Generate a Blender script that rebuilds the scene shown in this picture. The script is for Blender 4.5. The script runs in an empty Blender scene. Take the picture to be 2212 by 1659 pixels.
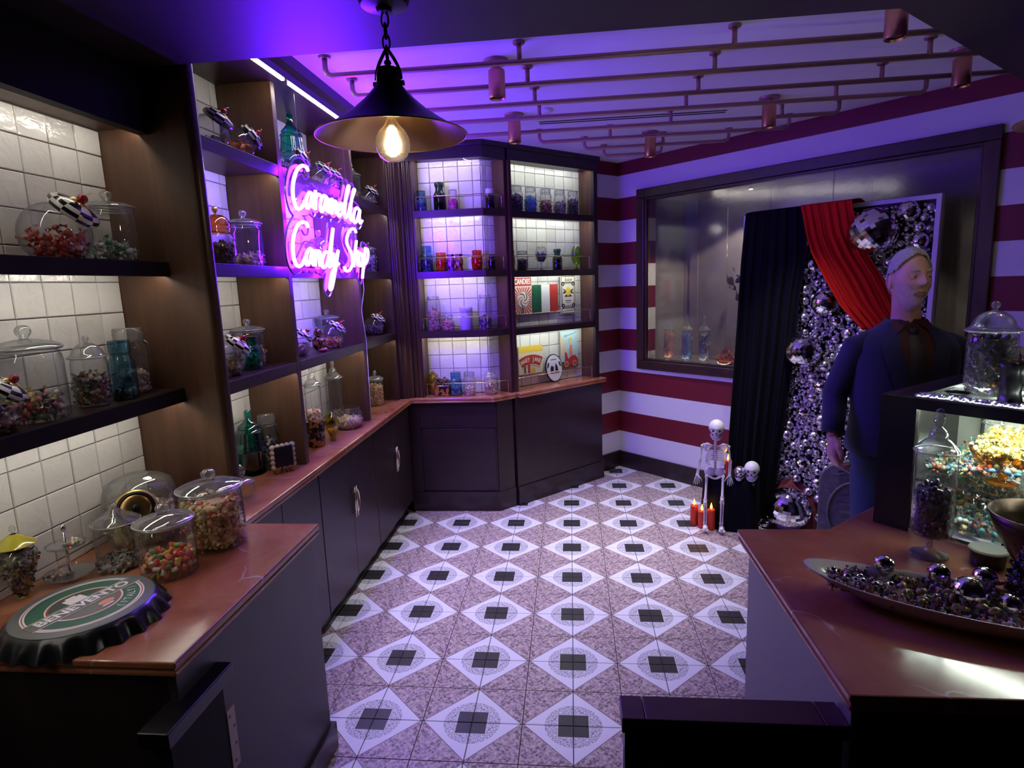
import bpy, math, random
import numpy as np
from mathutils import Vector, Matrix, Euler

random.seed(7)
rng = np.random.default_rng(11)
PI = math.pi
SC = bpy.context.scene
COL = SC.collection
S2 = math.sqrt(2.0)

# ------------------------------------------------------------ camera, world, exposure
cam_data = bpy.data.cameras.new('camera')
cam_data.sensor_fit = 'HORIZONTAL'
cam_data.sensor_width = 36.0
cam_data.lens = 1293.397 / 2212 * 36.0
cam_data.clip_start = 0.05
cam_ob = bpy.data.objects.new('camera', cam_data)
COL.objects.link(cam_ob)
_R = Matrix(((0.99483038, 0.02001896, 0.0995577965),
             (0.09483692, 0.16739845, -0.98131734),
             (-0.03631078, 0.98568605, 0.16463453)))
cam_ob.matrix_world = Matrix.Translation((0.02068, -2.08901, 1.70648)) @ _R.to_4x4()
SC.camera = cam_ob

world = bpy.data.worlds.new('world')
world.use_nodes = True
world.node_tree.nodes['Background'].inputs[0].default_value = (0.30, 0.26, 0.40, 1)
world.node_tree.nodes['Background'].inputs[1].default_value = 0.02
SC.world = world

SC.view_settings.view_transform = 'Standard'
SC.view_settings.look = 'None'
SC.view_settings.exposure = 0.0
SC.view_settings.gamma = 1.0
SC.view_settings.use_curve_mapping = False
try:
    SC.cycles.use_denoising = True
    SC.cycles.max_bounces = 8
    SC.cycles.diffuse_bounces = 3
    SC.cycles.glossy_bounces = 4
    SC.cycles.transmission_bounces = 6
    SC.cycles.transparent_max_bounces = 24
    SC.cycles.sample_clamp_indirect = 4.0
    SC.cycles.caustics_reflective = False
    SC.cycles.caustics_refractive = False
except Exception:
    pass

# light levels in one place
NEON_VIOLET = 230.0
NEON_CORE = 3.0
LED_W = 42.0
SPOT_W = 98.0
CASE_W = 120.0

# copper downlights: the lamps themselves (their housings are built further down)
SPOTS = [(-0.29, 0.79), (-0.29, 1.67), (0.59, 2.32), (1.17, 1.66), (1.85, 1.08), (1.22, 0.40)]
for i, (x, y) in enumerate(SPOTS):
    l = bpy.data.lights.new('spot_lamp', 'SPOT')
    l.energy = SPOT_W * (0.03 if x > 1.5 or (x > 1.0 and y < 1.0) else 1.0)
    l.spot_size = math.radians(66)
    l.spot_blend = 0.9
    l.shadow_soft_size = 0.025
    l.color = (0.90, 0.87, 1.0)
    o = bpy.data.objects.new('spot_lamp', l)
    COL.objects.link(o)
    o.location = (x, y, 2.525)

# ------------------------------------------------------------ material helpers
def new_mat(name):
    m = bpy.data.materials.new(name)
    m.use_nodes = True
    nt = m.node_tree
    for n in list(nt.nodes):
        nt.nodes.remove(n)
    out = nt.nodes.new('ShaderNodeOutputMaterial')
    return m, nt, out

def nd(nt, kind, **kw):
    n = nt.nodes.new(kind)
    for k, v in kw.items():
        if k.startswith('in_'):
            key = k[3:]
            key = int(key) if key.isdigit() else key.replace('_', ' ')
            n.inputs[key].default_value = v
        else:
            setattr(n, k, v)
    return n

def c4(c):
    return (c[0], c[1], c[2], 1.0)

def plain(name, col, rough=0.5, metal=0.0, spec=0.5, coat=0.0, noise=0.0, nscale=8.0, bump=0.0, bscale=40.0, sheen=0.0):
    m, nt, out = new_mat(name)
    p = nd(nt, 'ShaderNodeBsdfPrincipled')
    p.inputs['Base Color'].default_value = c4(col)
    p.inputs['Roughness'].default_value = rough
    p.inputs['Metallic'].default_value = metal
    p.inputs['Specular IOR Level'].default_value = spec
    p.inputs['Coat Weight'].default_value = coat
    p.inputs['Sheen Weight'].default_value = sheen
    if noise or bump:
        tc = nd(nt, 'ShaderNodeTexCoord')
    if noise:
        n = nd(nt, 'ShaderNodeTexNoise', in_Scale=nscale, in_Detail=5.0)
        nt.links.new(tc.outputs['Object'], n.inputs['Vector'])
        mx = nd(nt, 'ShaderNodeMix', data_type='RGBA')
        mx.inputs[6].default_value = c4([c * (1 - noise) for c in col])
        mx.inputs[7].default_value = c4([min(1, c * (1 + noise)) for c in col])
        nt.links.new(n.outputs[0], mx.inputs[0])
        nt.links.new(mx.outputs[2], p.inputs['Base Color'])
    if bump:
        n2 = nd(nt, 'ShaderNodeTexNoise', in_Scale=bscale, in_Detail=4.0)
        nt.links.new(tc.outputs['Object'], n2.inputs['Vector'])
        b = nd(nt, 'ShaderNodeBump', in_Strength=bump, in_Distance=0.01)
        nt.links.new(n2.outputs[0], b.inputs['Height'])
        nt.links.new(b.outputs[0], p.inputs['Normal'])
    nt.links.new(p.outputs[0], out.inputs[0])
    return m

def emit(name, col, strength):
    m, nt, out = new_mat(name)
    e = nd(nt, 'ShaderNodeEmission')
    e.inputs[0].default_value = c4(col)
    e.inputs[1].default_value = strength
    nt.links.new(e.outputs[0], out.inputs[0])
    return m

def thin_glass(name, tint=(0.97, 0.98, 0.98), edge=(0.50, 0.54, 0.56), rough=0.03, base=0.075, power=3.0, painted_haze=0.0):
    """a pane of glass without volume: clear face on, mirror like at grazing angles"""
    m, nt, out = new_mat(name)
    lw = nd(nt, 'ShaderNodeLayerWeight', in_Blend=0.5)
    pw = nd(nt, 'ShaderNodeMath', operation='POWER')
    pw.inputs[1].default_value = power
    nt.links.new(lw.outputs['Facing'], pw.inputs[0])
    ml = nd(nt, 'ShaderNodeMath', operation='MULTIPLY_ADD')
    ml.inputs[1].default_value = 0.8
    ml.inputs[2].default_value = base
    nt.links.new(pw.outputs[0], ml.inputs[0])
    mx = nd(nt, 'ShaderNodeMix', data_type='RGBA')
    mx.inputs[6].default_value = c4(tint)
    mx.inputs[7].default_value = c4(edge)
    nt.links.new(pw.outputs[0], mx.inputs[0])
    tr = nd(nt, 'ShaderNodeBsdfTransparent')
    nt.links.new(mx.outputs[2], tr.inputs[0])
    gl = nd(nt, 'ShaderNodeBsdfGlossy')
    gl.inputs['Roughness'].default_value = rough
    ms = nd(nt, 'ShaderNodeMixShader')
    nt.links.new(ml.outputs[0], ms.inputs[0])
    nt.links.new(tr.outputs[0], ms.inputs[1])
    nt.links.new(gl.outputs[0], ms.inputs[2])
    if painted_haze:
        df = nd(nt, 'ShaderNodeBsdfDiffuse')
        df.inputs[0].default_value = (0.8, 0.82, 0.82, 1)  # white diffuse mixed in paints bright highlights and haze onto the glass
        m2 = nd(nt, 'ShaderNodeMixShader')
        m2.inputs[0].default_value = painted_haze
        nt.links.new(ms.outputs[0], m2.inputs[1])
        nt.links.new(df.outputs[0], m2.inputs[2])
        ms = m2
    nt.links.new(ms.outputs[0], out.inputs[0])
    return m

def wood(name, dark, light, rough=0.35, axis='Z', scale=1.0, coat=0.0, spec=0.5):
    m, nt, out = new_mat(name)
    tc = nd(nt, 'ShaderNodeTexCoord')
    mp = nd(nt, 'ShaderNodeMapping')
    s = {'X': (1.2, 14, 14), 'Y': (14, 1.2, 14), 'Z': (14, 14, 1.2)}[axis]
    mp.inputs['Scale'].default_value = tuple(v * scale for v in s)
    nt.links.new(tc.outputs['Object'], mp.inputs[0])
    n = nd(nt, 'ShaderNodeTexNoise', in_Scale=1.4, in_Detail=7.0, in_Roughness=0.65, in_Distortion=0.6)
    nt.links.new(mp.outputs[0], n.inputs['Vector'])
    r = nd(nt, 'ShaderNodeValToRGB')
    r.color_ramp.elements[0].position = 0.32
    r.color_ramp.elements[0].color = c4(dark)
    r.color_ramp.elements[1].position = 0.72
    r.color_ramp.elements[1].color = c4(light)
    nt.links.new(n.outputs[0], r.inputs[0])
    p = nd(nt, 'ShaderNodeBsdfPrincipled')
    p.inputs['Roughness'].default_value = rough
    p.inputs['Coat Weight'].default_value = coat
    p.inputs['Specular IOR Level'].default_value = spec
    nt.links.new(r.outputs[0], p.inputs['Base Color'])
    b = nd(nt, 'ShaderNodeBump', in_Strength=0.08, in_Distance=0.002)
    nt.links.new(n.outputs[0], b.inputs['Height'])
    nt.links.new(b.outputs[0], p.inputs['Normal'])
    nt.links.new(p.outputs[0], out.inputs[0])
    return m

def attr_mat(name, rough=0.35, spec=0.5, coat=0.0, trans=0.0):
    """candy: every sweet carries its own flat colour in the 'Col' attribute"""
    m, nt, out = new_mat(name)
    a = nd(nt, 'ShaderNodeAttribute', attribute_name='Col')
    p = nd(nt, 'ShaderNodeBsdfPrincipled')
    p.inputs['Roughness'].default_value = rough
    p.inputs['Specular IOR Level'].default_value = spec
    p.inputs['Coat Weight'].default_value = coat
    nt.links.new(a.outputs['Color'], p.inputs['Base Color'])
    nt.links.new(p.outputs[0], out.inputs[0])
    return m

M = {}
M['walnut'] = wood('dark walnut', (0.030, 0.014, 0.008), (0.085, 0.040, 0.022), 0.34)
M['walnut_h'] = wood('dark walnut along y', (0.024, 0.012, 0.009), (0.060, 0.029, 0.020), 0.34, 'Y')
M['walnut_x'] = wood('dark walnut along x', (0.024, 0.012, 0.009), (0.060, 0.029, 0.020), 0.34, 'X')
M['walnut_lit_cap'] = wood('walnut gate cap', (0.045, 0.020, 0.016), (0.085, 0.040, 0.030), 0.4, 'X')  # lighter copy of the walnut: light on the cap put into its colour
M['panel'] = wood('walnut side panel', (0.066, 0.029, 0.016), (0.130, 0.060, 0.033), 0.42)
M['espresso'] = wood('espresso stained cabinet', (0.020, 0.011, 0.011), (0.034, 0.018, 0.017), 0.36)
M['espresso_h'] = wood('espresso stained board', (0.020, 0.010, 0.011), (0.034, 0.017, 0.018), 0.30, 'X')
M['dark_edge'] = plain('near black board edge', (0.010, 0.006, 0.006), 0.6, spec=0.2)
M['soffit'] = wood('lacquered soffit', (0.016, 0.009, 0.009), (0.024, 0.013, 0.013), 0.50, 'X')
M['black'] = plain('black lacquer', (0.008, 0.007, 0.010), 0.3)
M['shadow_black'] = plain('painted shade black', (0.004, 0.004, 0.005), 0.8)  # near-black colour stands in for shade
M['taupe'] = plain('grey taupe paint', (0.175, 0.150, 0.150), 0.45, noise=0.12, nscale=2.5)
M['white_paint'] = plain('white ceiling paint', (0.80, 0.79, 0.80), 0.7)
M['grout'] = plain('grey grout', (0.17, 0.165, 0.16), 0.9)
M['floor_grout'] = plain('dark floor grout', (0.035, 0.030, 0.035), 0.85)
M['copper'] = plain('brushed copper', (0.62, 0.28, 0.18), 0.28, 1.0)
M['copper_paint'] = plain('rose copper tube', (0.40, 0.225, 0.19), 0.42, 0.55)
M['brass'] = plain('aged brass', (0.42, 0.26, 0.10), 0.30, 1.0, noise=0.25, nscale=9)
M['rail_brass'] = plain('polished pale brass wire', (0.78, 0.60, 0.42), 0.25, 1.0)
M['handle'] = plain('champagne handle', (0.80, 0.68, 0.52), 0.25, 1.0)
M['iron'] = plain('blackened iron', (0.012, 0.010, 0.012), 0.36, 0.6)
M['chrome'] = plain('chrome', (0.85, 0.85, 0.87), 0.12, 1.0)
M['steel_wire'] = plain('steel bail wire', (0.45, 0.44, 0.45), 0.3, 1.0)
M['mirror'] = plain('mirror facets', (0.90, 0.89, 0.93), 0.06, 1.0)
M['bauble'] = plain('satin silver bauble', (0.88, 0.86, 0.92), 0.24, 1.0)
M['mirror_dark'] = plain('smoked mirror facets', (0.42, 0.40, 0.46), 0.10, 1.0)
M['glass'] = thin_glass('clear jar glass', painted_haze=0.025)
M['glass_lid'] = thin_glass('thick lid glass', (0.93, 0.95, 0.95), (0.42, 0.46, 0.48), 0.04, 0.11, 2.0, painted_haze=0.10)
M['glass_rim'] = thin_glass('thick glass rim', (0.8, 0.82, 0.82), (0.45, 0.48, 0.5), 0.05, 0.25, 1.5, painted_haze=0.30)
M['yellow_lid'] = plain('yellow glass lid', (0.50, 0.44, 0.05), 0.12, coat=0.4)
M['glass_teal'] = thin_glass('teal glass', (0.10, 0.62, 0.55), (0.02, 0.25, 0.22), 0.05, 0.10, 2.0)
M['glass_blue'] = thin_glass('aqua blue glass', (0.40, 0.66, 0.78), (0.10, 0.28, 0.40), 0.04, 0.08, 2.4)
M['glass_amber'] = thin_glass('amber glass', (0.90, 0.50, 0.14), (0.45, 0.18, 0.03), 0.04, 0.08, 2.4)
M['glass_orange'] = thin_glass('orange glass', (0.88, 0.26, 0.12), (0.40, 0.08, 0.03), 0.04, 0.08, 2.4)
M['glass_green'] = thin_glass('bottle green glass', (0.15, 0.30, 0.20), (0.03, 0.09, 0.05), 0.04, 0.08, 2.4)
M['glass_yellow'] = thin_glass('yellow glass', (0.86, 0.80, 0.16), (0.48, 0.40, 0.04), 0.04, 0.08, 2.4)
M['glass_lime'] = thin_glass('lime glass', (0.50, 0.72, 0.10), (0.20, 0.34, 0.02), 0.04, 0.10, 2.0)
M['glass_violet'] = thin_glass('violet glass', (0.35, 0.22, 0.42), (0.10, 0.05, 0.14), 0.04, 0.08, 2.4)
M['glass_pane'] = thin_glass('seedy window glass', (0.80, 0.79, 0.80), (0.40, 0.40, 0.44), 0.12, 0.10, 2.0, painted_haze=0.02)
M['glass_case'] = thin_glass('display case glass', (0.96, 0.98, 0.97), (0.7, 0.8, 0.77), 0.02, 0.04, 3.0)
M['frost'] = plain('frosted pale glass', (0.62, 0.60, 0.70), 0.35)
M['acrylic_edge'] = plain('acrylic edge', (0.16, 0.15, 0.17), 0.25)
M['acrylic'] = thin_glass('acrylic backing', (0.96, 0.96, 0.98), (0.8, 0.8, 0.85), 0.04, 0.02, 3.0)
M['chk_white'] = plain('white enamel', (0.80, 0.79, 0.76), 0.22, coat=0.4)
M['chk_black'] = plain('black enamel', (0.010, 0.010, 0.014), 0.2, coat=0.4)
M['gold'] = plain('gold leaf', (0.75, 0.55, 0.20), 0.35, 0.8)
M['cherry'] = plain('cherry red enamel', (0.34, 0.012, 0.025), 0.18, coat=0.5)
M['led'] = emit('led strip', (1.0, 0.93, 0.80), LED_W)
M['led_near'] = emit('led strip near', (1.0, 0.93, 0.80), LED_W * 0.72)
M['led_cool'] = emit('led strip cool', (0.93, 1.0, 0.90), LED_W)
M['neon_tube'] = emit('violet neon jacket', (0.115, 0.005, 1.0), NEON_VIOLET)
M['neon_core'] = emit('white neon core', (0.95, 0.62, 1.0), NEON_CORE)
M['filament'] = emit('glowing filament', (1.0, 0.76, 0.42), 45.0)
M['flame'] = emit('candle flame', (1.0, 0.42, 0.06), 9.0)
M['candle'] = plain('red candle wax', (0.62, 0.035, 0.012), 0.4)
M['bone'] = plain('bone plastic', (0.72, 0.69, 0.66), 0.5, noise=0.06, nscale=20)
M['silver_skull'] = plain('silvered plastic', (0.75, 0.74, 0.78), 0.18, 0.9)
M['black_cloth'] = plain('black cloth', (0.004, 0.004, 0.006), 0.95, spec=0.15)
M['red_cloth'] = plain('red satin cloth', (0.52, 0.014, 0.008), 0.75, spec=0.12)
M['wine_cloth'] = plain('wine red velvet', (0.13, 0.004, 0.010), 0.75, sheen=0.3)
M['stone'] = plain('grey tombstone foam', (0.11, 0.10, 0.12), 0.85, noise=0.5, nscale=25, bump=0.5, bscale=60)
M['paper'] = plain('cream paper', (0.78, 0.74, 0.60), 0.55)
M['red_print'] = plain('red print', (0.48, 0.04, 0.03), 0.5)
M['coral_print'] = plain('coral print', (0.72, 0.25, 0.18), 0.5)
M['pink_print'] = plain('pale pink print', (0.78, 0.58, 0.55), 0.5)
M['white_print'] = plain('white print', (0.78, 0.77, 0.78), 0.5)
M['green_print'] = plain('green print', (0.012, 0.10, 0.055), 0.4)
M['deep_green'] = plain('dark green print', (0.015, 0.05, 0.035), 0.4)
M['black_print'] = plain('black print', (0.012, 0.012, 0.014), 0.45)
M['yellow_print'] = plain('yellow print', (0.80, 0.56, 0.07), 0.5)
M['sky_print'] = plain('pale blue print', (0.42, 0.62, 0.68), 0.5)
M['sand_print'] = plain('sand print', (0.70, 0.55, 0.36), 0.5)
M['brown_print'] = plain('brown print', (0.16, 0.07, 0.04), 0.5)
M['cap_grey'] = plain('worn grey cap face', (0.115, 0.125, 0.112), 0.45)
M['cap_black'] = plain('black cap skirt', (0.006, 0.006, 0.010), 0.28)
M['ceramic'] = plain('glazed pale ceramic', (0.50, 0.43, 0.40), 0.22, coat=0.3)
M['bronze_bowl'] = plain('dark bronze bowl', (0.060, 0.034, 0.022), 0.3, 0.7)
M['disc_white'] = plain('white lacquer disc', (0.62, 0.60, 0.58), 0.25)
M['plate_beige'] = plain('beige strike plate', (0.50, 0.36, 0.29), 0.4)
M['skin'] = plain('skin', (0.60, 0.33, 0.27), 0.5, noise=0.10, nscale=30)
M['jacket'] = plain('navy wool jacket', (0.012, 0.017, 0.060), 0.8, sheen=0.15, bump=0.15, bscale=400)
M['jeans'] = plain('blue denim', (0.035, 0.065, 0.105), 0.85, bump=0.2, bscale=500)
M['shirt'] = plain('maroon shirt', (0.055, 0.009, 0.013), 0.7)
M['tie'] = plain('dark patterned tie', (0.018, 0.016, 0.020), 0.55, noise=0.9, nscale=60)
M['hair'] = plain('grey hair', (0.42, 0.40, 0.42), 0.6, noise=0.3, nscale=60, bump=0.6, bscale=120)
M['beard'] = plain('short white beard', (0.62, 0.45, 0.41), 0.7, noise=0.25, nscale=90, bump=0.5, bscale=200)
M['eye_white'] = plain('eye white', (0.55, 0.5, 0.5), 0.3)
M['eye_dark'] = plain('eye iris', (0.02, 0.018, 0.02), 0.2)
M['lip'] = plain('lip', (0.40, 0.17, 0.15), 0.45)
M['leather'] = plain('black shoe leather', (0.01, 0.009, 0.009), 0.35)
M['niche_grey'] = plain('smoky grey back wall', (0.23, 0.205, 0.195), 0.45, noise=0.35, nscale=6)
M['leaf'] = plain('dark leaf', (0.03, 0.02, 0.02), 0.6)
M['candy'] = attr_mat('sweets', 0.32)
M['candy_gloss'] = attr_mat('wrapped sweets', 0.16, 0.7, 0.3)
M['vent'] = plain('vent slot', (0.006, 0.006, 0.007), 0.7)
M['dark_lens'] = plain('dark lamp lens', (0.03, 0.02, 0.02), 0.2)
M['smoked_plastic'] = plain('white plastic', (0.7, 0.7, 0.72), 0.4)

def make_tile_white():
    m, nt, out = new_mat('white handmade glazed tile')
    tc = nd(nt, 'ShaderNodeTexCoord')
    oi = nd(nt, 'ShaderNodeObjectInfo')
    ad = nd(nt, 'ShaderNodeVectorMath', operation='MULTIPLY_ADD')
    ad.inputs[1].default_value = (1, 1, 1)
    sc = nd(nt, 'ShaderNodeVectorMath', operation='SCALE')
    sc.inputs['Scale'].default_value = 37.0
    cb = nd(nt, 'ShaderNodeCombineXYZ')
    nt.links.new(oi.outputs['Random'], cb.inputs[0])
    nt.links.new(oi.outputs['Random'], cb.inputs[1])
    nt.links.new(cb.outputs[0], sc.inputs[0])
    nt.links.new(tc.outputs['Object'], ad.inputs[0])
    nt.links.new(sc.outputs[0], ad.inputs[2])
    n = nd(nt, 'ShaderNodeTexNoise', in_Scale=22.0, in_Detail=2.5, in_Distortion=0.9)
    nt.links.new(ad.outputs[0], n.inputs['Vector'])
    b = nd(nt, 'ShaderNodeBump', in_Strength=0.55, in_Distance=0.006)
    nt.links.new(n.outputs[0], b.inputs['Height'])
    r = nd(nt, 'ShaderNodeValToRGB')
    r.color_ramp.elements[0].color = (0.66, 0.645, 0.62, 1)
    r.color_ramp.elements[1].color = (0.80, 0.79, 0.77, 1)
    nt.links.new(oi.outputs['Random'], r.inputs[0])
    p = nd(nt, 'ShaderNodeBsdfPrincipled')
    p.inputs['Roughness'].default_value = 0.13
    p.inputs['Specular IOR Level'].default_value = 0.55
    nt.links.new(r.outputs[0], p.inputs['Base Color'])
    nt.links.new(b.outputs[0], p.inputs['Normal'])
    nt.links.new(p.outputs[0], out.inputs[0])
    return m
M['tile_white'] = make_tile_white()

def make_floor_tile():
    """one printed floor tile; the local +x +y corner carries a quarter of the black square"""
    m, nt, out = new_mat('printed floor tile')
    tc = nd(nt, 'ShaderNodeTexCoord')
    sp = nd(nt, 'ShaderNodeSeparateXYZ')
    nt.links.new(tc.outputs['Object'], sp.inputs[0])
    def math_(op, a, b=None, c=None):
        n = nd(nt, 'ShaderNodeMath', operation=op)
        for i, v in enumerate((a, b, c)):
            if v is None:
                continue
            if isinstance(v, (int, float)):
                n.inputs[i].default_value = v
            else:
                nt.links.new(v, n.inputs[i])
        return n.outputs[0]
    u = math_('SUBTRACT', 0.1, sp.outputs[0])
    v = math_('SUBTRACT', 0.1, sp.outputs[1])
    mxx = math_('MAXIMUM', u, v)
    inblack = math_('LESS_THAN', mxx, 0.059)
    rim = math_('LESS_THAN', mxx, 0.0625)
    l1 = math_('ADD', u, v)
    inwhite = math_('LESS_THAN', l1, 0.193)
    rad = math_('SQRT', math_('ADD', math_('MULTIPLY', u, u), math_('MULTIPLY', v, v)))
    ring = math_('LESS_THAN', rad, 0.112)
    edge = math_('MULTIPLY', math_('GREATER_THAN', l1, 0.193), math_('LESS_THAN', l1, 0.198))
    vo = nd(nt, 'ShaderNodeTexNoise', in_Scale=85.0, in_Detail=3.0, in_Roughness=0.6)
    nt.links.new(tc.outputs['Object'], vo.inputs['Vector'])
    v2 = nd(nt, 'ShaderNodeTexVoronoi', in_Scale=95.0, feature='DISTANCE_TO_EDGE')
    nt.links.new(tc.outputs['Object'], v2.inputs['Vector'])
    # pink terrazzo
    rt = nd(nt, 'ShaderNodeValToRGB')
    e = rt.color_ramp.elements
    e[0].position = 0.36; e[0].color = (0.10, 0.075, 0.075, 1)
    e[1].position = 0.66; e[1].color = (0.60, 0.48, 0.45, 1)
    k = rt.color_ramp.elements.new(0.47); k.color = (0.36, 0.27, 0.255, 1)
    nt.links.new(vo.outputs[0], rt.inputs[0])
    # speckled ring on white
    rr = nd(nt, 'ShaderNodeValToRGB')
    rr.color_ramp.elements[0].position = 0.02; rr.color_ramp.elements[0].color = (0.22, 0.21, 0.22, 1)
    rr.color_ramp.elements[1].position = 0.14; rr.color_ramp.elements[1].color = (0.68, 0.67, 0.69, 1)
    nt.links.new(v2.outputs['Distance'], rr.inputs[0])
    def mix(fac, a, b):
        n = nd(nt, 'ShaderNodeMix', data_type='RGBA')
        nt.links.new(fac, n.inputs[0])
        for i, q in ((6, a), (7, b)):
            if isinstance(q, tuple):
                n.inputs[i].default_value = q
            else:
                nt.links.new(q, n.inputs[i])
        return n.outputs[2]
    c = mix(edge, rt.outputs[0], (0.16, 0.13, 0.12, 1))
    c = mix(inwhite, c, (0.74, 0.73, 0.75, 1))
    ringw = math_('MULTIPLY', ring, inwhite)
    c = mix(ringw, c, rr.outputs[0])
    c = mix(rim, c, (0.62, 0.60, 0.58, 1))
    c = mix(inblack, c, (0.030, 0.028, 0.026, 1))
    p = nd(nt, 'ShaderNodeBsdfPrincipled')
    p.inputs['Roughness'].default_value = 0.38
    nt.links.new(c, p.inputs['Base Color'])
    nt.links.new(p.outputs[0], out.inputs[0])
    return m
M['floor_tile'] = make_floor_tile()

def make_marble():
    m, nt, out = new_mat('terracotta red marble')
    tc = nd(nt, 'ShaderNodeTexCoord')
    n = nd(nt, 'ShaderNodeTexNoise', in_Scale=3.0, in_Detail=8.0, in_Roughness=0.6, in_Distortion=0.8)
    nt.links.new(tc.outputs['Object'], n.inputs['Vector'])
    r = nd(nt, 'ShaderNodeValToRGB')
    r.color_ramp.elements[0].position = 0.30; r.color_ramp.elements[0].color = (0.27, 0.075, 0.034, 1)
    r.color_ramp.elements[1].position = 0.75; r.color_ramp.elements[1].color = (0.50, 0.22, 0.115, 1)
    nt.links.new(n.outputs[0], r.inputs[0])
    # warped coordinates for veins
    wv = nd(nt, 'ShaderNodeTexNoise', in_Scale=2.2, in_Detail=4.0)
    nt.links.new(tc.outputs['Object'], wv.inputs['Vector'])
    ad = nd(nt, 'ShaderNodeVectorMath', operation='MULTIPLY_ADD')
    nt.links.new(wv.outputs[1], ad.inputs[0])
    ad.inputs[1].default_value = (0.7, 0.7, 0.7)
    nt.links.new(tc.outputs['Object'], ad.inputs[2])
    v = nd(nt, 'ShaderNodeTexVoronoi', in_Scale=1.5, feature='DISTANCE_TO_EDGE')
    nt.links.new(ad.outputs[0], v.inputs['Vector'])
    vr = nd(nt, 'ShaderNodeValToRGB')
    vr.color_ramp.elements[0].position = 0.0; vr.color_ramp.elements[0].color = (1, 1, 1, 1)
    vr.color_ramp.elements[1].position = 0.009; vr.color_ramp.elements[1].color = (0, 0, 0, 1)
    nt.links.new(v.outputs['Distance'], vr.inputs[0])
    br = nd(nt, 'ShaderNodeTexNoise', in_Scale=7.0, in_Detail=3.0)
    nt.links.new(tc.outputs['Object'], br.inputs['Vector'])
    ml = nd(nt, 'ShaderNodeMath', operation='MULTIPLY')
    nt.links.new(vr.outputs[0], ml.inputs[0])
    pw_ = nd(nt, 'ShaderNodeMapRange', in_1=0.46, in_2=0.68)
    nt.links.new(br.outputs[0], pw_.inputs[0])
    nt.links.new(pw_.outputs[0], ml.inputs[1])
    mx = nd(nt, 'ShaderNodeMix', data_type='RGBA')
    mx.inputs[7].default_value = (0.70, 0.56, 0.52, 1)
    nt.links.new(ml.outputs[0], mx.inputs[0])
    nt.links.new(r.outputs[0], mx.inputs[6])
    p = nd(nt, 'ShaderNodeBsdfPrincipled')
    p.inputs['Roughness'].default_value = 0.16
    p.inputs['Specular IOR Level'].default_value = 0.5
    nt.links.new(mx.outputs[2], p.inputs['Base Color'])
    nt.links.new(p.outputs[0], out.inputs[0])
    return m
M['marble'] = make_marble()

def make_stripes():
    m, nt, out = new_mat('red and white striped wall paint')
    tc = nd(nt, 'ShaderNodeTexCoord')
    sp = nd(nt, 'ShaderNodeSeparateXYZ')
    nt.links.new(tc.outputs['Object'], sp.inputs[0])
    a = nd(nt, 'ShaderNodeMath', operation='SUBTRACT'); a.inputs[1].default_value = 0.147
    nt.links.new(sp.outputs[2], a.inputs[0])
    b = nd(nt, 'ShaderNodeMath', operation='DIVIDE'); b.inputs[1].default_value = 0.376
    nt.links.new(a.outputs[0], b.inputs[0])
    f = nd(nt, 'ShaderNodeMath', operation='FRACT')
    nt.links.new(b.outputs[0], f.inputs[0])
    g = nd(nt, 'ShaderNodeMath', operation='LESS_THAN'); g.inputs[1].default_value = 0.5
    nt.links.new(f.outputs[0], g.inputs[0])
    mx = nd(nt, 'ShaderNodeMix', data_type='RGBA')
    mx.inputs[6].default_value = (0.155, 0.006, 0.013, 1)
    mx.inputs[7].default_value = (0.74, 0.72, 0.74, 1)
    nt.links.new(g.outputs[0], mx.inputs[0])
    p = nd(nt, 'ShaderNodeBsdfPrincipled')
    p.inputs['Roughness'].default_value = 0.55
    nt.links.new(mx.outputs[2], p.inputs['Base Color'])
    nt.links.new(p.outputs[0], out.inputs[0])
    return m
M['stripes'] = make_stripes()

def make_tortoise(name, a, b, scale):
    m, nt, out = new_mat(name)
    tc = nd(nt, 'ShaderNodeTexCoord')
    n = nd(nt, 'ShaderNodeTexNoise', in_Scale=scale, in_Detail=2.0, in_Distortion=0.5)
    nt.links.new(tc.outputs['Object'], n.inputs['Vector'])
    r = nd(nt, 'ShaderNodeValToRGB')
    r.color_ramp.elements[0].position = 0.46; r.color_ramp.elements[0].color = c4(a)
    r.color_ramp.elements[1].position = 0.56; r.color_ramp.elements[1].color = c4(b)
    nt.links.new(n.outputs[0], r.inputs[0])
    p = nd(nt, 'ShaderNodeBsdfPrincipled')
    p.inputs['Roughness'].default_value = 0.12
    p.inputs['Coat Weight'].default_value = 0.5
    nt.links.new(r.outputs[0], p.inputs['Base Color'])
    nt.links.new(p.outputs[0], out.inputs[0])
    return m
M['tortoise'] = make_tortoise('tortoiseshell glass', (0.012, 0.008, 0.010), (0.42, 0.17, 0.04), 38)
M['violet_tortoise'] = make_tortoise('violet marbled glass', (0.02, 0.008, 0.05), (0.35, 0.06, 0.45), 40)

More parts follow.
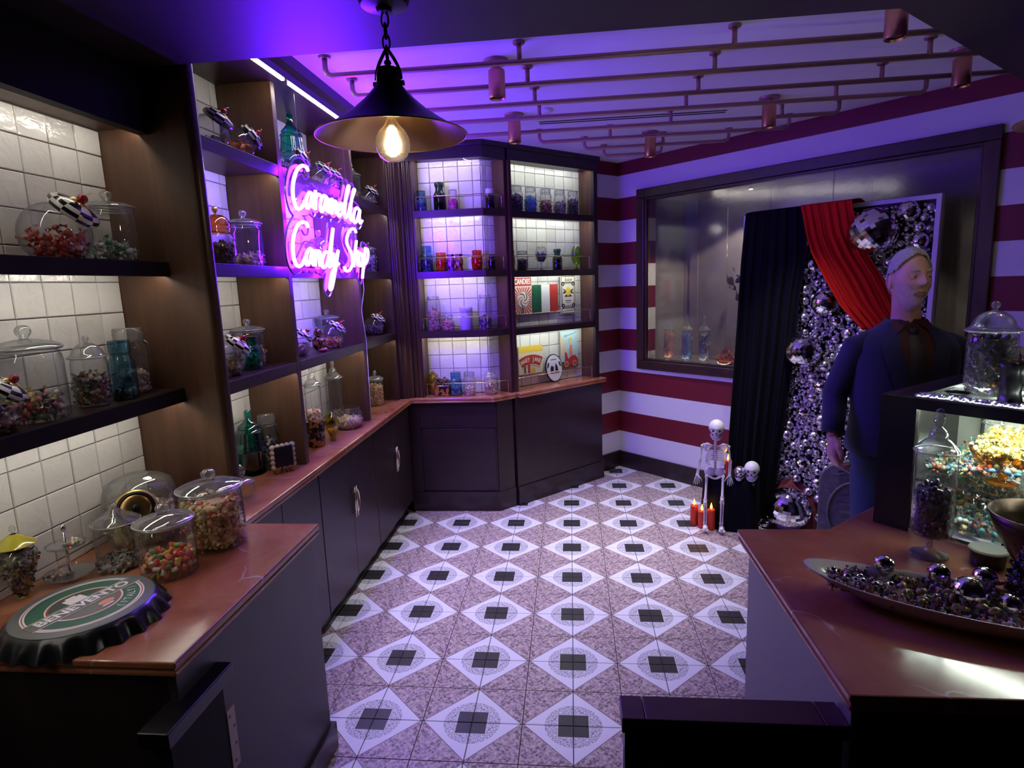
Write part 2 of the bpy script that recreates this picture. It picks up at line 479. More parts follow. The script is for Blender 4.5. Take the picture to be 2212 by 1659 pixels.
# ------------------------------------------------------------ mesh helpers
class MB:
    """collects vertices and faces of one mesh"""
    def __init__(self):
        self.v = []; self.f = []; self.m = []
    def add(self, vs, fs, mi=0):
        o = len(self.v)
        self.v += [tuple(p) for p in vs]
        self.f += [tuple(i + o for i in f) for f in fs]
        if isinstance(mi, int):
            self.m += [mi] * len(fs)
        else:
            self.m += list(mi)
        return self
    def box(self, c, s, rot=None, mi=0):
        x, y, z = s[0] / 2, s[1] / 2, s[2] / 2
        vs = [Vector(p) for p in ((-x, -y, -z), (x, -y, -z), (x, y, -z), (-x, y, -z), (-x, -y, z), (x, -y, z), (x, y, z), (-x, y, z))]
        if rot is not None:
            vs = [rot @ p for p in vs]
        c = Vector(c)
        return self.add([p + c for p in vs], [(0, 3, 2, 1), (4, 5, 6, 7), (0, 1, 5, 4), (1, 2, 6, 5), (2, 3, 7, 6), (3, 0, 4, 7)], mi)
    def b2(self, a, b, mi=0):
        return self.box([(a[i] + b[i]) / 2 for i in range(3)], [abs(b[i] - a[i]) for i in range(3)], None, mi)
    def prism(self, poly, z0, z1, mi=0):
        n = len(poly)
        area = sum(poly[i][0] * poly[(i + 1) % n][1] - poly[(i + 1) % n][0] * poly[i][1] for i in range(n))
        if area < 0:
            poly = poly[::-1]
        vs = [(p[0], p[1], z0) for p in poly] + [(p[0], p[1], z1) for p in poly]
        fs = [tuple(range(n - 1, -1, -1)), tuple(range(n, 2 * n))]
        fs += [(i, (i + 1) % n, n + (i + 1) % n, n + i) for i in range(n)]
        return self.add(vs, fs, mi)
    def lathe(self, prof, n=24, c=(0, 0, 0), mat=None, mod=None, mi=0, close=False):
        """prof: list of (r, z); mod(angle, k) scales the radius; mi may be a function of ring and sector"""
        vs = []; rings = []
        for k, (r, z) in enumerate(prof):
            if r < 1e-6:
                rings.append([len(vs)]); vs.append(Vector((0, 0, z)))
            else:
                rings.append(list(range(len(vs), len(vs) + n)))
                for i in range(n):
                    a = 2 * PI * i / n
                    q = r * (mod(a, k) if mod else 1.0)
                    vs.append(Vector((q * math.cos(a), q * math.sin(a), z)))
        fs = []; ms = []
        for k in range(len(prof) - 1):
            A, B = rings[k], rings[k + 1]
            if len(A) == 1 and len(B) == 1:
                continue
            for i in range(n):
                j = (i + 1) % n
                if len(A) == 1:
                    fs.append((A[0], B[j], B[i]))
                elif len(B) == 1:
                    fs.append((A[i], A[j], B[0]))
                else:
                    fs.append((A[i], A[j], B[j], B[i]))
                ms.append(mi(k, i) if callable(mi) else mi)
        T = mat if mat is not None else Matrix.Identity(4)
        c = Vector(c)
        return self.add([(T @ p) + c for p in vs], fs, ms)
    def tube(self, pts, r, n=8, closed=False, caps=True, mi=0):
        P = [Vector(p) for p in pts]
        k = len(P)
        rr = r if isinstance(r, (list, tuple)) else [r] * k
        up = None; vs = []
        for i in range(k):
            if closed:
                t = P[(i + 1) % k] - P[i - 1]
            else:
                t = P[min(i + 1, k - 1)] - P[max(i - 1, 0)]
            if t.length < 1e-9:
                t = Vector((0, 0, 1))
            t.normalize()
            if up is None:
                up = t.orthogonal().normalized()
            else:
                up = up - t * up.dot(t)
                if up.length < 1e-6:
                    up = t.orthogonal()
                up.normalize()
            b = t.cross(up)
            for a in range(n):
                an = 2 * PI * a / n
                vs.append(P[i] + (up * math.cos(an) + b * math.sin(an)) * rr[i])
        fs = []
        for i in range(k if closed else k - 1):
            i2 = (i + 1) % k
            for a in range(n):
                a2 = (a + 1) % n
                fs.append((i * n + a, i * n + a2, i2 * n + a2, i2 * n + a))
        if caps and not closed:
            fs.append(tuple(range(n - 1, -1, -1)))
            fs.append(tuple((k - 1) * n + a for a in range(n)))
        return self.add(vs, fs, mi)
    def ell(self, c, r, nu=16, nv=10, rot=None, mi=0):
        vs = [Vector((0, 0, -1))]
        for j in range(1, nv):
            t = -PI / 2 + PI * j / nv
            for i in range(nu):
                a = 2 * PI * i / nu
                vs.append(Vector((math.cos(t) * math.cos(a), math.cos(t) * math.sin(a), math.sin(t))))
        vs.append(Vector((0, 0, 1)))
        rr = Vector(r if not isinstance(r, (int, float)) else (r, r, r))
        vs = [Vector((p.x * rr.x, p.y * rr.y, p.z * rr.z)) for p in vs]
        if rot is not None:
            vs = [rot @ p for p in vs]
        fs = [(0, 1 + (i + 1) % nu, 1 + i) for i in range(nu)]
        for j in range(nv - 2):
            for i in range(nu):
                a = 1 + j * nu + i; b = 1 + j * nu + (i + 1) % nu
                fs.append((a, b, b + nu, a + nu))
        L = 1 + (nv - 2) * nu
        fs += [(L + i, L + (i + 1) % nu, len(vs) - 1) for i in range(nu)]
        c = Vector(c)
        return self.add([p + c for p in vs], fs, mi)
    def grid(self, P, mi=0, flip=False):
        """P: rows of points"""
        R, Cn = len(P), len(P[0])
        vs = [p for row in P for p in row]
        fs = []
        for i in range(R - 1):
            for j in range(Cn - 1):
                a = i * Cn + j
                f = (a, a + 1, a + Cn + 1, a + Cn)
                fs.append(f[::-1] if flip else f)
        return self.add(vs, fs, mi)
    def mesh(self, name, mats, smooth=False):
        me = bpy.data.meshes.new(name)
        me.from_pydata(self.v, [], self.f)
        for m in (mats if isinstance(mats, (list, tuple)) else [mats]):
            me.materials.append(M[m] if isinstance(m, str) else m)
        if len(me.materials) > 1:
            me.polygons.foreach_set('material_index', self.m)
        if smooth:
            me.polygons.foreach_set('use_smooth', [True] * len(me.polygons))
        me.update()
        return me
    def obj(self, name, mats, parent=None, smooth=False, label=None, bevel=0.0, auto=None, kind=None, solid=0.0):
        o = bpy.data.objects.new(name, self.mesh(name, mats, smooth or bool(auto)))
        COL.objects.link(o)
        if parent is not None:
            o.parent = parent
        if label:
            o['label'] = label
        if kind:
            o['kind'] = kind
        if solid:
            s = o.modifiers.new('solid', 'SOLIDIFY'); s.thickness = solid; s.offset = 0
        if bevel:
            b = o.modifiers.new('bevel', 'BEVEL'); b.width = bevel; b.segments = 2; b.limit_method = 'ANGLE'
        if auto:
            o.data.set_sharp_from_angle(angle=math.radians(auto))
        return o

def thing(name, label, cat, loc=(0, 0, 0), rz=0.0, group=None):
    o = bpy.data.objects.new(name, None)
    o.empty_display_size = 0.05
    COL.objects.link(o)
    o.location = loc
    o.rotation_euler = (0, 0, rz)
    o['label'] = label; o['category'] = cat
    if group:
        o['group'] = group
    return o

def tag(o, label, cat, group=None, kind=None):
    o['label'] = label; o['category'] = cat
    if group:
        o['group'] = group
    if kind:
        o['kind'] = kind
    return o

def struct(o):
    o['kind'] = 'structure'
    return o

def at(loc, rz=0.0):
    return Matrix.Translation(loc) @ Matrix.Rotation(rz, 4, 'Z')

def offset_poly(poly, d):
    """shrink a polygon by d (positive = inwards), sharp corners"""
    n = len(poly)
    area = sum(poly[i][0] * poly[(i + 1) % n][1] - poly[(i + 1) % n][0] * poly[i][1] for i in range(n))
    s = 1 if area > 0 else -1
    res = []
    for i in range(n):
        p0, p1, p2 = Vector(poly[i - 1]), Vector(poly[i]), Vector(poly[(i + 1) % n])
        e1 = (p1 - p0).normalized(); e2 = (p2 - p1).normalized()
        n1 = Vector((-e1.y, e1.x)) * s; n2 = Vector((-e2.y, e2.x)) * s
        k = 1 + n1.dot(n2)
        q = p1 + (n1 + n2) * (d / k if k > 0.2 else d)
        res.append((q.x, q.y))
    return res

def slab(name, poly, z0, z1, mat, parent=None, **kw):
    return MB().prism(poly, z0, z1).obj(name, mat, parent, **kw)

def U2(a, d):
    """corner-cabinet frame: a runs along the 45 degree back wall, d is the depth behind its front line"""
    k = 2.756 + S2 * d
    x = (S2 * a - k) / 2
    return (x, x + k)

def WR(a, d=0.0):
    """window-wall frame: a runs along the wall x + y = 3.83, d is the depth behind the wall face"""
    c = 3.83 + S2 * d
    return ((c + S2 * a) / 2, (c - S2 * a) / 2)
# ------------------------------------------------------------ floor, ceiling, walls
floor = struct(MB().b2((-1.75, -3.4, -0.06), (3.3, 4.2, -0.004)).obj('floor', 'floor_grout'))

def pillow_mesh(name, hx, hz, depth, inset, mat, axis='Y'):
    """a thin tile with eased edges: front towards -y (axis Y) or +z (axis Z)"""
    pts = []
    for (k, ins) in ((0.0, 0.0), (depth * 0.65, 0.0), (depth, inset)):
        for sx, sz in ((-1, -1), (1, -1), (1, 1), (-1, 1)):
            x, z = sx * (hx - ins), sz * (hz - ins)
            pts.append((x, -k, z) if axis == 'Y' else (x, z, k))
    fs = []
    for r in (0, 4):
        for i in range(4):
            j = (i + 1) % 4
            fs.append((r + i, r + j, r + 4 + j, r + 4 + i))
    fs.append((8, 9, 10, 11))
    me = bpy.data.meshes.new(name)
    me.from_pydata(pts, [], fs)
    me.materials.append(M[mat])
    me.update()
    return me

FT = pillow_mesh('floor_tile', 0.0985, 0.0985, 0.004, 0.0012, 'floor_tile', 'Z')
def floor_tiles():
    cells = []
    for i in range(-8, 14):
        for j in range(-4, 20):
            cx, cy = 0.1 + 0.2 * i, 0.1 + 0.2 * j
            if cx + cy > 3.95 or cx < -1.36:
                continue
            if cx - cy < -3.45 or (cy > 2.35 and cx - cy < -2.85):
                continue
            if cx < -0.75 and cy > 2.35:
                continue
            if cx < -0.98 and cy < 0.0:
                continue
            if cx > 0.72 and cy < -0.1:
                continue
            if cy < -0.55 or (cx > 1.7 and cy < 0.9) or (cx > 2.2):
                continue
            cells.append((cx, cy))
    for cx, cy in cells:
        o = bpy.data.objects.new('tile', FT)
        COL.objects.link(o)
        o.parent = floor
        bx, by = round(cx / 0.4) * 0.4, round(cy / 0.4) * 0.4
        q = {(1, 1): 0, (-1, 1): 1, (-1, -1): 2, (1, -1): 3}[(1 if bx > cx else -1, 1 if by > cy else -1)]
        o.location = (cx, cy, -0.004)
        o.rotation_euler = (0, 0, q * PI / 2)
    return len(cells)
N_FLOOR = floor_tiles()

WT = pillow_mesh('wall_tile', 0.0515, 0.0515, 0.007, 0.0022, 'tile_white', 'Y')
def tile_wall(parent, origin, u, u0, u1, z0, z1, pitch=0.106, uoff=0.0, zoff=0.0):
    """tiles on the front of a wall; u is the direction along the wall, the tiles face to the right of u"""
    ux, uy = u
    rz = math.atan2(uy, ux)
    n = 0
    ks = math.floor((u0 - uoff) / pitch)
    ke = math.ceil((u1 - uoff) / pitch)
    js = math.floor((z0 - zoff) / pitch)
    je = math.ceil((z1 - zoff) / pitch)
    for k in range(ks, ke):
        a, b = max(u0, uoff + k * pitch), min(u1, uoff + (k + 1) * pitch)
        if b - a < 0.012:
            continue
        for j in range(js, je):
            c, d = max(z0, zoff + j * pitch), min(z1, zoff + (j + 1) * pitch)
            if d - c < 0.012:
                continue
            o = bpy.data.objects.new('tile', WT)
            COL.objects.link(o)
            o.parent = parent
            m = (a + b) / 2
            o.location = (origin[0] + ux * m, origin[1] + uy * m, (c + d) / 2)
            o.rotation_euler = (random.uniform(-0.012, 0.012), 0, rz + random.uniform(-0.012, 0.012))
            o.scale = ((b - a - 0.003) / 0.103, random.uniform(0.8, 1.1), (d - c - 0.003) / 0.103)
            n += 1
    return n

# tiled backs of the shelving
wl = struct(MB().b2((-1.75, -1.75, 0.0), (-1.576, -0.02, 2.72)).obj('wall_left', 'grout'))
tile_wall(wl, (-1.576, 0.0), (0, 1), -1.05, -0.075, 0.89, 2.27, 0.106, -0.075 - 0.106 * 12, 0.915)
wl2 = struct(MB().b2((-1.75, -0.02, 0.0), (-1.506, 2.62, 2.72)).obj('wall_left', 'grout'))
tile_wall(wl2, (-1.506, 0.0), (0, 1), 0.15, 0.565, 0.89, 2.62, 0.106, 0.565 - 0.106 * 6 - 0.05, 0.915)
tile_wall(wl2, (-1.506, 0.0), (0, 1), 1.07, 1.48, 0.89, 2.62, 0.106, 1.48 - 0.106 * 6 - 0.05, 0.915)
wb = struct(MB().prism([(-1.506, 2.426), (-0.6125, 2.426), (-0.53, 2.5085), (-0.53, 2.8), (-1.506, 2.8)], 0.0, 2.72).obj('wall_back', 'grout'))
tile_wall(wb, (0, 2.426), (1, 0), -1.08, -0.612, 0.89, 2.62, 0.106, -0.99 - 0.106 * 3, 0.87)
tile_wall(wb, (-0.6125, 2.426), (1 / S2, 1 / S2), 0.002, 0.11, 0.89, 2.62, 0.106, -0.055, 0.87)
wc = struct(MB().prism([U2(1.35, 0.206), U2(2.32, 0.206), U2(2.32, 0.5), U2(1.35, 0.5)], 0.0, 2.72).obj('wall_corner', 'grout'))
tile_wall(wc, U2(0, 0.206), (1 / S2, 1 / S2), 1.41, 2.312, 0.89, 2.615, 0.1045, 1.606 - 0.1045 * 8, 0.88)

# striped walls
wbk = struct(MB().prism([U2(2.346, 0.122), U2(2.85, 0.122), U2(2.85, 0.5), U2(2.346, 0.5)], 0.0, 2.72).obj('wall_far', 'stripes'))
WA0, WA1, WZ0, WZ1 = -1.775, 0.512, 1.011, 2.372
wr_mb = MB()
def wr_box(a0, a1, z0, z1, d0=0.0, d1=0.14):
    wr_mb.prism([WR(a0, d0), WR(a1, d0), WR(a1, d1), WR(a0, d1)], z0, z1)
wr_box(-2.08, WA0, 0.0, 2.72)
wr_box(WA1, 3.2, 0.0, 2.72)
wr_box(WA0, WA1, 0.0, WZ0)
wr_box(WA0, WA1, WZ1, 2.72)
struct(wr_mb.obj('wall_right', 'stripes'))
struct(MB().prism([WR(-2.055, -0.016), WR(1.8, -0.016), WR(1.8, 0.0), WR(-2.055, 0.0)], 0.0, 0.147).obj('baseboard_right', 'espresso', bevel=0.003))
struct(MB().prism([U2(2.32, 0.106), U2(2.685, 0.106), U2(2.685, 0.122), U2(2.32, 0.122)], 0.0, 0.147).obj('baseboard_far', 'espresso', bevel=0.003))

# ceiling with the lower lacquered soffit over the entrance
struct(MB().b2((-1.75, -0.4, 2.70), (3.4, 4.3, 2.78)).obj('ceiling', 'white_paint'))
sof = [(-1.75, -0.105), (0.985, -0.105), (3.4, 2.12), (3.4, -3.4), (-1.75, -3.4)]
struct(MB().prism(sof, 2.45, 2.80).obj('ceiling', 'soffit'))
struct(MB().b2((-1.75, -3.46, 0), (3.4, -3.36, 2.5)).obj('wall_front', 'walnut_x'))
struct(MB().b2((3.3, -3.4, 0), (3.4, 2.0, 2.5)).obj('wall_side', 'walnut_h'))
struct(MB().b2((-1.76, -3.4, 0), (-1.70, -1.6, 2.5)).obj('wall_entrance', 'walnut_h'))

# ------------------------------------------------------------ window onto the display niche
win = MB()
FW = 0.076
def frame_bar(mb, a0, a1, z0, z1):
    mb.prism([WR(a0, -0.03), WR(a1, -0.03), WR(a1, 0.06), WR(a0, 0.06)], z0, z1)
window = struct(MB().prism([WR(WA0 - FW, -0.028), WR(WA1 + FW, -0.028), WR(WA1 + FW, 0.05), WR(WA0 - FW, 0.05)], WZ1, WZ1 + FW).obj('window_1', 'walnut_x', bevel=0.006))
for nm, a0, a1, z0, z1 in (('frame', WA0 - FW, WA1 + FW, WZ0 - FW, WZ0), ('frame', WA0 - FW, WA0, WZ0, WZ1), ('frame', WA1, WA1 + FW, WZ0, WZ1)):
    b = MB(); b.prism([WR(a0, -0.028), WR(a1, -0.028), WR(a1, 0.05), WR(a0, 0.05)], z0, z1)
    b.obj(nm, 'walnut_x' if a1 - a0 > 0.2 else 'walnut', window, bevel=0.006)
for a0, a1, z0, z1 in ((WA0, WA1, WZ0, WZ0 + 0.018), (WA0, WA1, WZ1 - 0.018, WZ1), (WA0, WA0 + 0.018, WZ0 + 0.018, WZ1 - 0.018), (WA1 - 0.018, WA1, WZ0 + 0.018, WZ1 - 0.018)):
    b = MB(); b.prism([WR(a0, -0.014), WR(a1, -0.014), WR(a1, 0.02), WR(a0, 0.02)], z0, z1)
    b.obj('inner_bead', 'walnut_x' if a1 - a0 > 0.2 else 'walnut', window, bevel=0.004)
PANES = (WA0 + 0.018, -1.03, -0.28, WA1 - 0.018)
for k in range(3):
    b = MB(); b.prism([WR(PANES[k] + 0.002, 0.022), WR(PANES[k + 1] - 0.002, 0.022), WR(PANES[k + 1] - 0.002, 0.030), WR(PANES[k] + 0.002, 0.030)], WZ0 + 0.005, WZ1 - 0.005)
    b.obj('pane', 'glass_pane', window)
nb = MB()
nb.prism([WR(WA0, 0.55), WR(WA1, 0.55), WR(WA1, 0.60), WR(WA0, 0.60)], 0.95, 2.42)
nb.prism([WR(WA0 - 0.05, 0.14), WR(WA0, 0.14), WR(WA0, 0.60), WR(WA0 - 0.05, 0.60)], 0.95, 2.42)
nb.prism([WR(WA1, 0.14), WR(WA1 + 0.05, 0.14), WR(WA1 + 0.05, 0.60), WR(WA1, 0.60)], 0.95, 2.42)
nb.prism([WR(WA0, 0.05), WR(WA1, 0.05), WR(WA1, 0.60), WR(WA0, 0.60)], 0.96, 1.011)
nb.prism([WR(WA0, 0.10), WR(WA1, 0.10), WR(WA1, 0.60), WR(WA0, 0.60)], 2.372, 2.42)
struct(nb.obj('wall_niche', 'niche_grey'))
for a0, a1 in ((-1.70, -1.62), (-1.07, -0.97), (-0.32, -0.24)):
    b = MB(); b.prism([WR(a0, 0.535), WR(a1, 0.535), WR(a1, 0.55), WR(a0, 0.55)], 1.011, 2.372)
    struct(b.obj('trim_niche', 'niche_grey'))
b = MB(); b.prism([WR(-1.70, 0.058), WR(-0.85, 0.058), WR(-0.85, 0.068), WR(-1.70, 0.068)], 1.012, 1.020)
strip = b.obj('light_strip', emit('niche strip', (1.0, 0.88, 0.66), 18.0))
tag(strip, 'string of warm lights along the sill inside the window', 'light')
wl_ = thing('glow_stand_in', 'small added warm glow behind the window glass', 'lamp', (*WR(-0.80, 0.50), 1.92))  # added stand-in for a warm glow in the window glass
MB().lathe([(0.0, -0.05), (0.05, -0.05), (0.045, 0.05), (0.0, 0.05)], 16).obj('shade', emit('niche stand-in glow', (1.0, 0.80, 0.50), 5.0), wl_, True)
MB().b2((-0.01, 0.0, -0.01), (0.01, 0.05, 0.01)).obj('bracket', 'iron', wl_)
# added lamp that brightens the niche, with a made-up housing
nl = bpy.data.lights.new('niche_fill_lamp', 'SPOT'); nl.energy = 55; nl.spot_size = 2.2; nl.color = (1.0, 0.9, 0.72); nl.shadow_soft_size = 0.03
no = bpy.data.objects.new('niche_fill_lamp', nl); COL.objects.link(no); no.location = (*WR(-0.95, 0.2), 2.33)
sp_ = thing('niche_fill_spot', 'small added spotlight brightening the window niche from its top', 'lamp', (*WR(-0.95, 0.2), 2.372))
MB().lathe([(0.0, -0.03), (0.018, -0.03), (0.018, 0.0), (0.0, 0.0)], 14).obj('housing', 'chrome', sp_, auto=40)
MB().lathe([(0.0, -0.032), (0.014, -0.031)], 14).obj('lens', emit('niche fill lens', (1, 0.95, 0.85), 12), sp_)

# ------------------------------------------------------------ shelving
Z_A, Z_B, Z_C, CT = 2.245, 1.815, 1.382, 0.89
TH = 0.036
def led_under(parent, poly_a, poly_b, z, mat='led', w=0.009):
    """a light strip between two points, just under a board"""
    a, b = Vector(poly_a), Vector(poly_b)
    d = (b - a).normalized(); nrm = Vector((-d.y, d.x)) * w / 2
    q = [a + nrm, b + nrm, b - nrm, a - nrm]
    return MB().prism([(p.x, p.y) for p in q], z - 0.006, z).obj('light_strip', mat, parent)

# near bay over the left counter
bay = thing('wall_shelving', 'dark walnut shelf bay with white tiled back above the near left counter', 'shelving', (0, 0, 0))
MB().b2((-1.576, -0.075, CT), (-1.25, -0.022, 2.62)).obj('side_panel', 'panel', bay, bevel=0.002)
MB().lathe([(0.0, CT), (0.026, CT), (0.026, 2.62), (0.0, 2.62)], 16, (-1.25, -0.049, 0)).obj('rounded_post', 'walnut', bay, auto=40)
MB().b2((-1.576, -1.75, 2.272), (-1.425, -0.075, 2.30)).obj('top_board', 'panel', bay)
MB().b2((-1.425, -1.75, 2.250), (-1.385, -0.075, 2.45)).obj('fascia', 'dark_edge', bay)
led_under(bay, (-1.437, -1.6), (-1.437, -0.09), 2.272, 'led_near')
for z in (1.825, 1.378):
    s = MB().b2((-1.568, -1.75, z - TH), (-1.395, -0.075, z)).obj('shelf', 'walnut_h', bay)
    MB().b2((-1.395, -1.75, z - TH - 0.013), (-1.375, -0.075, z)).obj('front_lip', 'dark_edge', s, bevel=0.002)
    led_under(s, (-1.408, -1.6), (-1.408, -0.09), z - TH, 'led_near')

# middle section along the left wall
mid = thing('wall_shelving', 'tall dark walnut shelving with three columns along the left wall behind the neon sign', 'shelving', (0, 0, 0))
DIV = [(-0.022, 0.0), (0.565, 0.60), (1.48, 1.515), (2.165, 2.20)]
for i, (y0, y1) in enumerate(DIV):
    if i:
        MB().b2((-1.499, y0, CT), (-1.25, y1, 2.615)).obj('side_panel', 'panel' if i < 3 else 'walnut', mid, bevel=0.002)
for k in range(3):
    y0, y1 = DIV[k][1], DIV[k + 1][0]
    if k == 0:
        y0 = -0.022
    for z in (2.262, 1.82, 1.385):
        s = MB().b2((-1.499, y0, z - TH), (-1.268, y1, z)).obj('shelf', 'walnut_h', mid)
        MB().b2((-1.268, y0, z - TH - 0.013), (-1.25, y1, z)).obj('front_lip', 'walnut_h', s, bevel=0.002)
        led_under(s, (-1.278, y0 + 0.03), (-1.278, y1 - 0.02), z - TH)
    led_under(mid, (-1.186, y0 + (0.30 if k == 0 else 0.01)), (-1.186, y1 - 0.01), 2.608, w=0.012)
MB().b2((-1.506, -0.022, 2.608), (-1.20, 2.24, 2.62)).obj('top_board', 'walnut_h', mid)
cr = MB()
prof = [(-1.20, 2.608), (-1.172, 2.608), (-1.168, 2.635), (-1.15, 2.66), (-1.14, 2.70), (-1.20, 2.70)]
cr.add([(x, -0.105, z) for x, z in prof] + [(x, 2.26, z) for x, z in prof],
       [tuple(range(5, -1, -1)), tuple(range(6, 12))] + [(i, (i + 1) % 6, 6 + (i + 1) % 6, 6 + i) for i in range(6)])
cr.obj('cornice', 'walnut_h', mid)

# fluted corner post between the two runs
cp = thing('corner_post', 'fluted dark walnut post in the corner between the left shelving and the corner cabinet', 'post', (0, 0, 0))
poly = []
base = [(-1.25, 2.20), (-1.215, 2.205), (-1.18, 2.225), (-1.15, 2.25), (-1.08, 2.25), (-1.08, 2.42), (-1.499, 2.42), (-1.499, 2.20)]
MB().prism(base, CT, 2.70).obj('core', 'walnut', cp)
for (x, y) in ((-1.232, 2.206), (-1.197, 2.217), (-1.165, 2.24), (-1.13, 2.252), (-1.1, 2.252)):
    MB().lathe([(0.0, CT), (0.013, CT), (0.013, 2.66), (0.0, 2.66)], 10, (x, y, 0)).obj('reed', 'walnut', cp, auto=40)

# corner unit 1 (faces the room)
cu1 = thing('corner_shelving', 'white tiled shelf column with chamfered corner beside the fluted post', 'shelving', (0, 0, 0))
P1 = [(-1.08, 2.25), (-0.58, 2.25), (-0.44, 2.39), (-0.535, 2.485), (-0.6095, 2.4205), (-1.08, 2.4205)]
for z in (Z_A, Z_B, Z_C):
    s = MB().prism([(-1.08, 2.268), (-0.5875, 2.268), (-0.4525, 2.403)] + P1[3:], z - TH, z).obj('shelf', 'walnut_x', cu1)
    MB().prism([(-1.08, 2.25), (-0.58, 2.25), (-0.44, 2.39), (-0.4525, 2.4025), (-0.5875, 2.2675), (-1.08, 2.2675)], z - TH - 0.013, z).obj('front_lip', 'walnut_x', s)
    led_under(s, (-1.06, 2.277), (-0.60, 2.277), z - TH, 'led')
MB().prism(P1, 2.605, 2.63).obj('top_board', 'walnut_x', cu1)
led_under(cu1, (-1.06, 2.276), (-0.60, 2.276), 2.605, 'led')
MB().b2((-1.085, 2.252, CT), (-1.078, 2.42, 2.605)).obj('side_panel', 'panel', cu1)
MB().prism([(-0.44, 2.39), (-0.535, 2.485), (-0.52, 2.50), (-0.425, 2.405)], CT, 2.605).obj('side_panel', 'panel', cu1)
MB().prism([U2(1.385, 0.052), U2(1.403, 0.052), U2(1.403, 0.17), U2(1.385, 0.17)], CT, 2.605).obj('stile', 'walnut', cu1)
f1 = [(-1.21, 2.232), (-0.572, 2.232), (-0.425, 2.379), (-0.445, 2.399), (-0.582, 2.262), (-1.21, 2.262)]
MB().prism(f1, 2.586, 2.70).obj('frieze', 'espresso_h', cu1)
MB().prism(offset_poly(f1, -0.018), 2.665, 2.70).obj('cornice', 'espresso_h', cu1, bevel=0.006)

# corner unit 2 (on the 45 degree wall)
cu2 = thing('corner_shelving', 'white tiled shelf column with signs on its back beside the striped wall', 'shelving', (0, 0, 0))
for z in (Z_A - 0.007, Z_B - 0.01, 1.372):
    s = MB().prism([U2(1.43, 0.057), U2(2.30, 0.057), U2(2.30, 0.199), U2(1.43, 0.199)], z - TH, z).obj('shelf', 'walnut_x', cu2)
    MB().prism([U2(1.43, 0.04), U2(2.30, 0.04), U2(2.30, 0.057), U2(1.43, 0.057)], z - TH - 0.013, z).obj('front_lip', 'espresso_h', s)
    led_under(s, U2(1.46, 0.068), U2(2.28, 0.068), z - TH, 'led_cool')
MB().prism([U2(1.43, 0.04), U2(2.30, 0.04), U2(2.30, 0.199), U2(1.43, 0.199)], 2.60, 2.62).obj('top_board', 'walnut_x', cu2)
led_under(cu2, U2(1.46, 0.068), U2(2.28, 0.068), 2.60, 'led_cool')
MB().prism([U2(1.405, 0.03), U2(1.43, 0.03), U2(1.43, 0.199), U2(1.405, 0.199)], CT, 2.60).obj('side_panel', 'walnut', cu2)
MB().prism([U2(2.302, 0.06), U2(2.312, 0.06), U2(2.312, 0.199), U2(2.302, 0.199)], CT, 2.60).obj('side_panel', 'panel', cu2)
MB().prism([U2(2.302, 0.03), U2(2.345, 0.03), U2(2.345, 0.122), U2(2.302, 0.06)], CT, 2.60).obj('stile', 'espresso', cu2)
f2 = [U2(1.40, 0.026), U2(2.35, 0.026), U2(2.35, 0.058), U2(1.40, 0.058)]
MB().prism(f2, 2.586, 2.70).obj('frieze', 'espresso_h', cu2)
MB().prism(offset_poly(f2, -0.015), 2.665, 2.70).obj('cornice', 'espresso_h', cu2, bevel=0.006)
# loose white cable under the top of the first column
tag(MB().tube([(-0.72, 2.30, 2.597), (-0.70, 2.31, 2.588), (-0.66, 2.32, 2.575), (-0.60, 2.34, 2.572), (-0.54, 2.37, 2.580), (-0.485, 2.40, 2.597)], 0.0022, 6).obj('cable', 'smoked_plastic', smooth=True),
    'thin loose white cable hanging under the top of the chamfered shelf column', 'cable')

# brass wire rails on the corner shelves
def wire_rail(pts2d, z, h, label):
    t = thing('shelf_rail', label, 'rail', (pts2d[0][0], pts2d[0][1], z), 0, 'brass rails on the corner shelves')
    o0 = Vector((pts2d[0][0], pts2d[0][1], 0))
    top = []
    n = len(pts2d)
    for i, p in enumerate(pts2d):
        v = Vector((p[0], p[1], 0)) - o0
        top.append((v.x, v.y, h))
    a, b = Vector(top[0]), Vector(top[-1])
    MB().tube([(a.x, a.y, 0)] + [(a.x, a.y, h * 0.9)] + top + [(b.x, b.y, h * 0.9), (b.x, b.y, 0)], 0.003, 7).obj('rail', 'rail_brass', t, smooth=True)
    for p in top[1:-1]:
        MB().tube([(p[0], p[1], h), (p[0], p[1], 0)], 0.003, 7).obj('upright', 'rail_brass', t, smooth=True)
R1 = [(-1.062, 2.262), (-0.585, 2.262), (-0.462, 2.388)]
for z, nm in ((Z_A, 'top'), (Z_B, 'second'), (Z_C, 'third')):
    wire_rail(R1, z, 0.098, 'brass wire rail on the %s shelf of the chamfered tiled column' % nm)
wire_rail(R1, CT, 0.10, 'brass wire rail on the countertop under the chamfered tiled column')
for z, nm in ((Z_B - 0.01, 'shelf with the goblet'), (1.372, 'shelf with the flag sign')):
    wire_rail([U2(1.452, 0.048), U2(2.255, 0.048)], z, 0.105, 'brass wire rail on the %s' % nm)
wire_rail([U2(1.455, 0.05), U2(2.27, 0.05)], CT, 0.10, 'brass wire rail on the countertop in front of the oval plaque')

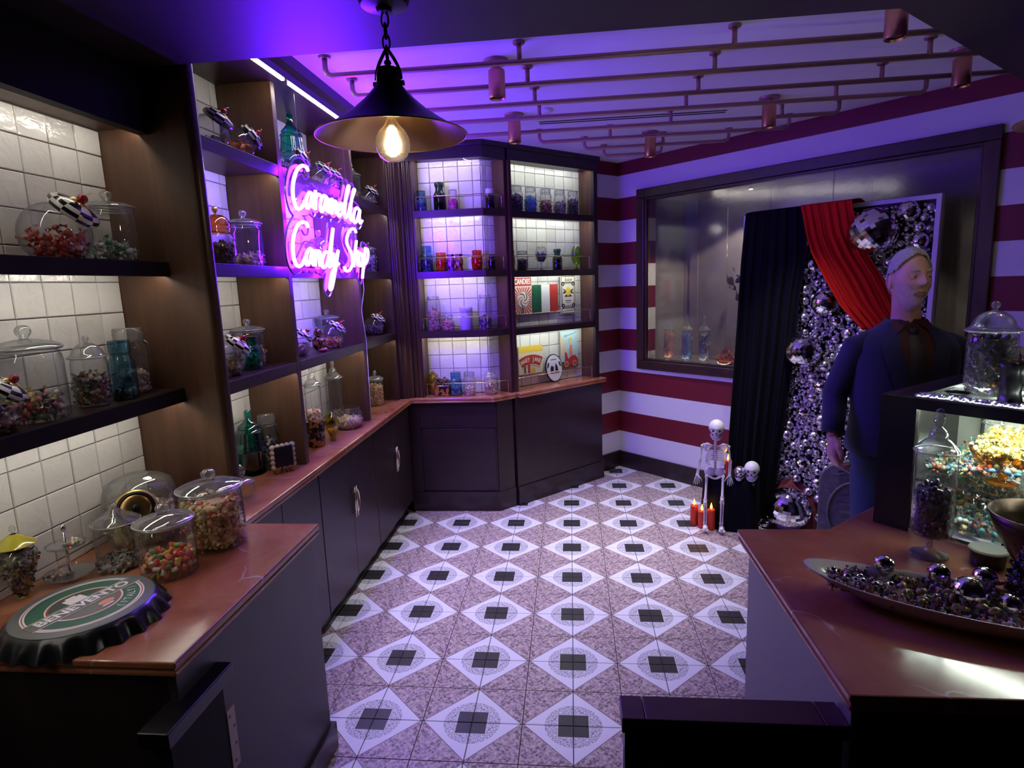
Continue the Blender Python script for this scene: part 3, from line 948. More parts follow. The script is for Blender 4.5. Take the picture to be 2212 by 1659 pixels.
# ------------------------------------------------------------ base cabinets
def half_moon(parent, x, y, z):
    b = MB()
    for s, dy in ((-1, -0.011), (1, 0.011)):
        b = MB()
        pts = [(x + 0.002, y + dy, z + 0.078), (x + 0.022, y + dy, z + 0.078)]
        b.tube([(x + 0.018, y + dy, z - 0.082), (x + 0.018, y + dy, z + 0.082)], 0.0055, 8)
        for e in (-0.06, 0.06):
            b.tube([(x, y + dy, z + e), (x + 0.018, y + dy, z + e)], 0.004, 6)
        if s > 0:
            b.tube([(x + 0.018 , y + dy + 0.034 * math.sin(t), z + 0.066 * math.cos(t)) for t in np.linspace(0.05, PI - 0.05, 13)], 0.0048, 8)
        yield b

base_cab = []
CABS = [(-0.145, 0.575), (0.579, 1.385), (1.389, 2.195)]
SEAMS = [0.20, 0.985, 1.79]
nm = ['nearest the marble return', 'between the other two', 'next to the corner cabinet']
for (y0, y1), sm, n_ in zip(CABS, SEAMS, nm):
    t = thing('base_cabinet', 'espresso two-door base cabinet along the left wall, %s' % n_, 'cabinet', (0, 0, 0), 0, 'base cabinets along the left wall')
    MB().b2((-1.50, y0, 0.10), (-1.225, y1, 0.852)).obj('body', 'espresso', t)
    MB().b2((-1.50, y0, 0.0), (-1.262, y1, 0.10)).obj('toe_kick', 'black', t)
    for a, b_ in ((y0 + 0.002, sm - 0.0015), (sm + 0.0015, y1 - 0.002)):
        d = MB().b2((-1.223, a, 0.108), (-1.203, b_, 0.845)).obj('door', 'espresso', t, bevel=0.0015)
        h = MB()
        sgn = -1 if b_ < sm else 1
        yy = sm + sgn * 0.013
        zz = 0.548
        h.tube([(-1.185, yy, zz - 0.085), (-1.185, yy, zz + 0.085)], 0.0055, 8)
        for e in (-0.062, 0.062):
            h.tube([(-1.204, yy, zz + e), (-1.185, yy, zz + e)], 0.004, 6)
        if sgn > 0:
            h.tube([(-1.185, yy + 0.036 * math.sin(q), zz + 0.066 * math.cos(q)) for q in np.linspace(0.05, PI - 0.05, 13)], 0.0050, 8)
        if n_ != nm[0]:
            h.obj('handle', 'handle', d, smooth=True)

cc1 = thing('base_cabinet', 'chamfered dark base cabinet with recessed panel under the tiled corner column', 'cabinet', (0, 0, 0))
Q1 = [(-1.215, 2.236), (-0.542, 2.236), (-0.432, 2.346), (-0.55, 2.42), (-1.215, 2.42)]
MB().prism([(-1.215, 2.248), (-0.547, 2.248), (-0.44, 2.355), (-0.55, 2.42), (-1.215, 2.42)], 0.0, 0.852).obj('body', 'espresso', cc1)
MB().prism([(-1.215, 2.226), (-0.538, 2.226), (-0.424, 2.340), (-0.44, 2.356), (-0.545, 2.2485), (-1.215, 2.2485)], 0.0, 0.15).obj('skirting', 'espresso_h', cc1, bevel=0.002)
MB().b2((-1.215, 2.236, 0.15), (-1.13, 2.249, 0.852)).obj('stile', 'espresso', cc1, bevel=0.0015)
MB().b2((-1.128, 2.2365, 0.655), (-0.545, 2.249, 0.852)).obj('top_rail', 'espresso_h', cc1, bevel=0.002)
MB().b2((-1.120, 2.2425, 0.16), (-0.56, 2.249, 0.645)).obj('panel', 'espresso_h', cc1, bevel=0.002)
MB().prism([(-0.540, 2.2365), (-0.432, 2.3445), (-0.441, 2.3535), (-0.548, 2.2455)], 0.15, 0.852).obj('corner_panel', 'espresso', cc1)
cc2 = thing('base_cabinet', 'plain dark base cabinet standing at an angle by the striped wall', 'cabinet', (0, 0, 0))
MB().prism([U2(1.375, 0.012), U2(2.335, 0.012), U2(2.335, 0.12), U2(1.375, 0.12)], 0.0, 0.852).obj('body', 'espresso', cc2)
MB().prism([U2(1.37, -0.012), U2(2.345, -0.012), U2(2.345, 0.012), U2(1.37, 0.012)], 0.0, 0.15).obj('skirting', 'espresso_h', cc2, bevel=0.002)
MB().prism([U2(1.372, 0.0), U2(2.338, 0.0), U2(2.338, 0.012), U2(1.372, 0.012)], 0.153, 0.852).obj('front_panel', 'espresso_h', cc2, bevel=0.0015)

# near counter block
nc = thing('counter_base', 'dark end cabinet under the near left marble counter', 'cabinet', (0, 0, 0))
MB().b2((-1.57, -0.915, 0.10), (-0.925, -0.165, 0.852)).obj('body', 'espresso', nc)
MB().b2((-0.925, -0.918, 0.10), (-0.905, -0.162, 0.852)).obj('side_panel', plain('satin plum grey panel', (0.050, 0.038, 0.045), 0.42, noise=0.2, nscale=3), nc, bevel=0.002)
MB().b2((-1.57, -0.935, 0.0), (-0.888, -0.145, 0.105)).obj('plinth', 'espresso_h', nc, bevel=0.004)
g = thing('gate_leaf', 'dark swing gate leaf folded back with a beige strike plate, below the near left counter', 'gate', (0, 0, 0))
MB().b2((-0.935, -1.02, 0.735), (-0.862, -0.765, 0.775)).obj('top_rail', 'black', g, bevel=0.003)
MB().b2((-0.925, -1.00, 0.05), (-0.874, -0.80, 0.735)).obj('panel', 'shadow_black', g)  # shade on the leaf is put into its colour
pl_ = MB().b2((-0.902, -0.80, 0.485), (-0.872, -0.766, 0.655)).obj('strike_plate', 'plate_beige', g, bevel=0.001, label='beige strike plate with screw holes')
for z_, y_ in ((0.635, -0.79), (0.60, -0.776), (0.55, -0.776), (0.505, -0.785)):
    b = MB(); b.lathe([(0.0, 0.0), (0.0045, 0.0), (0.0045, 0.001), (0.0, 0.001)], 10, mat=Matrix.Rotation(PI / 2, 4, 'Y'), c=(-0.8725, y_, z_))
    b.obj('screw', 'black', pl_)

# ------------------------------------------------------------ worktops
def worktop(name, poly, label, mat='marble'):
    t = thing(name, label, 'countertop', (0, 0, 0))
    MB().prism(poly, 0.872, CT).obj('top_slab', mat, t, bevel=0.004)
    MB().prism(offset_poly(poly, 0.005), 0.866, 0.872).obj('edge_groove', mat, t)
    MB().prism(offset_poly(poly, 0.0015), 0.8525, 0.866).obj('edge_moulding', mat, t, bevel=0.004)
    return t
worktop('countertop', [(-1.574, -0.94), (-0.885, -0.94), (-0.885, -0.142), (-1.17, -0.142), (-1.17, 2.2), (-0.548, 2.2), (-0.402, 2.346), (-0.54, 2.48), (-0.61, 2.415), (-1.50, 2.415), (-1.50, -0.02), (-1.574, -0.02)],
        'glossy terracotta red marble worktop running from the near left corner along the left wall')
worktop('countertop', [U2(1.395, -0.035), U2(2.365, -0.035), U2(2.365, 0.115), U2(2.30, 0.195), U2(1.395, 0.195)],
        'short terracotta marble worktop at an angle beside the striped wall')
ISL = [(0.549, -0.980), (2.30, -0.980), (2.30, -0.30), (1.62, 0.50), (0.835, -0.172), (0.549, -0.176)]
worktop('countertop', ISL, 'dark red marble worktop of the right island counter')
isl = thing('island_counter', 'island counter with grey taupe side panel under the dark red worktop', 'counter', (0, 0, 0))
ib = offset_poly(ISL, 0.045)
MB().prism(ib, 0.0, 0.852).obj('body', 'espresso', isl)
MB().b2((0.575, -0.935, 0.02), (0.5935, -0.222, 0.850)).obj('side_panel', 'taupe', isl, label='grey taupe painted side panel', bevel=0.002)

# swing gate on the island
gt = thing('gate_leaf', 'low dark wooden swing gate with flat cap attached to the island counter', 'gate', (0, 0, 0))
MB().b2((0.112, -0.940, 0.755), (0.160, -0.866, 0.79)).obj('cap_rail', 'walnut_lit_cap', gt, bevel=0.002)
MB().b2((0.1615, -0.940, 0.755), (0.525, -0.866, 0.79)).obj('cap_rail', 'walnut_lit_cap', gt, bevel=0.002)
MB().b2((0.5265, -0.940, 0.755), (0.572, -0.866, 0.79)).obj('cap_rail', 'walnut_lit_cap', gt, bevel=0.002)
MB().b2((0.118, -0.932, 0.06), (0.150, -0.874, 0.755)).obj('stile', 'black', gt, bevel=0.002)
MB().b2((0.150, -0.918, 0.06), (0.570, -0.886, 0.755)).obj('panel', 'espresso', gt)
MB().b2((0.1165, -0.915, 0.60), (0.119, -0.89, 0.70)).obj('latch', 'steel_wire', gt)
# ------------------------------------------------------------ ceiling tubes and copper downlights
PIPES = [(0.595, -1.01, 2.05, True, False), (0.885, -0.995, 2.45, True, False), (1.19, -0.98, 2.50, True, False), (1.46, -0.95, 1.90, True, True),
         (1.78, -0.90, 1.60, True, True), (2.07, -0.16, 1.42, True, True), (2.35, 0.14, 1.12, True, True), (2.63, 0.29, 0.71, True, True)]
SUP = [[-0.171, 0.70], [-0.156, 0.69, 1.60], [-0.14, 0.68, 1.55], [-0.13, 0.67, 1.45], [0.64, 1.28], [0.30], [0.68], []]
PZ = 2.62
ORD = ['first', 'second', 'third', 'fourth', 'fifth', 'sixth', 'seventh', 'eighth']
for (y, x0, x1, e0, e1), sup, od in zip(PIPES, SUP, ORD):
    t = thing('ceiling_tube', 'rose copper tube hung under the ceiling, %s from the entrance' % od, 'tube', ((x0 + x1) / 2, y, PZ), 0, 'copper tubes under the ceiling')
    lx0, lx1 = x0 - (x0 + x1) / 2, x1 - (x0 + x1) / 2
    path = []
    if e0:
        path += [(lx0, 0, 0.075), (lx0, 0, 0.028), (lx0 + 0.008, 0, 0.008), (lx0 + 0.028, 0, 0)]
    else:
        path += [(lx0, 0, 0)]
    if e1:
        path += [(lx1 - 0.028, 0, 0), (lx1 - 0.008, 0, 0.008), (lx1, 0, 0.028), (lx1, 0, 0.075)]
    else:
        path += [(lx1, 0, 0)]
    MB().tube(path, 0.0115, 10).obj('tube', 'copper_paint', t, smooth=True)
    ends = ([lx0] if e0 else []) + ([lx1] if e1 else [])
    for sx in sup:
        MB().tube([(sx - (x0 + x1) / 2, 0, 0), (sx - (x0 + x1) / 2, 0, 0.075)], 0.0105, 10).obj('support', 'copper_paint', t, smooth=True)
        ends.append(sx - (x0 + x1) / 2)
    for ex in ends:
        MB().lathe([(0.0, 0.070), (0.024, 0.070), (0.026, 0.074), (0.026, 0.080), (0.0, 0.080)], 14, (ex, 0, 0)).obj('flange', 'copper_paint', t, auto=40)

SPOT_NM = ['by the pendant lamp', 'behind the pendant lamp', 'nearest the far striped corner', 'in front of the window top', 'close to the right soffit', 'nearest the entrance on the right']
for (x, y), nm_ in zip(SPOTS, SPOT_NM):
    t = thing('spotlight', 'copper cylinder downlight %s' % nm_, 'lamp', (x, y, 2.70), 0, 'copper cylinder downlights')
    MB().lathe([(0.0, -0.012), (0.056, -0.012), (0.058, -0.004), (0.058, 0.0), (0.0, 0.0)], 24).obj('ceiling_plate', 'copper_paint', t, auto=40)
    MB().lathe([(0.030, -0.155), (0.037, -0.162), (0.038, -0.155), (0.038, -0.045), (0.034, -0.040), (0.0, -0.040)], 24).obj('cylinder', 'copper', t, auto=50)
    MB().lathe([(0.012, -0.010), (0.012, -0.042)], 12).obj('stem', 'copper_paint', t, auto=50)
    MB().lathe([(0.0, -0.150), (0.031, -0.152)], 20).obj('lens', 'dark_lens', t)
# linear air slot and detector
t = thing('air_vent', 'long double black air slot in the white ceiling', 'vent', (0.42, 1.90, 2.70))
for dy in (-0.022, 0.022):
    MB().box((0, dy, -0.001), (1.14, 0.020, 0.004)).obj('slot', 'vent', t)
MB().box((0, 0, -0.0005), (1.18, 0.085, 0.002)).obj('frame', 'white_paint', t)
t = thing('smoke_detector', 'small round white detector on the ceiling', 'detector', (-0.10, 1.61, 2.70))
MB().lathe([(0.0, -0.022), (0.030, -0.020), (0.042, -0.010), (0.044, 0.0), (0.0, 0.0)], 20).obj('cover', 'smoked_plastic', t, auto=40)

# ------------------------------------------------------------ pendant lamps
def pendant(x, y, label):
    t = thing('pendant_lamp', label, 'lamp', (x, y, 2.45), 0, 'black and brass pendant lamps')
    MB().lathe([(0.0, -0.032), (0.018, -0.030), (0.022, -0.020), (0.060, -0.014), (0.066, -0.004), (0.066, 0.0), (0.0, 0.0)], 28).obj('canopy', 'iron', t, auto=40)
    # chain links down to the loop
    z = -0.030
    for k in range(4):
        b = MB()
        pts = []
        for q in range(14):
            a = 2 * PI * q / 14
            px, pz = 0.0095 * math.cos(a), 0.020 * math.sin(a)
            pts.append((px if k % 2 == 0 else 0, 0 if k % 2 == 0 else px, z - 0.018 + pz))
        b.tube(pts, 0.0028, 6, closed=True)
        b.obj('chain_link', 'iron', t, smooth=True)
        z -= 0.0275
    zl = -0.128
    pts = []
    for q in range(21):
        a = PI * (q / 20.0)
        pts.append((0.034 * math.cos(a) * (1.0 - 0.62 * math.sin(a) ** 2), 0, -0.195 + 0.075 * math.sin(a)))
    MB().tube(pts, 0.0045, 8).obj('loop', 'iron', t, smooth=True)
    MB().lathe([(0.0, -0.148), (0.008, -0.148), (0.010, -0.154), (0.006, -0.160), (0.028, -0.168), (0.033, -0.185), (0.033, -0.218), (0.030, -0.222)], 24).obj('cap', 'iron', t, auto=50)
    for s in (-1, 1):
        MB().lathe([(0.0, -0.008), (0.007, -0.006), (0.007, 0.006), (0.0, 0.008)], 10, mat=Matrix.Rotation(PI / 2, 4, 'Y'), c=(s * 0.036, 0, -0.205)).obj('screw', 'brass', t, auto=40)
    outer = [(0.030, -0.205), (0.045, -0.222), (0.066, -0.245), (0.100, -0.275), (0.140, -0.303), (0.178, -0.326), (0.202, -0.338)]
    MB().lathe(outer[::-1], 56).obj('shade', 'iron', t, True)
    inner = [(r - 0.003, zz - 0.002) for r, zz in outer]
    inner[-1] = (0.2005, -0.3385)
    MB().lathe(inner, 56).obj('shade_lining', 'brass', t, True, label='brass lined inside of the shade')
    MB().tube([(0.2015 * math.cos(2 * PI * q / 56), 0.2015 * math.sin(2 * PI * q / 56), -0.338) for q in range(56)], 0.0022, 6, closed=True).obj('rim', 'brass', t, smooth=True)
    MB().lathe([(0.0, -0.240), (0.020, -0.240), (0.022, -0.250), (0.022, -0.285), (0.019, -0.290), (0.0, -0.290)], 20).obj('socket', 'brass', t, auto=40)
    b = MB()
    b.lathe([(0.0145, -0.288), (0.0145, -0.300), (0.022, -0.312), (0.036, -0.326), (0.0445, -0.343), (0.0465, -0.358), (0.0445, -0.374), (0.036, -0.391), (0.020, -0.402), (0.0, -0.4055)], 28)
    bulb = b.obj('bulb', 'glass_bulb', t, True)
    for k in range(4):
        a = k * PI / 2 + 0.4
        MB().tube([(0.0075 * math.cos(a), 0.0075 * math.sin(a), -0.318), (0.0085 * math.cos(a + 0.3), 0.0085 * math.sin(a + 0.3), -0.380)], 0.0017, 6).obj('filament', 'filament', bulb)
    MB().tube([(0, 0, -0.290), (0, 0, -0.322)], 0.005, 8).obj('glass_stem', 'glass', bulb)
    l = bpy.data.lights.new('bulb_light', 'POINT'); l.energy = 2.6; l.color = (1.0, 0.74, 0.42); l.shadow_soft_size = 0.02
    o = bpy.data.objects.new('bulb_light', l); COL.objects.link(o); o.location = (x, y, 2.45 - 0.352)
    return t
M['glass_bulb'] = thin_glass('bulb glass', (0.93, 0.88, 0.84), (0.50, 0.42, 0.40), 0.22, 0.16, 2.0)
pendant(-0.449, -0.418, 'black pendant lamp with brass lining and bare bulb hanging by the neon sign')
pendant(1.515, -0.17, 'black pendant lamp cut off by the right edge of the photo')

# ------------------------------------------------------------ neon sign (letters are bent tubes in the plane x = -1.2)
STROKES = [[(0.764, 2.268), (0.748, 2.283), (0.703, 2.28), (0.656, 2.259), (0.611, 2.216), (0.584, 2.166), (0.58, 2.12), (0.596, 2.087), (0.629, 2.078), (0.67, 2.096), (0.703, 2.124)],
[(0.794, 2.165), (0.762, 2.169), (0.724, 2.142), (0.708, 2.111), (0.717, 2.094), (0.749, 2.108), (0.789, 2.159), (0.78, 2.12), (0.79, 2.102)],
[(0.83, 2.189), (0.824, 2.147), (0.81, 2.096), (0.825, 2.148), (0.857, 2.174), (0.888, 2.173)],
[(0.965, 2.174), (0.929, 2.178), (0.886, 2.147), (0.872, 2.112), (0.885, 2.096), (0.918, 2.114), (0.96, 2.171), (0.947, 2.123), (0.961, 2.105)],
[(1.0, 2.173), (0.988, 2.134), (0.975, 2.101), (0.992, 2.137), (1.021, 2.17), (1.041, 2.169), (1.028, 2.133), (1.017, 2.099), (1.032, 2.136), (1.064, 2.167), (1.088, 2.165), (1.075, 2.13), (1.075, 2.103)],
[(1.099, 2.123), (1.157, 2.145), (1.17, 2.165), (1.146, 2.168), (1.107, 2.142), (1.097, 2.111), (1.117, 2.098), (1.162, 2.118)],
[(1.162, 2.118), (1.253, 2.222), (1.3, 2.273), (1.286, 2.276), (1.243, 2.221), (1.211, 2.155), (1.199, 2.116), (1.213, 2.099), (1.246, 2.115)],
[(1.246, 2.115), (1.332, 2.214), (1.388, 2.267), (1.373, 2.27), (1.329, 2.213), (1.296, 2.152), (1.283, 2.109), (1.298, 2.094), (1.332, 2.111)],
[(1.449, 2.166), (1.399, 2.174), (1.349, 2.138), (1.329, 2.101), (1.351, 2.087), (1.393, 2.104), (1.453, 2.166), (1.429, 2.114), (1.444, 2.092), (1.48, 2.109)],
[(0.707, 2.004), (0.691, 2.022), (0.652, 2.023), (0.602, 2.006), (0.558, 1.966), (0.531, 1.918), (0.526, 1.867), (0.541, 1.832), (0.574, 1.82), (0.614, 1.834), (0.647, 1.862)],
[(0.736, 1.898), (0.705, 1.905), (0.668, 1.881), (0.652, 1.851), (0.66, 1.83), (0.691, 1.842), (0.731, 1.892), (0.722, 1.851), (0.731, 1.829)],
[(0.771, 1.905), (0.76, 1.866), (0.749, 1.827), (0.763, 1.869), (0.797, 1.898), (0.817, 1.894), (0.805, 1.857), (0.81, 1.827)],
[(0.927, 1.896), (0.89, 1.9), (0.847, 1.869), (0.833, 1.838), (0.848, 1.821), (0.891, 1.836), (0.942, 1.897), (1.014, 2.025), (0.98, 1.952), (0.937, 1.861), (0.931, 1.82)],
[(0.989, 1.899), (0.973, 1.856), (0.987, 1.833), (1.042, 1.895), (1.059, 1.911), (1.004, 1.821), (0.956, 1.749), (0.923, 1.713), (0.907, 1.725), (0.946, 1.79), (0.988, 1.821), (1.055, 1.847)],
[(1.357, 2.031), (1.337, 2.049), (1.275, 2.041), (1.223, 2.011), (1.197, 1.972), (1.216, 1.941), (1.255, 1.911), (1.265, 1.873), (1.244, 1.836), (1.197, 1.813), (1.149, 1.812), (1.13, 1.832)],
[(1.353, 1.985), (1.31, 1.907), (1.276, 1.84), (1.305, 1.9), (1.339, 1.925), (1.363, 1.919), (1.345, 1.875), (1.348, 1.842)],
[(1.404, 1.918), (1.374, 1.89), (1.367, 1.856), (1.391, 1.843), (1.43, 1.872), (1.435, 1.909), (1.404, 1.918)],
[(1.501, 1.954), (1.463, 1.88), (1.408, 1.772), (1.481, 1.922), (1.531, 1.948), (1.544, 1.917), (1.502, 1.867), (1.459, 1.853)]]

def catmull(P, n=5):
    P = [np.array(p, float) for p in P]
    out = []
    for i in range(len(P) - 1):
        p0 = P[max(i - 1, 0)]; p1 = P[i]; p2 = P[i + 1]; p3 = P[min(i + 2, len(P) - 1)]
        for k in range(n):
            t = k / n
            out.append(0.5 * ((2 * p1) + (-p0 + p2) * t + (2 * p0 - 5 * p1 + 4 * p2 - p3) * t * t + (-p0 + 3 * p1 - 3 * p2 + p3) * t ** 3))
    out.append(P[-1])
    return out

neon = thing('neon_sign', 'violet neon script sign reading Caramella Candy Shop hung before the left shelves', 'sign', (-1.2, 1.0, 2.0))
allp = []
for s in STROKES:
    c = catmull(s, 5)
    allp += c
    MB().tube([(0.0, p[0] - 1.0, p[1] - 2.0) for p in c], 0.0082, 8).obj('letter_tube', 'neon_tube', neon, smooth=True)
    MB().tube([(0.0042, p[0] - 1.0, p[1] - 2.0) for p in c], 0.0050, 8).obj('letter_core', 'neon_core', neon, smooth=True)
# clear acrylic backing cut round the letters: iso line of the distance to the strokes
AP = np.array(allp)
gy = np.arange(0.46, 1.62, 0.011); gz = np.arange(1.65, 2.35, 0.011)
D = np.full((len(gz), len(gy)), 9.0)
for p in AP:
    D = np.minimum(D, np.sqrt((gy[None, :] - p[0]) ** 2 + (gz[:, None] - p[1]) ** 2))
ISO = 0.036
b = MB()
for i in range(len(gz) - 1):
    for j in range(len(gy) - 1):
        if D[i:i + 2, j:j + 2].mean() < ISO:
            y0, z0 = gy[j] - 1.0, gz[i] - 2.0
            b.add([(-0.016, y0, z0), (-0.016, y0 + 0.011, z0), (-0.016, y0 + 0.011, z0 + 0.011), (-0.016, y0, z0 + 0.011)], [(0, 1, 2, 3)])
b.obj('acrylic_backing', 'acrylic', neon)
segs = []
def _lerp(p, q, a, c):
    t = (ISO - a) / (c - a)
    return (p[0] + (q[0] - p[0]) * t, p[1] + (q[1] - p[1]) * t)
for i in range(len(gz) - 1):
    for j in range(len(gy) - 1):
        cs = [((gy[j], gz[i]), D[i, j]), ((gy[j + 1], gz[i]), D[i, j + 1]), ((gy[j + 1], gz[i + 1]), D[i + 1, j + 1]), ((gy[j], gz[i + 1]), D[i + 1, j])]
        cut = []
        for k in range(4):
            (p, a), (q, c) = cs[k], cs[(k + 1) % 4]
            if (a < ISO) != (c < ISO):
                cut.append(_lerp(p, q, a, c))
        for k in range(0, len(cut) - 1, 2):
            segs.append((cut[k], cut[k + 1]))
b = MB()
for p, q in segs:
    d = Vector((q[0] - p[0], q[1] - p[1]))
    if d.length < 1e-5:
        continue
    n_ = Vector((-d.y, d.x)).normalized() * 0.0016
    vs = []
    for (y, z) in (p, q):
        for s in (-1, 1):
            vs += [(-0.020, y + n_.x * s - 1.0, z + n_.y * s - 2.0), (-0.012, y + n_.x * s - 1.0, z + n_.y * s - 2.0)]
    b.add(vs, [(1, 3, 7, 5), (0, 4, 6, 2), (0, 1, 5, 4), (2, 6, 7, 3)])
b.obj('acrylic_rim', 'acrylic_edge', neon)
for y in (0.72, 1.30):
    MB().tube([(-0.016, y - 1.0, 0.27), (-0.016, y - 1.0, 0.60)], 0.0008, 4).obj('hanging_wire', 'steel_wire', neon)
MB().tube([(-0.016, 1.465 - 1.0, -0.10), (-0.018, 1.47 - 1.0, -0.30), (-0.045, 1.475 - 1.0, -0.42), (-0.03, 1.48 - 1.0, -0.60), (-0.035, 1.48 - 1.0, -0.95), (-0.04, 1.49 - 1.0, -1.105)], 0.0022, 6).obj('power_cord', 'smoked_plastic', neon, smooth=True)
MB().tube([(-0.016, 0.99 - 1.0, 0.06), (-0.016, 0.985 - 1.0, 0.0), (-0.016, 0.98 - 1.0, 0.02)], 0.0015, 5).obj('jumper_wire', 'smoked_plastic', neon, smooth=True)
# ------------------------------------------------------------ sweets
def _ico(sub):
    import bmesh
    bm = bmesh.new()
    bmesh.ops.create_icosphere(bm, subdivisions=sub, radius=1.0)
    bm.verts.ensure_lookup_table()
    v = np.array([tuple(p.co) for p in bm.verts]); f = [tuple(q.index for q in t.verts) for t in bm.faces]
    bm.free()
    return v, f
ICO1 = _ico(1); ICO2 = _ico(2)

def shape_ball():
    return ICO2
def shape_small():
    return ICO1
def shape_bean():
    v, f = ICO1; return v * np.array([1.45, 0.85, 0.75]), f
def shape_gum():
    v, f = ICO2
    q = np.sign(v) * np.abs(v) ** 0.45
    return q * np.array([1.15, 0.8, 0.6]), f
def shape_chunk():
    v, f = ICO1
    q = np.sign(v) * np.abs(v) ** 0.6
    return q * np.array([1.0, 0.8, 0.7]), f
def shape_stick():
    v, f = ICO1; return v * np.array([2.2, 0.55, 0.5]), f
def shape_wrap():
    """wrapped sweet: round middle with two twisted fan ends"""
    v, f = ICO1
    vs = [tuple(p) for p in v * np.array([1.0, 0.72, 0.72])]
    fs = list(f)
    for s in (-1, 1):
        o = len(vs)
        vs.append((s * 0.85, 0, 0))
        for k in range(7):
            a = -1.0 + 2.0 * k / 6
            vs.append((s * (1.75 + 0.1 * (k % 2)), math.sin(a) * 0.75, 0.28 * (-1) ** k))
        for k in range(6):
            fs.append((o, o + 1 + k, o + 2 + k) if s > 0 else (o, o + 2 + k, o + 1 + k))
    return np.array(vs), fs
SHAPES = {'ball': shape_ball(), 'small': shape_small(), 'bean': shape_bean(), 'gum': shape_gum(), 'chunk': shape_chunk(), 'stick': shape_stick(), 'wrap': shape_wrap()}

def rand_rot():
    return np.array(Euler((random.uniform(0, 6.28), random.uniform(0, 6.28), random.uniform(0, 6.28))).to_matrix())

def spots_in(n, Rf, z0, z1, mound=0.15):
    out = []
    while len(out) < n:
        z = z0 + (z1 - z0) * random.random()
        R = Rf(z)
        q = random.random()
        rr = R * math.sqrt(q if random.random() < 0.35 else 0.55 + 0.45 * q)
        if z > z1 - (z1 - z0) * mound * (rr / max(R, 1e-4)) ** 2 - random.random() * 0.15 * (z1 - z0) * (1 if random.random() < .5 else 0):
            continue
        a = random.uniform(0, 2 * PI)
        out.append((rr * math.cos(a), rr * math.sin(a), z))
    return out

def pile(name, label, loc, Rf, z0, z1, palette, size, shape='wrap', dens=1.0, mat='candy', nmax=420, cat='candy', group=None, parent=None, rz=0.0, pts=None, cut=None):
    """a heap of sweets: one object"""
    zz = np.linspace(z0, z1, 6)
    Rm = float(np.mean([Rf(z) for z in zz])) if Rf else 0.1
    if pts is None:
        area = 2 * PI * Rm * (z1 - z0) + 1.3 * PI * Rm * Rm
        n = int(min(nmax, max(14, dens * 1.5 * area / (size * size * 2.2))))
        pts = spots_in(n, lambda z: max(0.002, Rf(z) - size * 0.8), z0 + size * 0.6, z1)
    V, F = SHAPES[shape]
    allv = []; allf = []; cols = []
    nv = len(V)
    for k, p in enumerate(pts):
        s = size * random.uniform(0.8, 1.15)
        allv.append((V * s) @ rand_rot().T + np.array(p))
        o = k * nv
        allf += [tuple(i + o for i in t) for t in F]
        c = random.choice(palette)
        j = random.uniform(0.85, 1.12)
        cols.append(np.tile([c[0] * j, c[1] * j, c[2] * j, 1.0], (nv, 1)))
    # inner body so that light does not shine straight through the heap
    if Rf is not None:
        nb_ = 14; zs = np.linspace(z0, z0 + (z1 - z0) * 0.88, 5)
        rows = []
        for z in zs:
            rows.append([(0.80 * Rf(z) * math.cos(2 * PI * i / nb_), 0.80 * Rf(z) * math.sin(2 * PI * i / nb_), z) for i in range(nb_)])
        core = np.array([q for r in rows for q in r])
        o = sum(len(a) for a in allv)
        for i in range(4):
            for j in range(nb_):
                a = o + i * nb_ + j; b_ = o + i * nb_ + (j + 1) % nb_
                allf.append((a, b_, b_ + nb_, a + nb_))
        allf.append(tuple(o + 4 * nb_ + j for j in range(nb_)))
        allv.append(core)
        mc = np.mean(np.array(palette), axis=0)
        cols.append(np.tile([mc[0], mc[1], mc[2], 1.0], (len(core), 1)))
    A = np.concatenate(allv)
    if cut is not None:
        A[:, 2] = np.maximum(A[:, 2], cut)
    me = bpy.data.meshes.new(name)
    me.from_pydata(A.tolist(), [], allf)
    at_ = me.color_attributes.new('Col', 'FLOAT_COLOR', 'POINT')
    at_.data.foreach_set('color', np.concatenate(cols).astype(np.float32).ravel())
    me.polygons.foreach_set('use_smooth', [True] * len(me.polygons))
    me.materials.append(M[mat])
    o = bpy.data.objects.new(name, me)
    COL.objects.link(o)
    o.location = loc
    o.rotation_euler = (0, 0, rz)
    tag(o, label, cat, group, 'stuff')
    return o

_sweet = {}
def sweet_mesh(shape, col, mat):
    k = (shape, col, mat)
    if k not in _sweet:
        V, F = SHAPES[shape]
        me = bpy.data.meshes.new('sweet')
        me.from_pydata(V.tolist(), [], F)
        a = me.color_attributes.new('Col', 'FLOAT_COLOR', 'POINT')
        a.data.foreach_set('color', np.tile([col[0], col[1], col[2], 1.0], (len(V), 1)).astype(np.float32).ravel())
        me.polygons.foreach_set('use_smooth', [True] * len(me.polygons))
        me.materials.append(M[mat])
        _sweet[k] = me
    return _sweet[k]

HUES = {}
def hue_name(c):
    r, g, b_ = c
    m = max(c)
    if m < 0.12: return 'dark'
    if min(c) > 0.42: return 'pale'
    if r > 0.5 and g > 0.45: return 'yellow'
    if r > 0.5 and g > 0.24: return 'orange'
    if r > 0.5 and g > 0.15: return 'coral'
    if g >= r: return 'green'
    if g > 0.6 * r: return 'golden'
    return 'red'
def singles(name, label, loc, pts, palette, size, shape, mat, group):
    """sweets that can be told apart: one object each, meshes shared"""
    proto = {}
    for p in pts:
        c = random.choice(palette)
        if c not in proto:
            o = bpy.data.objects.new(name, sweet_mesh(shape, c, mat))
            tag(o, hue_name(c) + ' ' + label, 'candy', group)
            proto[c] = o
        else:
            o = proto[c].copy()
        COL.objects.link(o)
        o.location = (loc[0] + p[0], loc[1] + p[1], loc[2] + p[2])
        o.rotation_euler = (random.uniform(0, 6.28), random.uniform(0, 6.28), random.uniform(0, 6.28))
        s = size * random.uniform(0.88, 1.1)
        o.scale = (s, s, s)

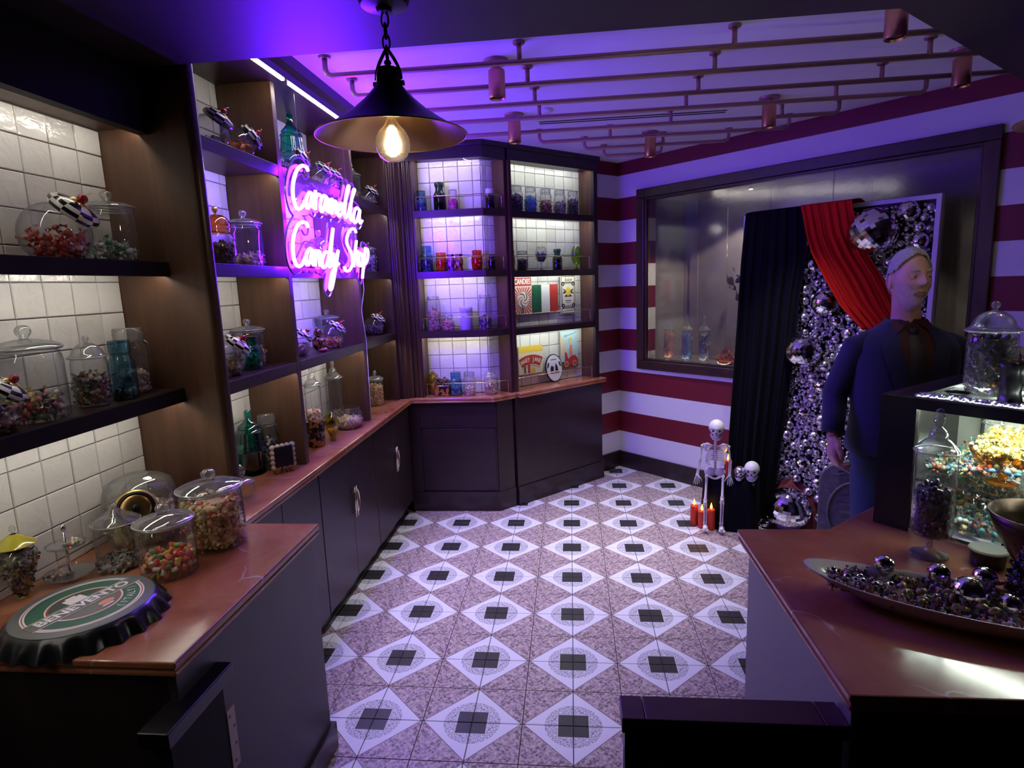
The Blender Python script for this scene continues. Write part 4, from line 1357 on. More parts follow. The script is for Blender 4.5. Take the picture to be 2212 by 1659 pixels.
# palettes (linear)
RED = [(0.55, 0.03, 0.03), (0.62, 0.08, 0.06), (0.45, 0.02, 0.04), (0.70, 0.22, 0.16)]
WHITEGREEN = [(0.70, 0.72, 0.70), (0.75, 0.74, 0.72), (0.10, 0.30, 0.20), (0.62, 0.66, 0.68), (0.55, 0.60, 0.58)]
MULTI = [(0.60, 0.05, 0.05), (0.70, 0.30, 0.18), (0.10, 0.22, 0.08), (0.75, 0.72, 0.66), (0.06, 0.05, 0.06), (0.62, 0.48, 0.12), (0.30, 0.03, 0.08)]
DARKMIX = [(0.02, 0.02, 0.03), (0.03, 0.03, 0.08), (0.45, 0.10, 0.05), (0.60, 0.55, 0.50), (0.05, 0.02, 0.05), (0.30, 0.25, 0.05)]
TAFFY = [(0.72, 0.52, 0.22), (0.78, 0.66, 0.34), (0.70, 0.20, 0.12), (0.62, 0.58, 0.18), (0.76, 0.36, 0.20), (0.72, 0.62, 0.30)]
GUMMY = [(0.70, 0.06, 0.04), (0.75, 0.30, 0.05), (0.72, 0.58, 0.10), (0.18, 0.34, 0.08), (0.72, 0.66, 0.50), (0.68, 0.18, 0.14)]
PASTEL = [(0.78, 0.72, 0.28), (0.80, 0.78, 0.45), (0.78, 0.35, 0.25), (0.72, 0.72, 0.30), (0.80, 0.66, 0.40)]
ORANGE = [(0.78, 0.28, 0.06), (0.82, 0.36, 0.10), (0.72, 0.22, 0.05)]
PINK = [(0.80, 0.40, 0.36), (0.78, 0.55, 0.45), (0.72, 0.25, 0.22), (0.80, 0.66, 0.55)]
PEACH = [(0.80, 0.58, 0.44), (0.78, 0.66, 0.55), (0.74, 0.50, 0.42)]
BROWN = [(0.06, 0.03, 0.02), (0.10, 0.05, 0.03), (0.04, 0.02, 0.015), (0.16, 0.08, 0.04)]
BLACKS = [(0.012, 0.010, 0.014), (0.02, 0.015, 0.03), (0.035, 0.02, 0.05), (0.015, 0.012, 0.012)]
PURPLE = [(0.10, 0.03, 0.22), (0.05, 0.02, 0.10), (0.20, 0.08, 0.35), (0.03, 0.02, 0.05)]
BLUE = [(0.10, 0.30, 0.70), (0.16, 0.42, 0.80), (0.06, 0.20, 0.55)]
RUST = [(0.35, 0.06, 0.02), (0.45, 0.14, 0.05), (0.10, 0.03, 0.02), (0.55, 0.22, 0.12)]
MAUVE = [(0.30, 0.16, 0.22), (0.42, 0.26, 0.30), (0.16, 0.08, 0.16), (0.55, 0.45, 0.48)]
MAGENTA = [(0.70, 0.05, 0.28), (0.80, 0.18, 0.40), (0.55, 0.03, 0.20)]
BRIGHT = [(0.78, 0.80, 0.74), (0.75, 0.70, 0.30), (0.70, 0.22, 0.18), (0.14, 0.42, 0.36), (0.80, 0.62, 0.30), (0.22, 0.40, 0.62), (0.72, 0.78, 0.70)]
YELLOW = [(0.82, 0.62, 0.14), (0.84, 0.72, 0.24), (0.80, 0.50, 0.10)]
GREYMIX = [(0.40, 0.42, 0.46), (0.60, 0.60, 0.58), (0.10, 0.11, 0.14), (0.55, 0.50, 0.25)]

# ------------------------------------------------------------ glass jars
def knob_ring(b, r, z, R):
    """the hollow looking ball knob of a penny candy jar"""
    b.lathe([(r * 0.35, z), (r * 0.5, z + 0.25 * R), (r, z + 0.75 * R), (r * 1.02, z + 1.05 * R), (r * 0.85, z + 1.5 * R), (r * 0.4, z + 1.75 * R), (0.0, z + 1.8 * R)], 18)

def scaled(p, r, h):
    return [(a * r, z * h) for a, z in p]

BODY = {
 'cookie': [(0, .004), (.86, .004), (.94, .015), (.98, .05), (.99, .30), (.98, .62), (.95, .68), (.88, .715), (.87, .755)],
 'conejar': [(0, .004), (.86, .004), (.95, .02), (.98, .06), (.98, .58), (.95, .63), (.90, .66), (.91, .70)],
 'mason': [(0, .004), (.84, .004), (.95, .02), (1.0, .07), (1.0, .56), (.97, .63), (.80, .71), (.74, .735), (.74, .77)],
 'bottle': [(0, .004), (.88, .004), (.98, .02), (1.0, .06), (1.0, .50), (.95, .58), (.70, .68), (.62, .72), (.64, .86)],
 'clip': [(0, .004), (.86, .004), (.97, .02), (1.0, .07), (1.0, .62), (.96, .70), (.82, .76), (.78, .80)],
 'tall': [(0, .004), (.88, .004), (.97, .015), (1.0, .04), (1.0, .80), (.97, .84), (.90, .87)],
 'dome': [(0, .03), (.78, .03), (.90, .06), (1.0, .14), (1.0, .58), (.95, .66), (.90, .68)],
 'urn': [(0, .02), (.20, .02), (.30, .06), (.55, .20), (.82, .38), (.98, .54), (.97, .62), (.82, .69), (.72, .72)],
 'apoth': [(0, .06), (.80, .06), (.94, .09), (.96, .14), (.96, .66), (.92, .70)],
 'barrel': [(0, .004), (.74, .004), (.86, .06), (.98, .28), (1.0, .48), (.95, .68), (.80, .80), (.76, .84)],
 'canister': [(0, .004), (.92, .004), (.97, .02), (.98, .78), (.92, .82)],
 'gold': [(0, .004), (.62, .004), (.78, .03), (.97, .18), (1.0, .32), (.94, .45), (.76, .54), (.70, .56)],
 'foot': [(0, .145), (.55, .145), (.90, .155), (.96, .18), (.96, .70), (.93, .715)],
 'globe': [(.14, .18), (.55, .26), (.92, .44), (1.0, .62), (.90, .80), (.62, .93), (.48, .96)],
 'goblet': [(.12, .30), (.45, .36), (.85, .50), (1.0, .66), (.96, .80), (.78, .92), (.74, .95)],
 'bowl': [(0, .004), (.62, .004), (.80, .06), (.98, .30), (1.0, .48), (.94, .70), (.82, .86), (.78, .90), (.84, 1.0), (.80, .985)],
 'fluted': [(0, .01), (.62, .01), (.80, .04), (.92, .16), (.98, .34), (1.0, .44), (.92, .48)],
 'dish': [(0, .01), (.55, .01), (.80, .07), (.97, .22), (1.0, .40), (.97, .47)],
}
def radius_of(kind, r, h):
    zs = [p[1] * h for p in BODY[kind]]; rs = [p[0] * r for p in BODY[kind]]
    zs2 = [zs[1]] + zs[2:]; rs2 = [rs[1]] + rs[2:]
    return lambda z: float(np.interp(z, zs2, rs2)) * 0.95

def bail(t, r, z, h, side):
    """steel wire bail with its lever"""
    c, s = math.cos(side), math.sin(side)
    MB().tube([(r * math.cos(2 * PI * k / 24), r * math.sin(2 * PI * k / 24), z) for k in range(24)], 0.0014, 5, closed=True).obj('wire_ring', 'steel_wire', t, smooth=True)
    p = lambda rr, zz, w: (rr * c - w * s, rr * s + w * c, zz)
    MB().tube([p(r, z, -0.008), p(r * 1.28, z - 0.05 * h, -0.008), p(r * 1.36, z - 0.22 * h, 0), p(r * 1.28, z - 0.05 * h, 0.008), p(r, z, 0.008)], 0.0014, 5).obj('bail', 'steel_wire', t, smooth=True)
    MB().tube([p(-r, z, 0), p(-r * 1.05, z + 0.1 * h, 0), p(-0.4 * r, z + 0.175 * h, 0), p(0.4 * r, z + 0.175 * h, 0), p(r * 1.05, z + 0.1 * h, 0), p(r, z, 0)], 0.0014, 5).obj('bail', 'steel_wire', t, smooth=True)

def jar(kind, x, y, z, r, h, label, glass='glass', fill=None, clabel=None, lid=None, group=None, name=None, rz=0.6):
    nmz = {'mason': 'mason_jar', 'bottle': 'bottle', 'clip': 'clip_top_jar', 'tall': 'clip_top_jar', 'urn': 'lidded_urn', 'canister': 'canister', 'bowl': 'glass_bowl', 'goblet': 'goblet',
           'globe': 'glass_globe', 'dish': 'covered_dish', 'apoth': 'apothecary_jar', 'foot': 'apothecary_jar'}
    t = thing(name or nmz.get(kind, 'candy_jar'), label, 'bowl' if kind == 'bowl' else ('bottle' if kind == 'bottle' else ('goblet' if kind == 'goblet' else 'jar')), (x, y, z), 0, group)
    lidm = lid or ('glass_lid' if glass == 'glass' else glass)
    mod = None
    if kind in ('bowl', 'fluted'):
        mod = lambda a, k: 1 + 0.022 * math.cos(18 * a)
    if kind == 'globe':
        mod = lambda a, k: 1 + 0.02 * math.cos(10 * a)
    n = 36 if kind in ('bowl', 'fluted') else (40 if r > 0.07 else 28)
    if kind in ('bowl', 'fluted'):
        n = 72
    MB().lathe(scaled(BODY[kind], r, h), n, mod=mod).obj('body', glass, t, True)
    L = lambda p, nn='lid', m=None, nseg=28: MB().lathe(scaled(p, r, h), nseg).obj(nn, m or lidm, t, auto=35)
    def rim_at(zf, rf):
        n_ = 40
        MB().tube([(rf * r * math.cos(2 * PI * q / n_), rf * r * math.sin(2 * PI * q / n_), zf * h) for q in range(n_)], 0.020 * r + 0.0008, 7, closed=True).obj('rim', 'glass_rim', t, smooth=True)
    if kind == 'cookie':
        rim_at(.765, 1.02); rim_at(.722, .90)
        L([(.86, .735), (1.0, .745), (1.03, .757), (1.03, .772), (.99, .785), (.90, .80), (.70, .825), (.42, .845), (.20, .855)])
        b = MB(); b.lathe(scaled([(.10, .853), (.12, .87), (.20, .90), (.235, .93), (.22, .965), (.14, .992), (0, 1.0)], r, h), 20); b.obj('knob', lidm, t, True)
    elif kind == 'conejar':
        rim_at(.712, 1.02)
        L([(.88, .69), (1.0, .70), (1.02, .715), (1.0, .73), (.80, .775), (.45, .84), (.20, .90), (.10, .925)])
        b = MB(); b.lathe(scaled([(.08, .92), (.12, .94), (.17, .965), (.12, .99), (0, 1.0)], r, h), 16); b.obj('knob', lidm, t, True)
    elif kind == 'mason':
        L([(.70, .755), (.80, .76), (.82, .79), (.82, .96), (.78, .99), (0, 1.0)])
    elif kind == 'bottle':
        L([(.60, .84), (.72, .85), (.76, .88), (.76, .975), (.70, 1.0), (0, 1.0)])
    elif kind in ('clip', 'tall'):
        z0 = .80 if kind == 'clip' else .87
        L([(.74, z0), (.86, z0 + .01), (.88, z0 + .04), (.88, .95), (.84, .985), (.3, .985), (.25, .965), (0, .965)])
        bail(t, r * .84, z0 * h, h, rz)
    elif kind == 'dome':
        rim_at(.70, 1.09)
        MB().lathe(scaled([(.62, 0), (.80, .004), (.86, .02), (.80, .035), (.70, .04)], r, h), 28).obj('foot', lidm, t, auto=35)
        L([(.88, .675), (1.06, .685), (1.10, .70), (1.06, .715), (.92, .735), (.84, .76), (.78, .80), (.62, .85), (.40, .885), (.18, .90), (.12, .905)])
        b = MB(); b.lathe(scaled([(.08, .90), (.09, .92), (.17, .94), (.19, .965), (.14, .99), (0, 1.0)], r, h), 16); b.obj('knob', lidm, t, True)
    elif kind == 'urn':
        L([(0, 0), (.34, 0), (.36, .012), (.22, .03)], 'foot')
        L([(.68, .715), (1.0, .725), (1.02, .735), (.94, .755), (.66, .80), (.36, .85), (.16, .88)])
        b = MB(); b.lathe(scaled([(.07, .875), (.07, .90), (.16, .93), (.16, .96), (.10, .99), (0, 1.0)], r, h), 16); b.obj('knob', 'glass' if glass != 'glass_violet' else glass, t, True)
    elif kind in ('apoth', 'foot'):
        rim_at(.72 if kind == 'foot' else .705, 1.03)
        if kind == 'foot':
            L([(0, 0), (.86, 0), (.90, .008), (.86, .018), (.60, .03), (.26, .042), (.15, .06), (.13, .085), (.22, .10), (.16, .115), (.22, .13), (.55, .145)], 'foot')
        else:
            L([(0, 0), (.60, 0), (.64, .012), (.40, .035), (.36, .05), (.60, .062)], 'foot')
        zz = .715 if kind == 'foot' else .70
        L([(.86, zz - .03), (.86, zz - .005), (1.02, zz), (1.04, zz + .008), (1.0, zz + .018), (.80, zz + .045), (.58, zz + .075), (.44, zz + .085), (.42, zz + .12), (.36, zz + .13)])
        b = MB(); b.lathe(scaled([(.34, zz + .128), (.36, zz + .14), (.20, zz + .155), (.16, zz + .17), (.24, zz + .20), (.24, zz + .235), (.16, zz + .25), (.20, zz + .265), (.12, .995), (0, 1.0)], r, h), 18); b.obj('finial', lidm, t, True)
    elif kind == 'barrel':
        L([(.70, .83), (.82, .84), (.84, .86), (.84, .975), (.80, 1.0), (0, 1.0)])
    elif kind == 'canister':
        L([(.90, .80), (1.0, .81), (1.02, .83), (1.02, .97), (.97, 1.0), (0, 1.0)])
        bail(t, r * .99, .80 * h, h, rz)
    elif kind == 'gold':
        L([(.66, .545), (.80, .55), (.84, .565), (.78, .60), (.82, .625), (.76, .66), (.80, .69), (.76, .73), (.62, .80), (.40, .845), (.14, .865)], 'lid', 'glass_amber')
        b = MB(); b.lathe(scaled([(.08, .86), (.06, .88), (.14, .905), (.19, .945), (.15, .985), (0, 1.0)], r, h), 18); b.obj('knob', 'gold', t, True)
    elif kind == 'globe':
        L([(0, 0), (.55, 0), (.58, .02), (.30, .05), (.12, .09), (.10, .16), (.16, .19)], 'foot')
    elif kind == 'goblet':
        L([(0, 0), (.62, 0), (.66, .015), (.30, .05), (.10, .10), (.08, .24), (.14, .31)], 'stem')
        L([(.74, .93), (.80, .94), (.70, .97), (0, 1.0)])
    elif kind == 'fluted':
        L([(.90, .475), (1.04, .485), (1.06, .50), (.98, .53), (.70, .59), (.30, .63), (.16, .645)])
        b = MB(); b.lathe(scaled([(.12, .64), (.20, .67), (.36, .74), (.40, .82), (.30, .90), (.12, .97), (0, 1.0)], r, h), 10); b.obj('finial', lidm, t)
    elif kind == 'dish':
        L([(.95, .465), (1.04, .475), (1.04, .495), (.95, .54), (.78, .66), (.50, .76), (.22, .80), (.14, .81)])
        b = MB(); b.lathe(scaled([(.10, .80), (.08, .84), (.16, .88), (.19, .93), (.14, .98), (0, 1.0)], r, h), 18); b.obj('knob', lidm, t, True)
    if fill:
        frac, pal, size, shape = fill[:4]
        Rf = radius_of(kind, r, h)
        zb = BODY[kind][1][1] * h + 0.002
        if kind in ('globe', 'goblet'):
            zb = BODY[kind][0][1] * h + 0.012
        ztop = zb + (h * 0.74 - zb) * frac
        pile('sweets', clabel, (x, y, z), Rf, zb, ztop, pal, size, shape, mat=fill[4] if len(fill) > 4 else 'candy', cut=zb - 0.001)
    return t

def checker_jar(x, y, z, R, label, face=0.3, tilt=0.75, fill=None, clabel=None, group='tilted fishbowl jars with checkered lids'):
    """tilted fishbowl with a black and white checkered lid, gold flower and cherry"""
    t = thing('candy_jar', label, 'jar', (x, y, z), 0, group)
    c = 0.80 * R
    axis = Vector((math.sin(tilt) * math.cos(face), math.sin(tilt) * math.sin(face), math.cos(tilt)))
    q = Vector((0, 0, 1)).rotation_difference(axis).to_matrix().to_4x4()
    prof = []
    th0 = math.radians(38)
    for k in range(15):
        a = th0 + (PI - th0) * k / 14
        prof.append((R * math.sin(a), R * math.cos(a)))
    b = MB(); b.lathe([(prof[0][0] * 1.06, prof[0][1] + 0.05 * R)] + prof, 32, mat=q, c=(0, 0, c))
    b.v = [(p[0], p[1], max(p[2], 0.001)) for p in b.v]
    b.obj('body', 'glass', t, True)
    base = R * math.cos(th0)
    lp = [(0.60, 0.02), (0.72, 0.04), (0.765, 0.15), (0.74, 0.27), (0.62, 0.38), (0.42, 0.455), (0.18, 0.49), (0.0, 0.495)]
    lp = [(a * R, base + bz * R) for a, bz in lp]
    b = MB(); b.lathe(lp, 20, mat=q, c=(0, 0, c), mi=lambda k, i: ((0, 0, 1, 2, 3, 3, 4)[k] + i // 2) % 2)
    lid = b.obj('lid', ['chk_white', 'chk_black'], t, auto=40)
    top = Vector((0, 0, c)) + axis * (base + 0.495 * R)
    u = axis.orthogonal().normalized(); w = axis.cross(u)
    b = MB()
    for k in range(5):
        a = 2 * PI * k / 5
        d = u * math.cos(a) + w * math.sin(a)
        b.ell(top + d * 0.19 * R - axis * 0.02 * R, (0.14 * R, 0.10 * R, 0.05 * R), 8, 5, rot=Matrix((d, axis.cross(d), axis)).transposed())
    b.obj('gold_flower', 'gold', lid, True)
    b = MB(); b.ell(top + axis * 0.13 * R, 0.155 * R, 14, 9)
    ch = b.obj('cherry_knob', 'cherry', lid, True)
    MB().tube([top + axis * 0.27 * R, top + axis * 0.36 * R + u * 0.03 * R, top + axis * 0.44 * R + u * 0.10 * R], 0.014 * R, 6).obj('stem', 'gold', lid, smooth=True)
    if fill:
        frac, pal, size, shape = fill[:4]
        Rf = lambda zz: math.sqrt(max(1e-5, R * R - (zz - c) ** 2)) * 0.93
        pile('sweets', clabel, (x, y, z), Rf, 0.003, 2 * R * frac, pal, size, shape, mat=fill[4] if len(fill) > 4 else 'candy', cut=0.002)
    return t

def pagoda(x, y, z, r, h, label):
    t = thing('pagoda_jar', label, 'jar', (x, y, z), 0, 'teal glass pagoda jars')
    fl = lambda a, k: 1 + 0.035 * math.cos(16 * a)
    MB().lathe(scaled([(0, 0), (.72, 0), (.76, .012), (.55, .035), (.30, .055), (.30, .075), (.62, .10), (.70, .16), (.68, .34), (.70, .37)], r, h), 32).obj('base', 'glass_teal', t, auto=40)
    MB().lathe(scaled([(.66, .365), (.98, .37), (1.02, .385), (.96, .43), (.86, .50), (.80, .58), (.77, .655)], r, h), 64, mod=fl).obj('skirt', 'glass_teal', t, True)
    lid = MB().lathe(scaled([(.70, .65), (.84, .66), (.86, .68), (.80, .70), (.70, .715), (.74, .735), (.70, .755), (.52, .785), (.36, .82), (.26, .86), (.22, .88)], r, h), 32).obj('lid', 'glass_teal', t, auto=30)
    MB().lathe(scaled([(.22, .875), (.24, .90), (.24, .975), (.18, .995), (0, 1.0)], r, h), 20).obj('finial', 'glass_teal', lid, auto=40)
    MB().lathe(scaled([(0, .105), (.60, .11), (.64, .16), (.62, .33), (0, .335)], r, h), 20).obj('filling', 'black', t, True)
    return t

FWD = math.atan2(-0.5, 0.8)
# --- near bay, upper shelf
checker_jar(-1.472, -0.425, 1.825, 0.092, 'tilted fishbowl jar of red sweets on the upper near left shelf', 0.25, 0.72)
_pts = spots_in(74, lambda zz: math.sqrt(max(1e-5, 0.092 ** 2 - (zz - 0.074) ** 2)) * 0.80, 0.012, 0.100, 0.3)
singles('wrapped_sweet', 'wrapped sweet in the tilted jar on the upper near left shelf', (-1.472, -0.425, 1.825), _pts, RED, 0.0125, 'wrap', 'candy_gloss', 'red wrapped sweets')
jar('cookie', -1.472, -0.204, 1.825, 0.077, 0.227, 'clear lidded jar of white sweets beside the side panel on the upper near left shelf')
_pts = spots_in(40, lambda zz: 0.060, 0.012, 0.072, 0.2)
singles('wrapped_sweet', 'wrapped sweet in the clear jar on the upper near left shelf', (-1.472, -0.204, 1.825), _pts, WHITEGREEN, 0.012, 'wrap', 'candy_gloss', 'white wrapped sweets')
# --- near bay, lower shelf
checker_jar(-1.455, -0.74, 1.378, 0.072, 'tilted checkered jar cut by the left edge on the lower near left shelf', 0.6, 0.7, (0.42, PURPLE + PINK, 0.011, 'wrap', 'candy_gloss'), 'violet sweets in the jar at the left edge of the lower near shelf')
jar('cookie', -1.480, -0.576, 1.378, 0.083, 0.266, 'large clear lidded jar of mixed wrapped sweets on the lower near left shelf')
_pts = spots_in(60, lambda zz: 0.066, 0.012, 0.092, 0.35)
singles('wrapped_sweet', 'wrapped sweet in the large clear jar on the lower near left shelf', (-1.480, -0.576, 1.378), _pts, MULTI, 0.012, 'wrap', 'candy_gloss', 'mixed wrapped sweets')
jar('dome', -1.472, -0.377, 1.378, 0.050, 0.219, 'small clear jar with domed lid and dark sweets on the lower near left shelf', fill=(0.62, DARKMIX, 0.010, 'wrap', 'candy_gloss'), clabel='dark mixed sweets in the domed jar on the lower near left shelf')
jar('mason', -1.448, -0.272, 1.378, 0.040, 0.196, 'blue glass jar on the lower near left shelf, before the square clear jar', 'glass_blue', (0.22, DARKMIX, 0.009, 'chunk'), 'dark sweets in the blue jar on the lower near left shelf')
jar('clip', -1.500, -0.160, 1.378, 0.052, 0.230, 'clear wide-mouthed jar next to the side panel on the lower near left shelf', fill=(0.50, MAUVE + PEACH, 0.009, 'chunk'), clabel='pale pink sweets in the clear jar next to the side panel')

# --- near counter
jar('urn', -1.522, -0.668, CT, 0.048, 0.212, 'yellow-lidded glass urn of dark wrapped sweets on the near left counter', 'glass', (0.95, DARKMIX + [(0.30, 0.28, 0.03), (0.03, 0.10, 0.05)], 0.010, 'wrap', 'candy_gloss'), 'dark wrapped sweets in the yellow-lidded glass urn', lid='yellow_lid', name='lidded_urn')
tt = thing('cake_stand', 'two-tier glass cake stand with chrome rod on the near left counter', 'stand', (-1.470, -0.565, CT))
for zz, rr in ((0.016, 0.068), (0.103, 0.050)):
    MB().lathe([(0, zz), (rr * .8, zz), (rr * .96, zz + .004), (rr, zz + .010), (rr * 0.985, zz + .0105), (rr * .94, zz + .005), (rr * .78, zz + .002), (0, zz + .002)], 36).obj('plate', 'glass_lid', tt, auto=40)
MB().lathe([(0, 0), (0.030, 0), (0.030, 0.004), (0.012, 0.016), (0, 0.016)], 24).obj('foot', 'glass_lid', tt, auto=40)
MB().tube([(0, 0, 0.016), (0, 0, 0.158)], 0.0038, 10).obj('rod', 'chrome', tt, smooth=True)
MB().lathe([(0, .150), (.006, .153), (.008, .162), (.004, .170), (0, .172)], 12).obj('finial', 'chrome', tt, True)
for zz in (0.020, 0.107):
    MB().lathe([(0.004, zz), (.010, zz), (.010, zz + .006), (.004, zz + .009)], 12).obj('collar', 'chrome', tt, auto=40)
pile('sweets', 'small heap of mixed sweets on the upper plate of the cake stand', (-1.470, -0.565, CT), None, 0.11, 0.13, BRIGHT, 0.006, 'chunk', pts=[(0.012 + random.uniform(0, 0.026), random.uniform(-0.02, 0.024), 0.112 + random.random() * 0.010) for _ in range(26)])
pile('sweets', 'a few pink sweets on the lower plate of the cake stand', (-1.470, -0.565, CT), None, 0.02, 0.04, MAUVE + PINK, 0.009, 'wrap', mat='candy_gloss', pts=[(-0.02 + random.uniform(-0.02, 0.02), -0.028 + random.uniform(-0.014, 0.014), 0.026) for _ in range(6)])
jar('conejar', -1.375, -0.478, CT, 0.064, 0.205, 'clear glass jar with cone lid and few grey sweets on the near left counter', fill=(0.13, GREYMIX, 0.011, 'wrap', 'candy_gloss'), clabel='grey and white sweets in the cone-lidded jar')
ds = thing('glass_lid', 'loose round glass lid leaning against the cone-lidded jar', 'lid', (-1.295, -0.520, CT + 0.098))
ds.rotation_euler = (0.5, 0.35, 0)
bpy.data.objects.remove(ds)
jar('cookie', -1.190, -0.516, CT, 0.079, 0.216, 'clear lidded jar a third full of fruit gummies, at the front of the near left counter', group='clear penny candy jars')
_pts = spots_in(125, lambda zz: 0.067, 0.010, 0.078, 0.25)
singles('gummy_sweet', 'fruit gummy in the clear jar at the front of the near left counter', (-1.190, -0.516, CT), _pts, GUMMY, 0.0090, 'gum', 'candy', 'fruit gummies')
jar('cookie', -1.168, -0.314, CT, 0.098, 0.258, 'big clear lidded jar full of pale taffy on the near left counter', group='clear penny candy jars')
_pts = spots_in(175, lambda zz: 0.087, 0.012, 0.172, 0.12)
singles('taffy_sweet', 'wrapped taffy in the big clear jar on the near left counter', (-1.168, -0.314, CT), _pts, TAFFY, 0.0115, 'wrap', 'candy', 'wrapped taffy')
MB_core = MB().lathe([(0, 0.004), (0.070, 0.004), (0.070, 0.14), (0, 0.145)], 20)
o = pile('sweets', 'taffy heaped at the middle of the big clear jar', (-1.168, -0.314, CT), lambda z: 0.076, 0.006, 0.160, TAFFY, 0.0115, 'chunk', 1.2)
# wide jar lying behind: side opening with a bronze lid
sj = thing('candy_jar', 'wide glass jar with bronze side lid and yellow taffy behind the near counter jars', 'jar', (-1.44, -0.285, CT))
SJH = 0.232; SJR = 0.112
MB().lathe(scaled([(0, .01), (.74, .01), (.90, .06), (.99, .25), (1.0, .55), (.97, .75), (.88, .88), (.66, .95), (.45, .975), (.40, 1.0), (.30, 1.0), (0, .985)], SJR, SJH), 44).obj('body', 'glass_lid', sj, True)
axis = Vector((0.56, -0.74, 0.36)).normalized()
q = Vector((0, 0, 1)).rotation_difference(axis).to_matrix().to_4x4()
pc = Vector((0.028, -0.056, 0.128))
lid = MB().lathe([(0.058, 0.040), (0.062, 0.060), (0.060, 0.066), (0.052, 0.068)], 36, mat=q, c=pc).obj('neck', 'gold', sj, True)
MB().lathe([(0.056, 0.064), (0.054, 0.074), (0.046, 0.078), (0.042, 0.076)], 36, mat=q, c=pc).obj('lid_rim', 'iron', sj, True)
MB().lathe([(0.043, 0.076), (0.036, 0.080), (0.020, 0.078), (0.010, 0.078)], 36, mat=q, c=pc).obj('lid', 'brass', sj, True, label='bronze lid with concentric rings')
MB().lathe([(0.0, 0.100), (0.009, 0.099), (0.011, 0.094), (0.008, 0.086), (0.012, 0.077)], 20, mat=q, c=pc).obj('knob', 'iron', sj, True)
pile('sweets', 'yellow and pink taffy in the wide jar with the bronze side lid', (-1.44, -0.285, CT), lambda z: float(np.interp(z, [0, 0.04, 0.12], [0.086, 0.104, 0.106])), 0.006, 0.135, PASTEL, 0.0115, 'stick', 1.2)

# --- counter of the middle section
jar('fluted', -1.309, 0.106, CT, 0.047, 0.144, 'small fluted crystal jar with tall finial where the counter turns', rz=0)
pagoda(-1.440, 0.430, CT, 0.068, 0.300, 'teal glass pagoda jar standing on the counter by the first divider')
jar('clip', -1.400, 0.513, CT, 0.045, 0.262, 'clip-top jar of dark sweets behind the teal pagoda jar on the counter', fill=(0.85, BLACKS + [(0.6, 0.55, 0.5)], 0.009, 'chunk'), clabel='black and white sweets in the clip-top jar behind the pagoda jar', rz=0.9)
sc_ = thing('scalloped_dish', 'small square dark dish with scalloped cream edge standing on the counter', 'dish', (-1.300, 0.445, CT), -0.70)
ROTY = Matrix.Rotation(PI / 2, 4, 'Y')
b = MB(); b.b2((-0.012, -0.044, 0.030), (0.012, 0.044, 0.128)); b.obj('face', 'black', sc_, bevel=0.006)
b = MB()
for k in range(5):
    u_ = -0.044 + 0.022 * k
    for (yy, zz) in ((u_, 0.032), (u_, 0.126), (-0.047, 0.079 + (u_) * 1.05), (0.047, 0.079 + (u_) * 1.05)):
        b.ell((-0.002, yy, zz), (0.012, 0.0125, 0.0125), 10, 6)
b.obj('scalloped_rim', 'ceramic', sc_, True)
for k in range(4):
    b = MB(); b.lathe([(0, 0), (0.006, 0), (0.007, 0.012), (0.010, 0.036), (0, 0.038)], 10, (0, -0.036 + 0.024 * k, 0)); b.obj('foot', 'tortoise', sc_, True)
jar('apoth', -1.430, 1.095, CT, 0.047, 0.425, 'tall empty apothecary jar, first of two on the counter behind the bowl', rz=0)
jar('apoth', -1.430, 1.405, CT, 0.052, 0.415, 'tall apothecary jar with a few dark sweets, second behind the bowl', fill=(0.20, DARKMIX + WHITEGREEN, 0.012, 'wrap', 'candy_gloss'), clabel='dark and white sweets at the bottom of the second tall apothecary jar')
lv = thing('vase', 'tortoiseshell glass vase with pink sweets heaped on top on the counter', 'vase', (-1.345, 0.905, CT))
MB().lathe(scaled([(0, 0), (.80, 0), (.90, .03), (.92, .20), (.98, .24), (.90, .28), (.95, .45), (1.0, .49), (.92, .53), (1.0, .75), (1.04, .80), (.92, .80), (.86, .72), (0, .70)], 0.050, 0.175), 28).obj('body', 'tortoise', lv, True)
pile('sweets', 'pink and white sweets heaped on the tortoiseshell vase', (-1.345, 0.905, CT), lambda z: 0.042, 0.130, 0.200, PEACH + PINK + WHITEGREEN[:1], 0.011, 'chunk', 1.1)
jar('urn', -1.300, 1.02, CT, 0.040, 0.185, 'small yellow lidded jar beside the tortoiseshell vase', 'glass_yellow', (0.5, YELLOW, 0.009, 'chunk'), 'yellow sweets in the small yellow jar beside the vase', name='lidded_urn')
jar('bowl', -1.318, 1.310, CT, 0.085, 0.128, 'fluted round glass bowl of pale sweets near the counter edge', fill=(0.68, PASTEL + PEACH, 0.010, 'stick'), clabel='pale yellow sweets in the fluted glass bowl')
jar('cookie', -1.366, 1.985, CT, 0.057, 0.250, 'clear lidded jar of popcorn-coloured sweets at the far end of the left counter', fill=(0.88, [(0.70, 0.55, 0.22), (0.74, 0.62, 0.30), (0.60, 0.20, 0.10), (0.55, 0.40, 0.15)], 0.010, 'chunk'), clabel='popcorn-coloured sweets in the jar at the far end of the left counter')

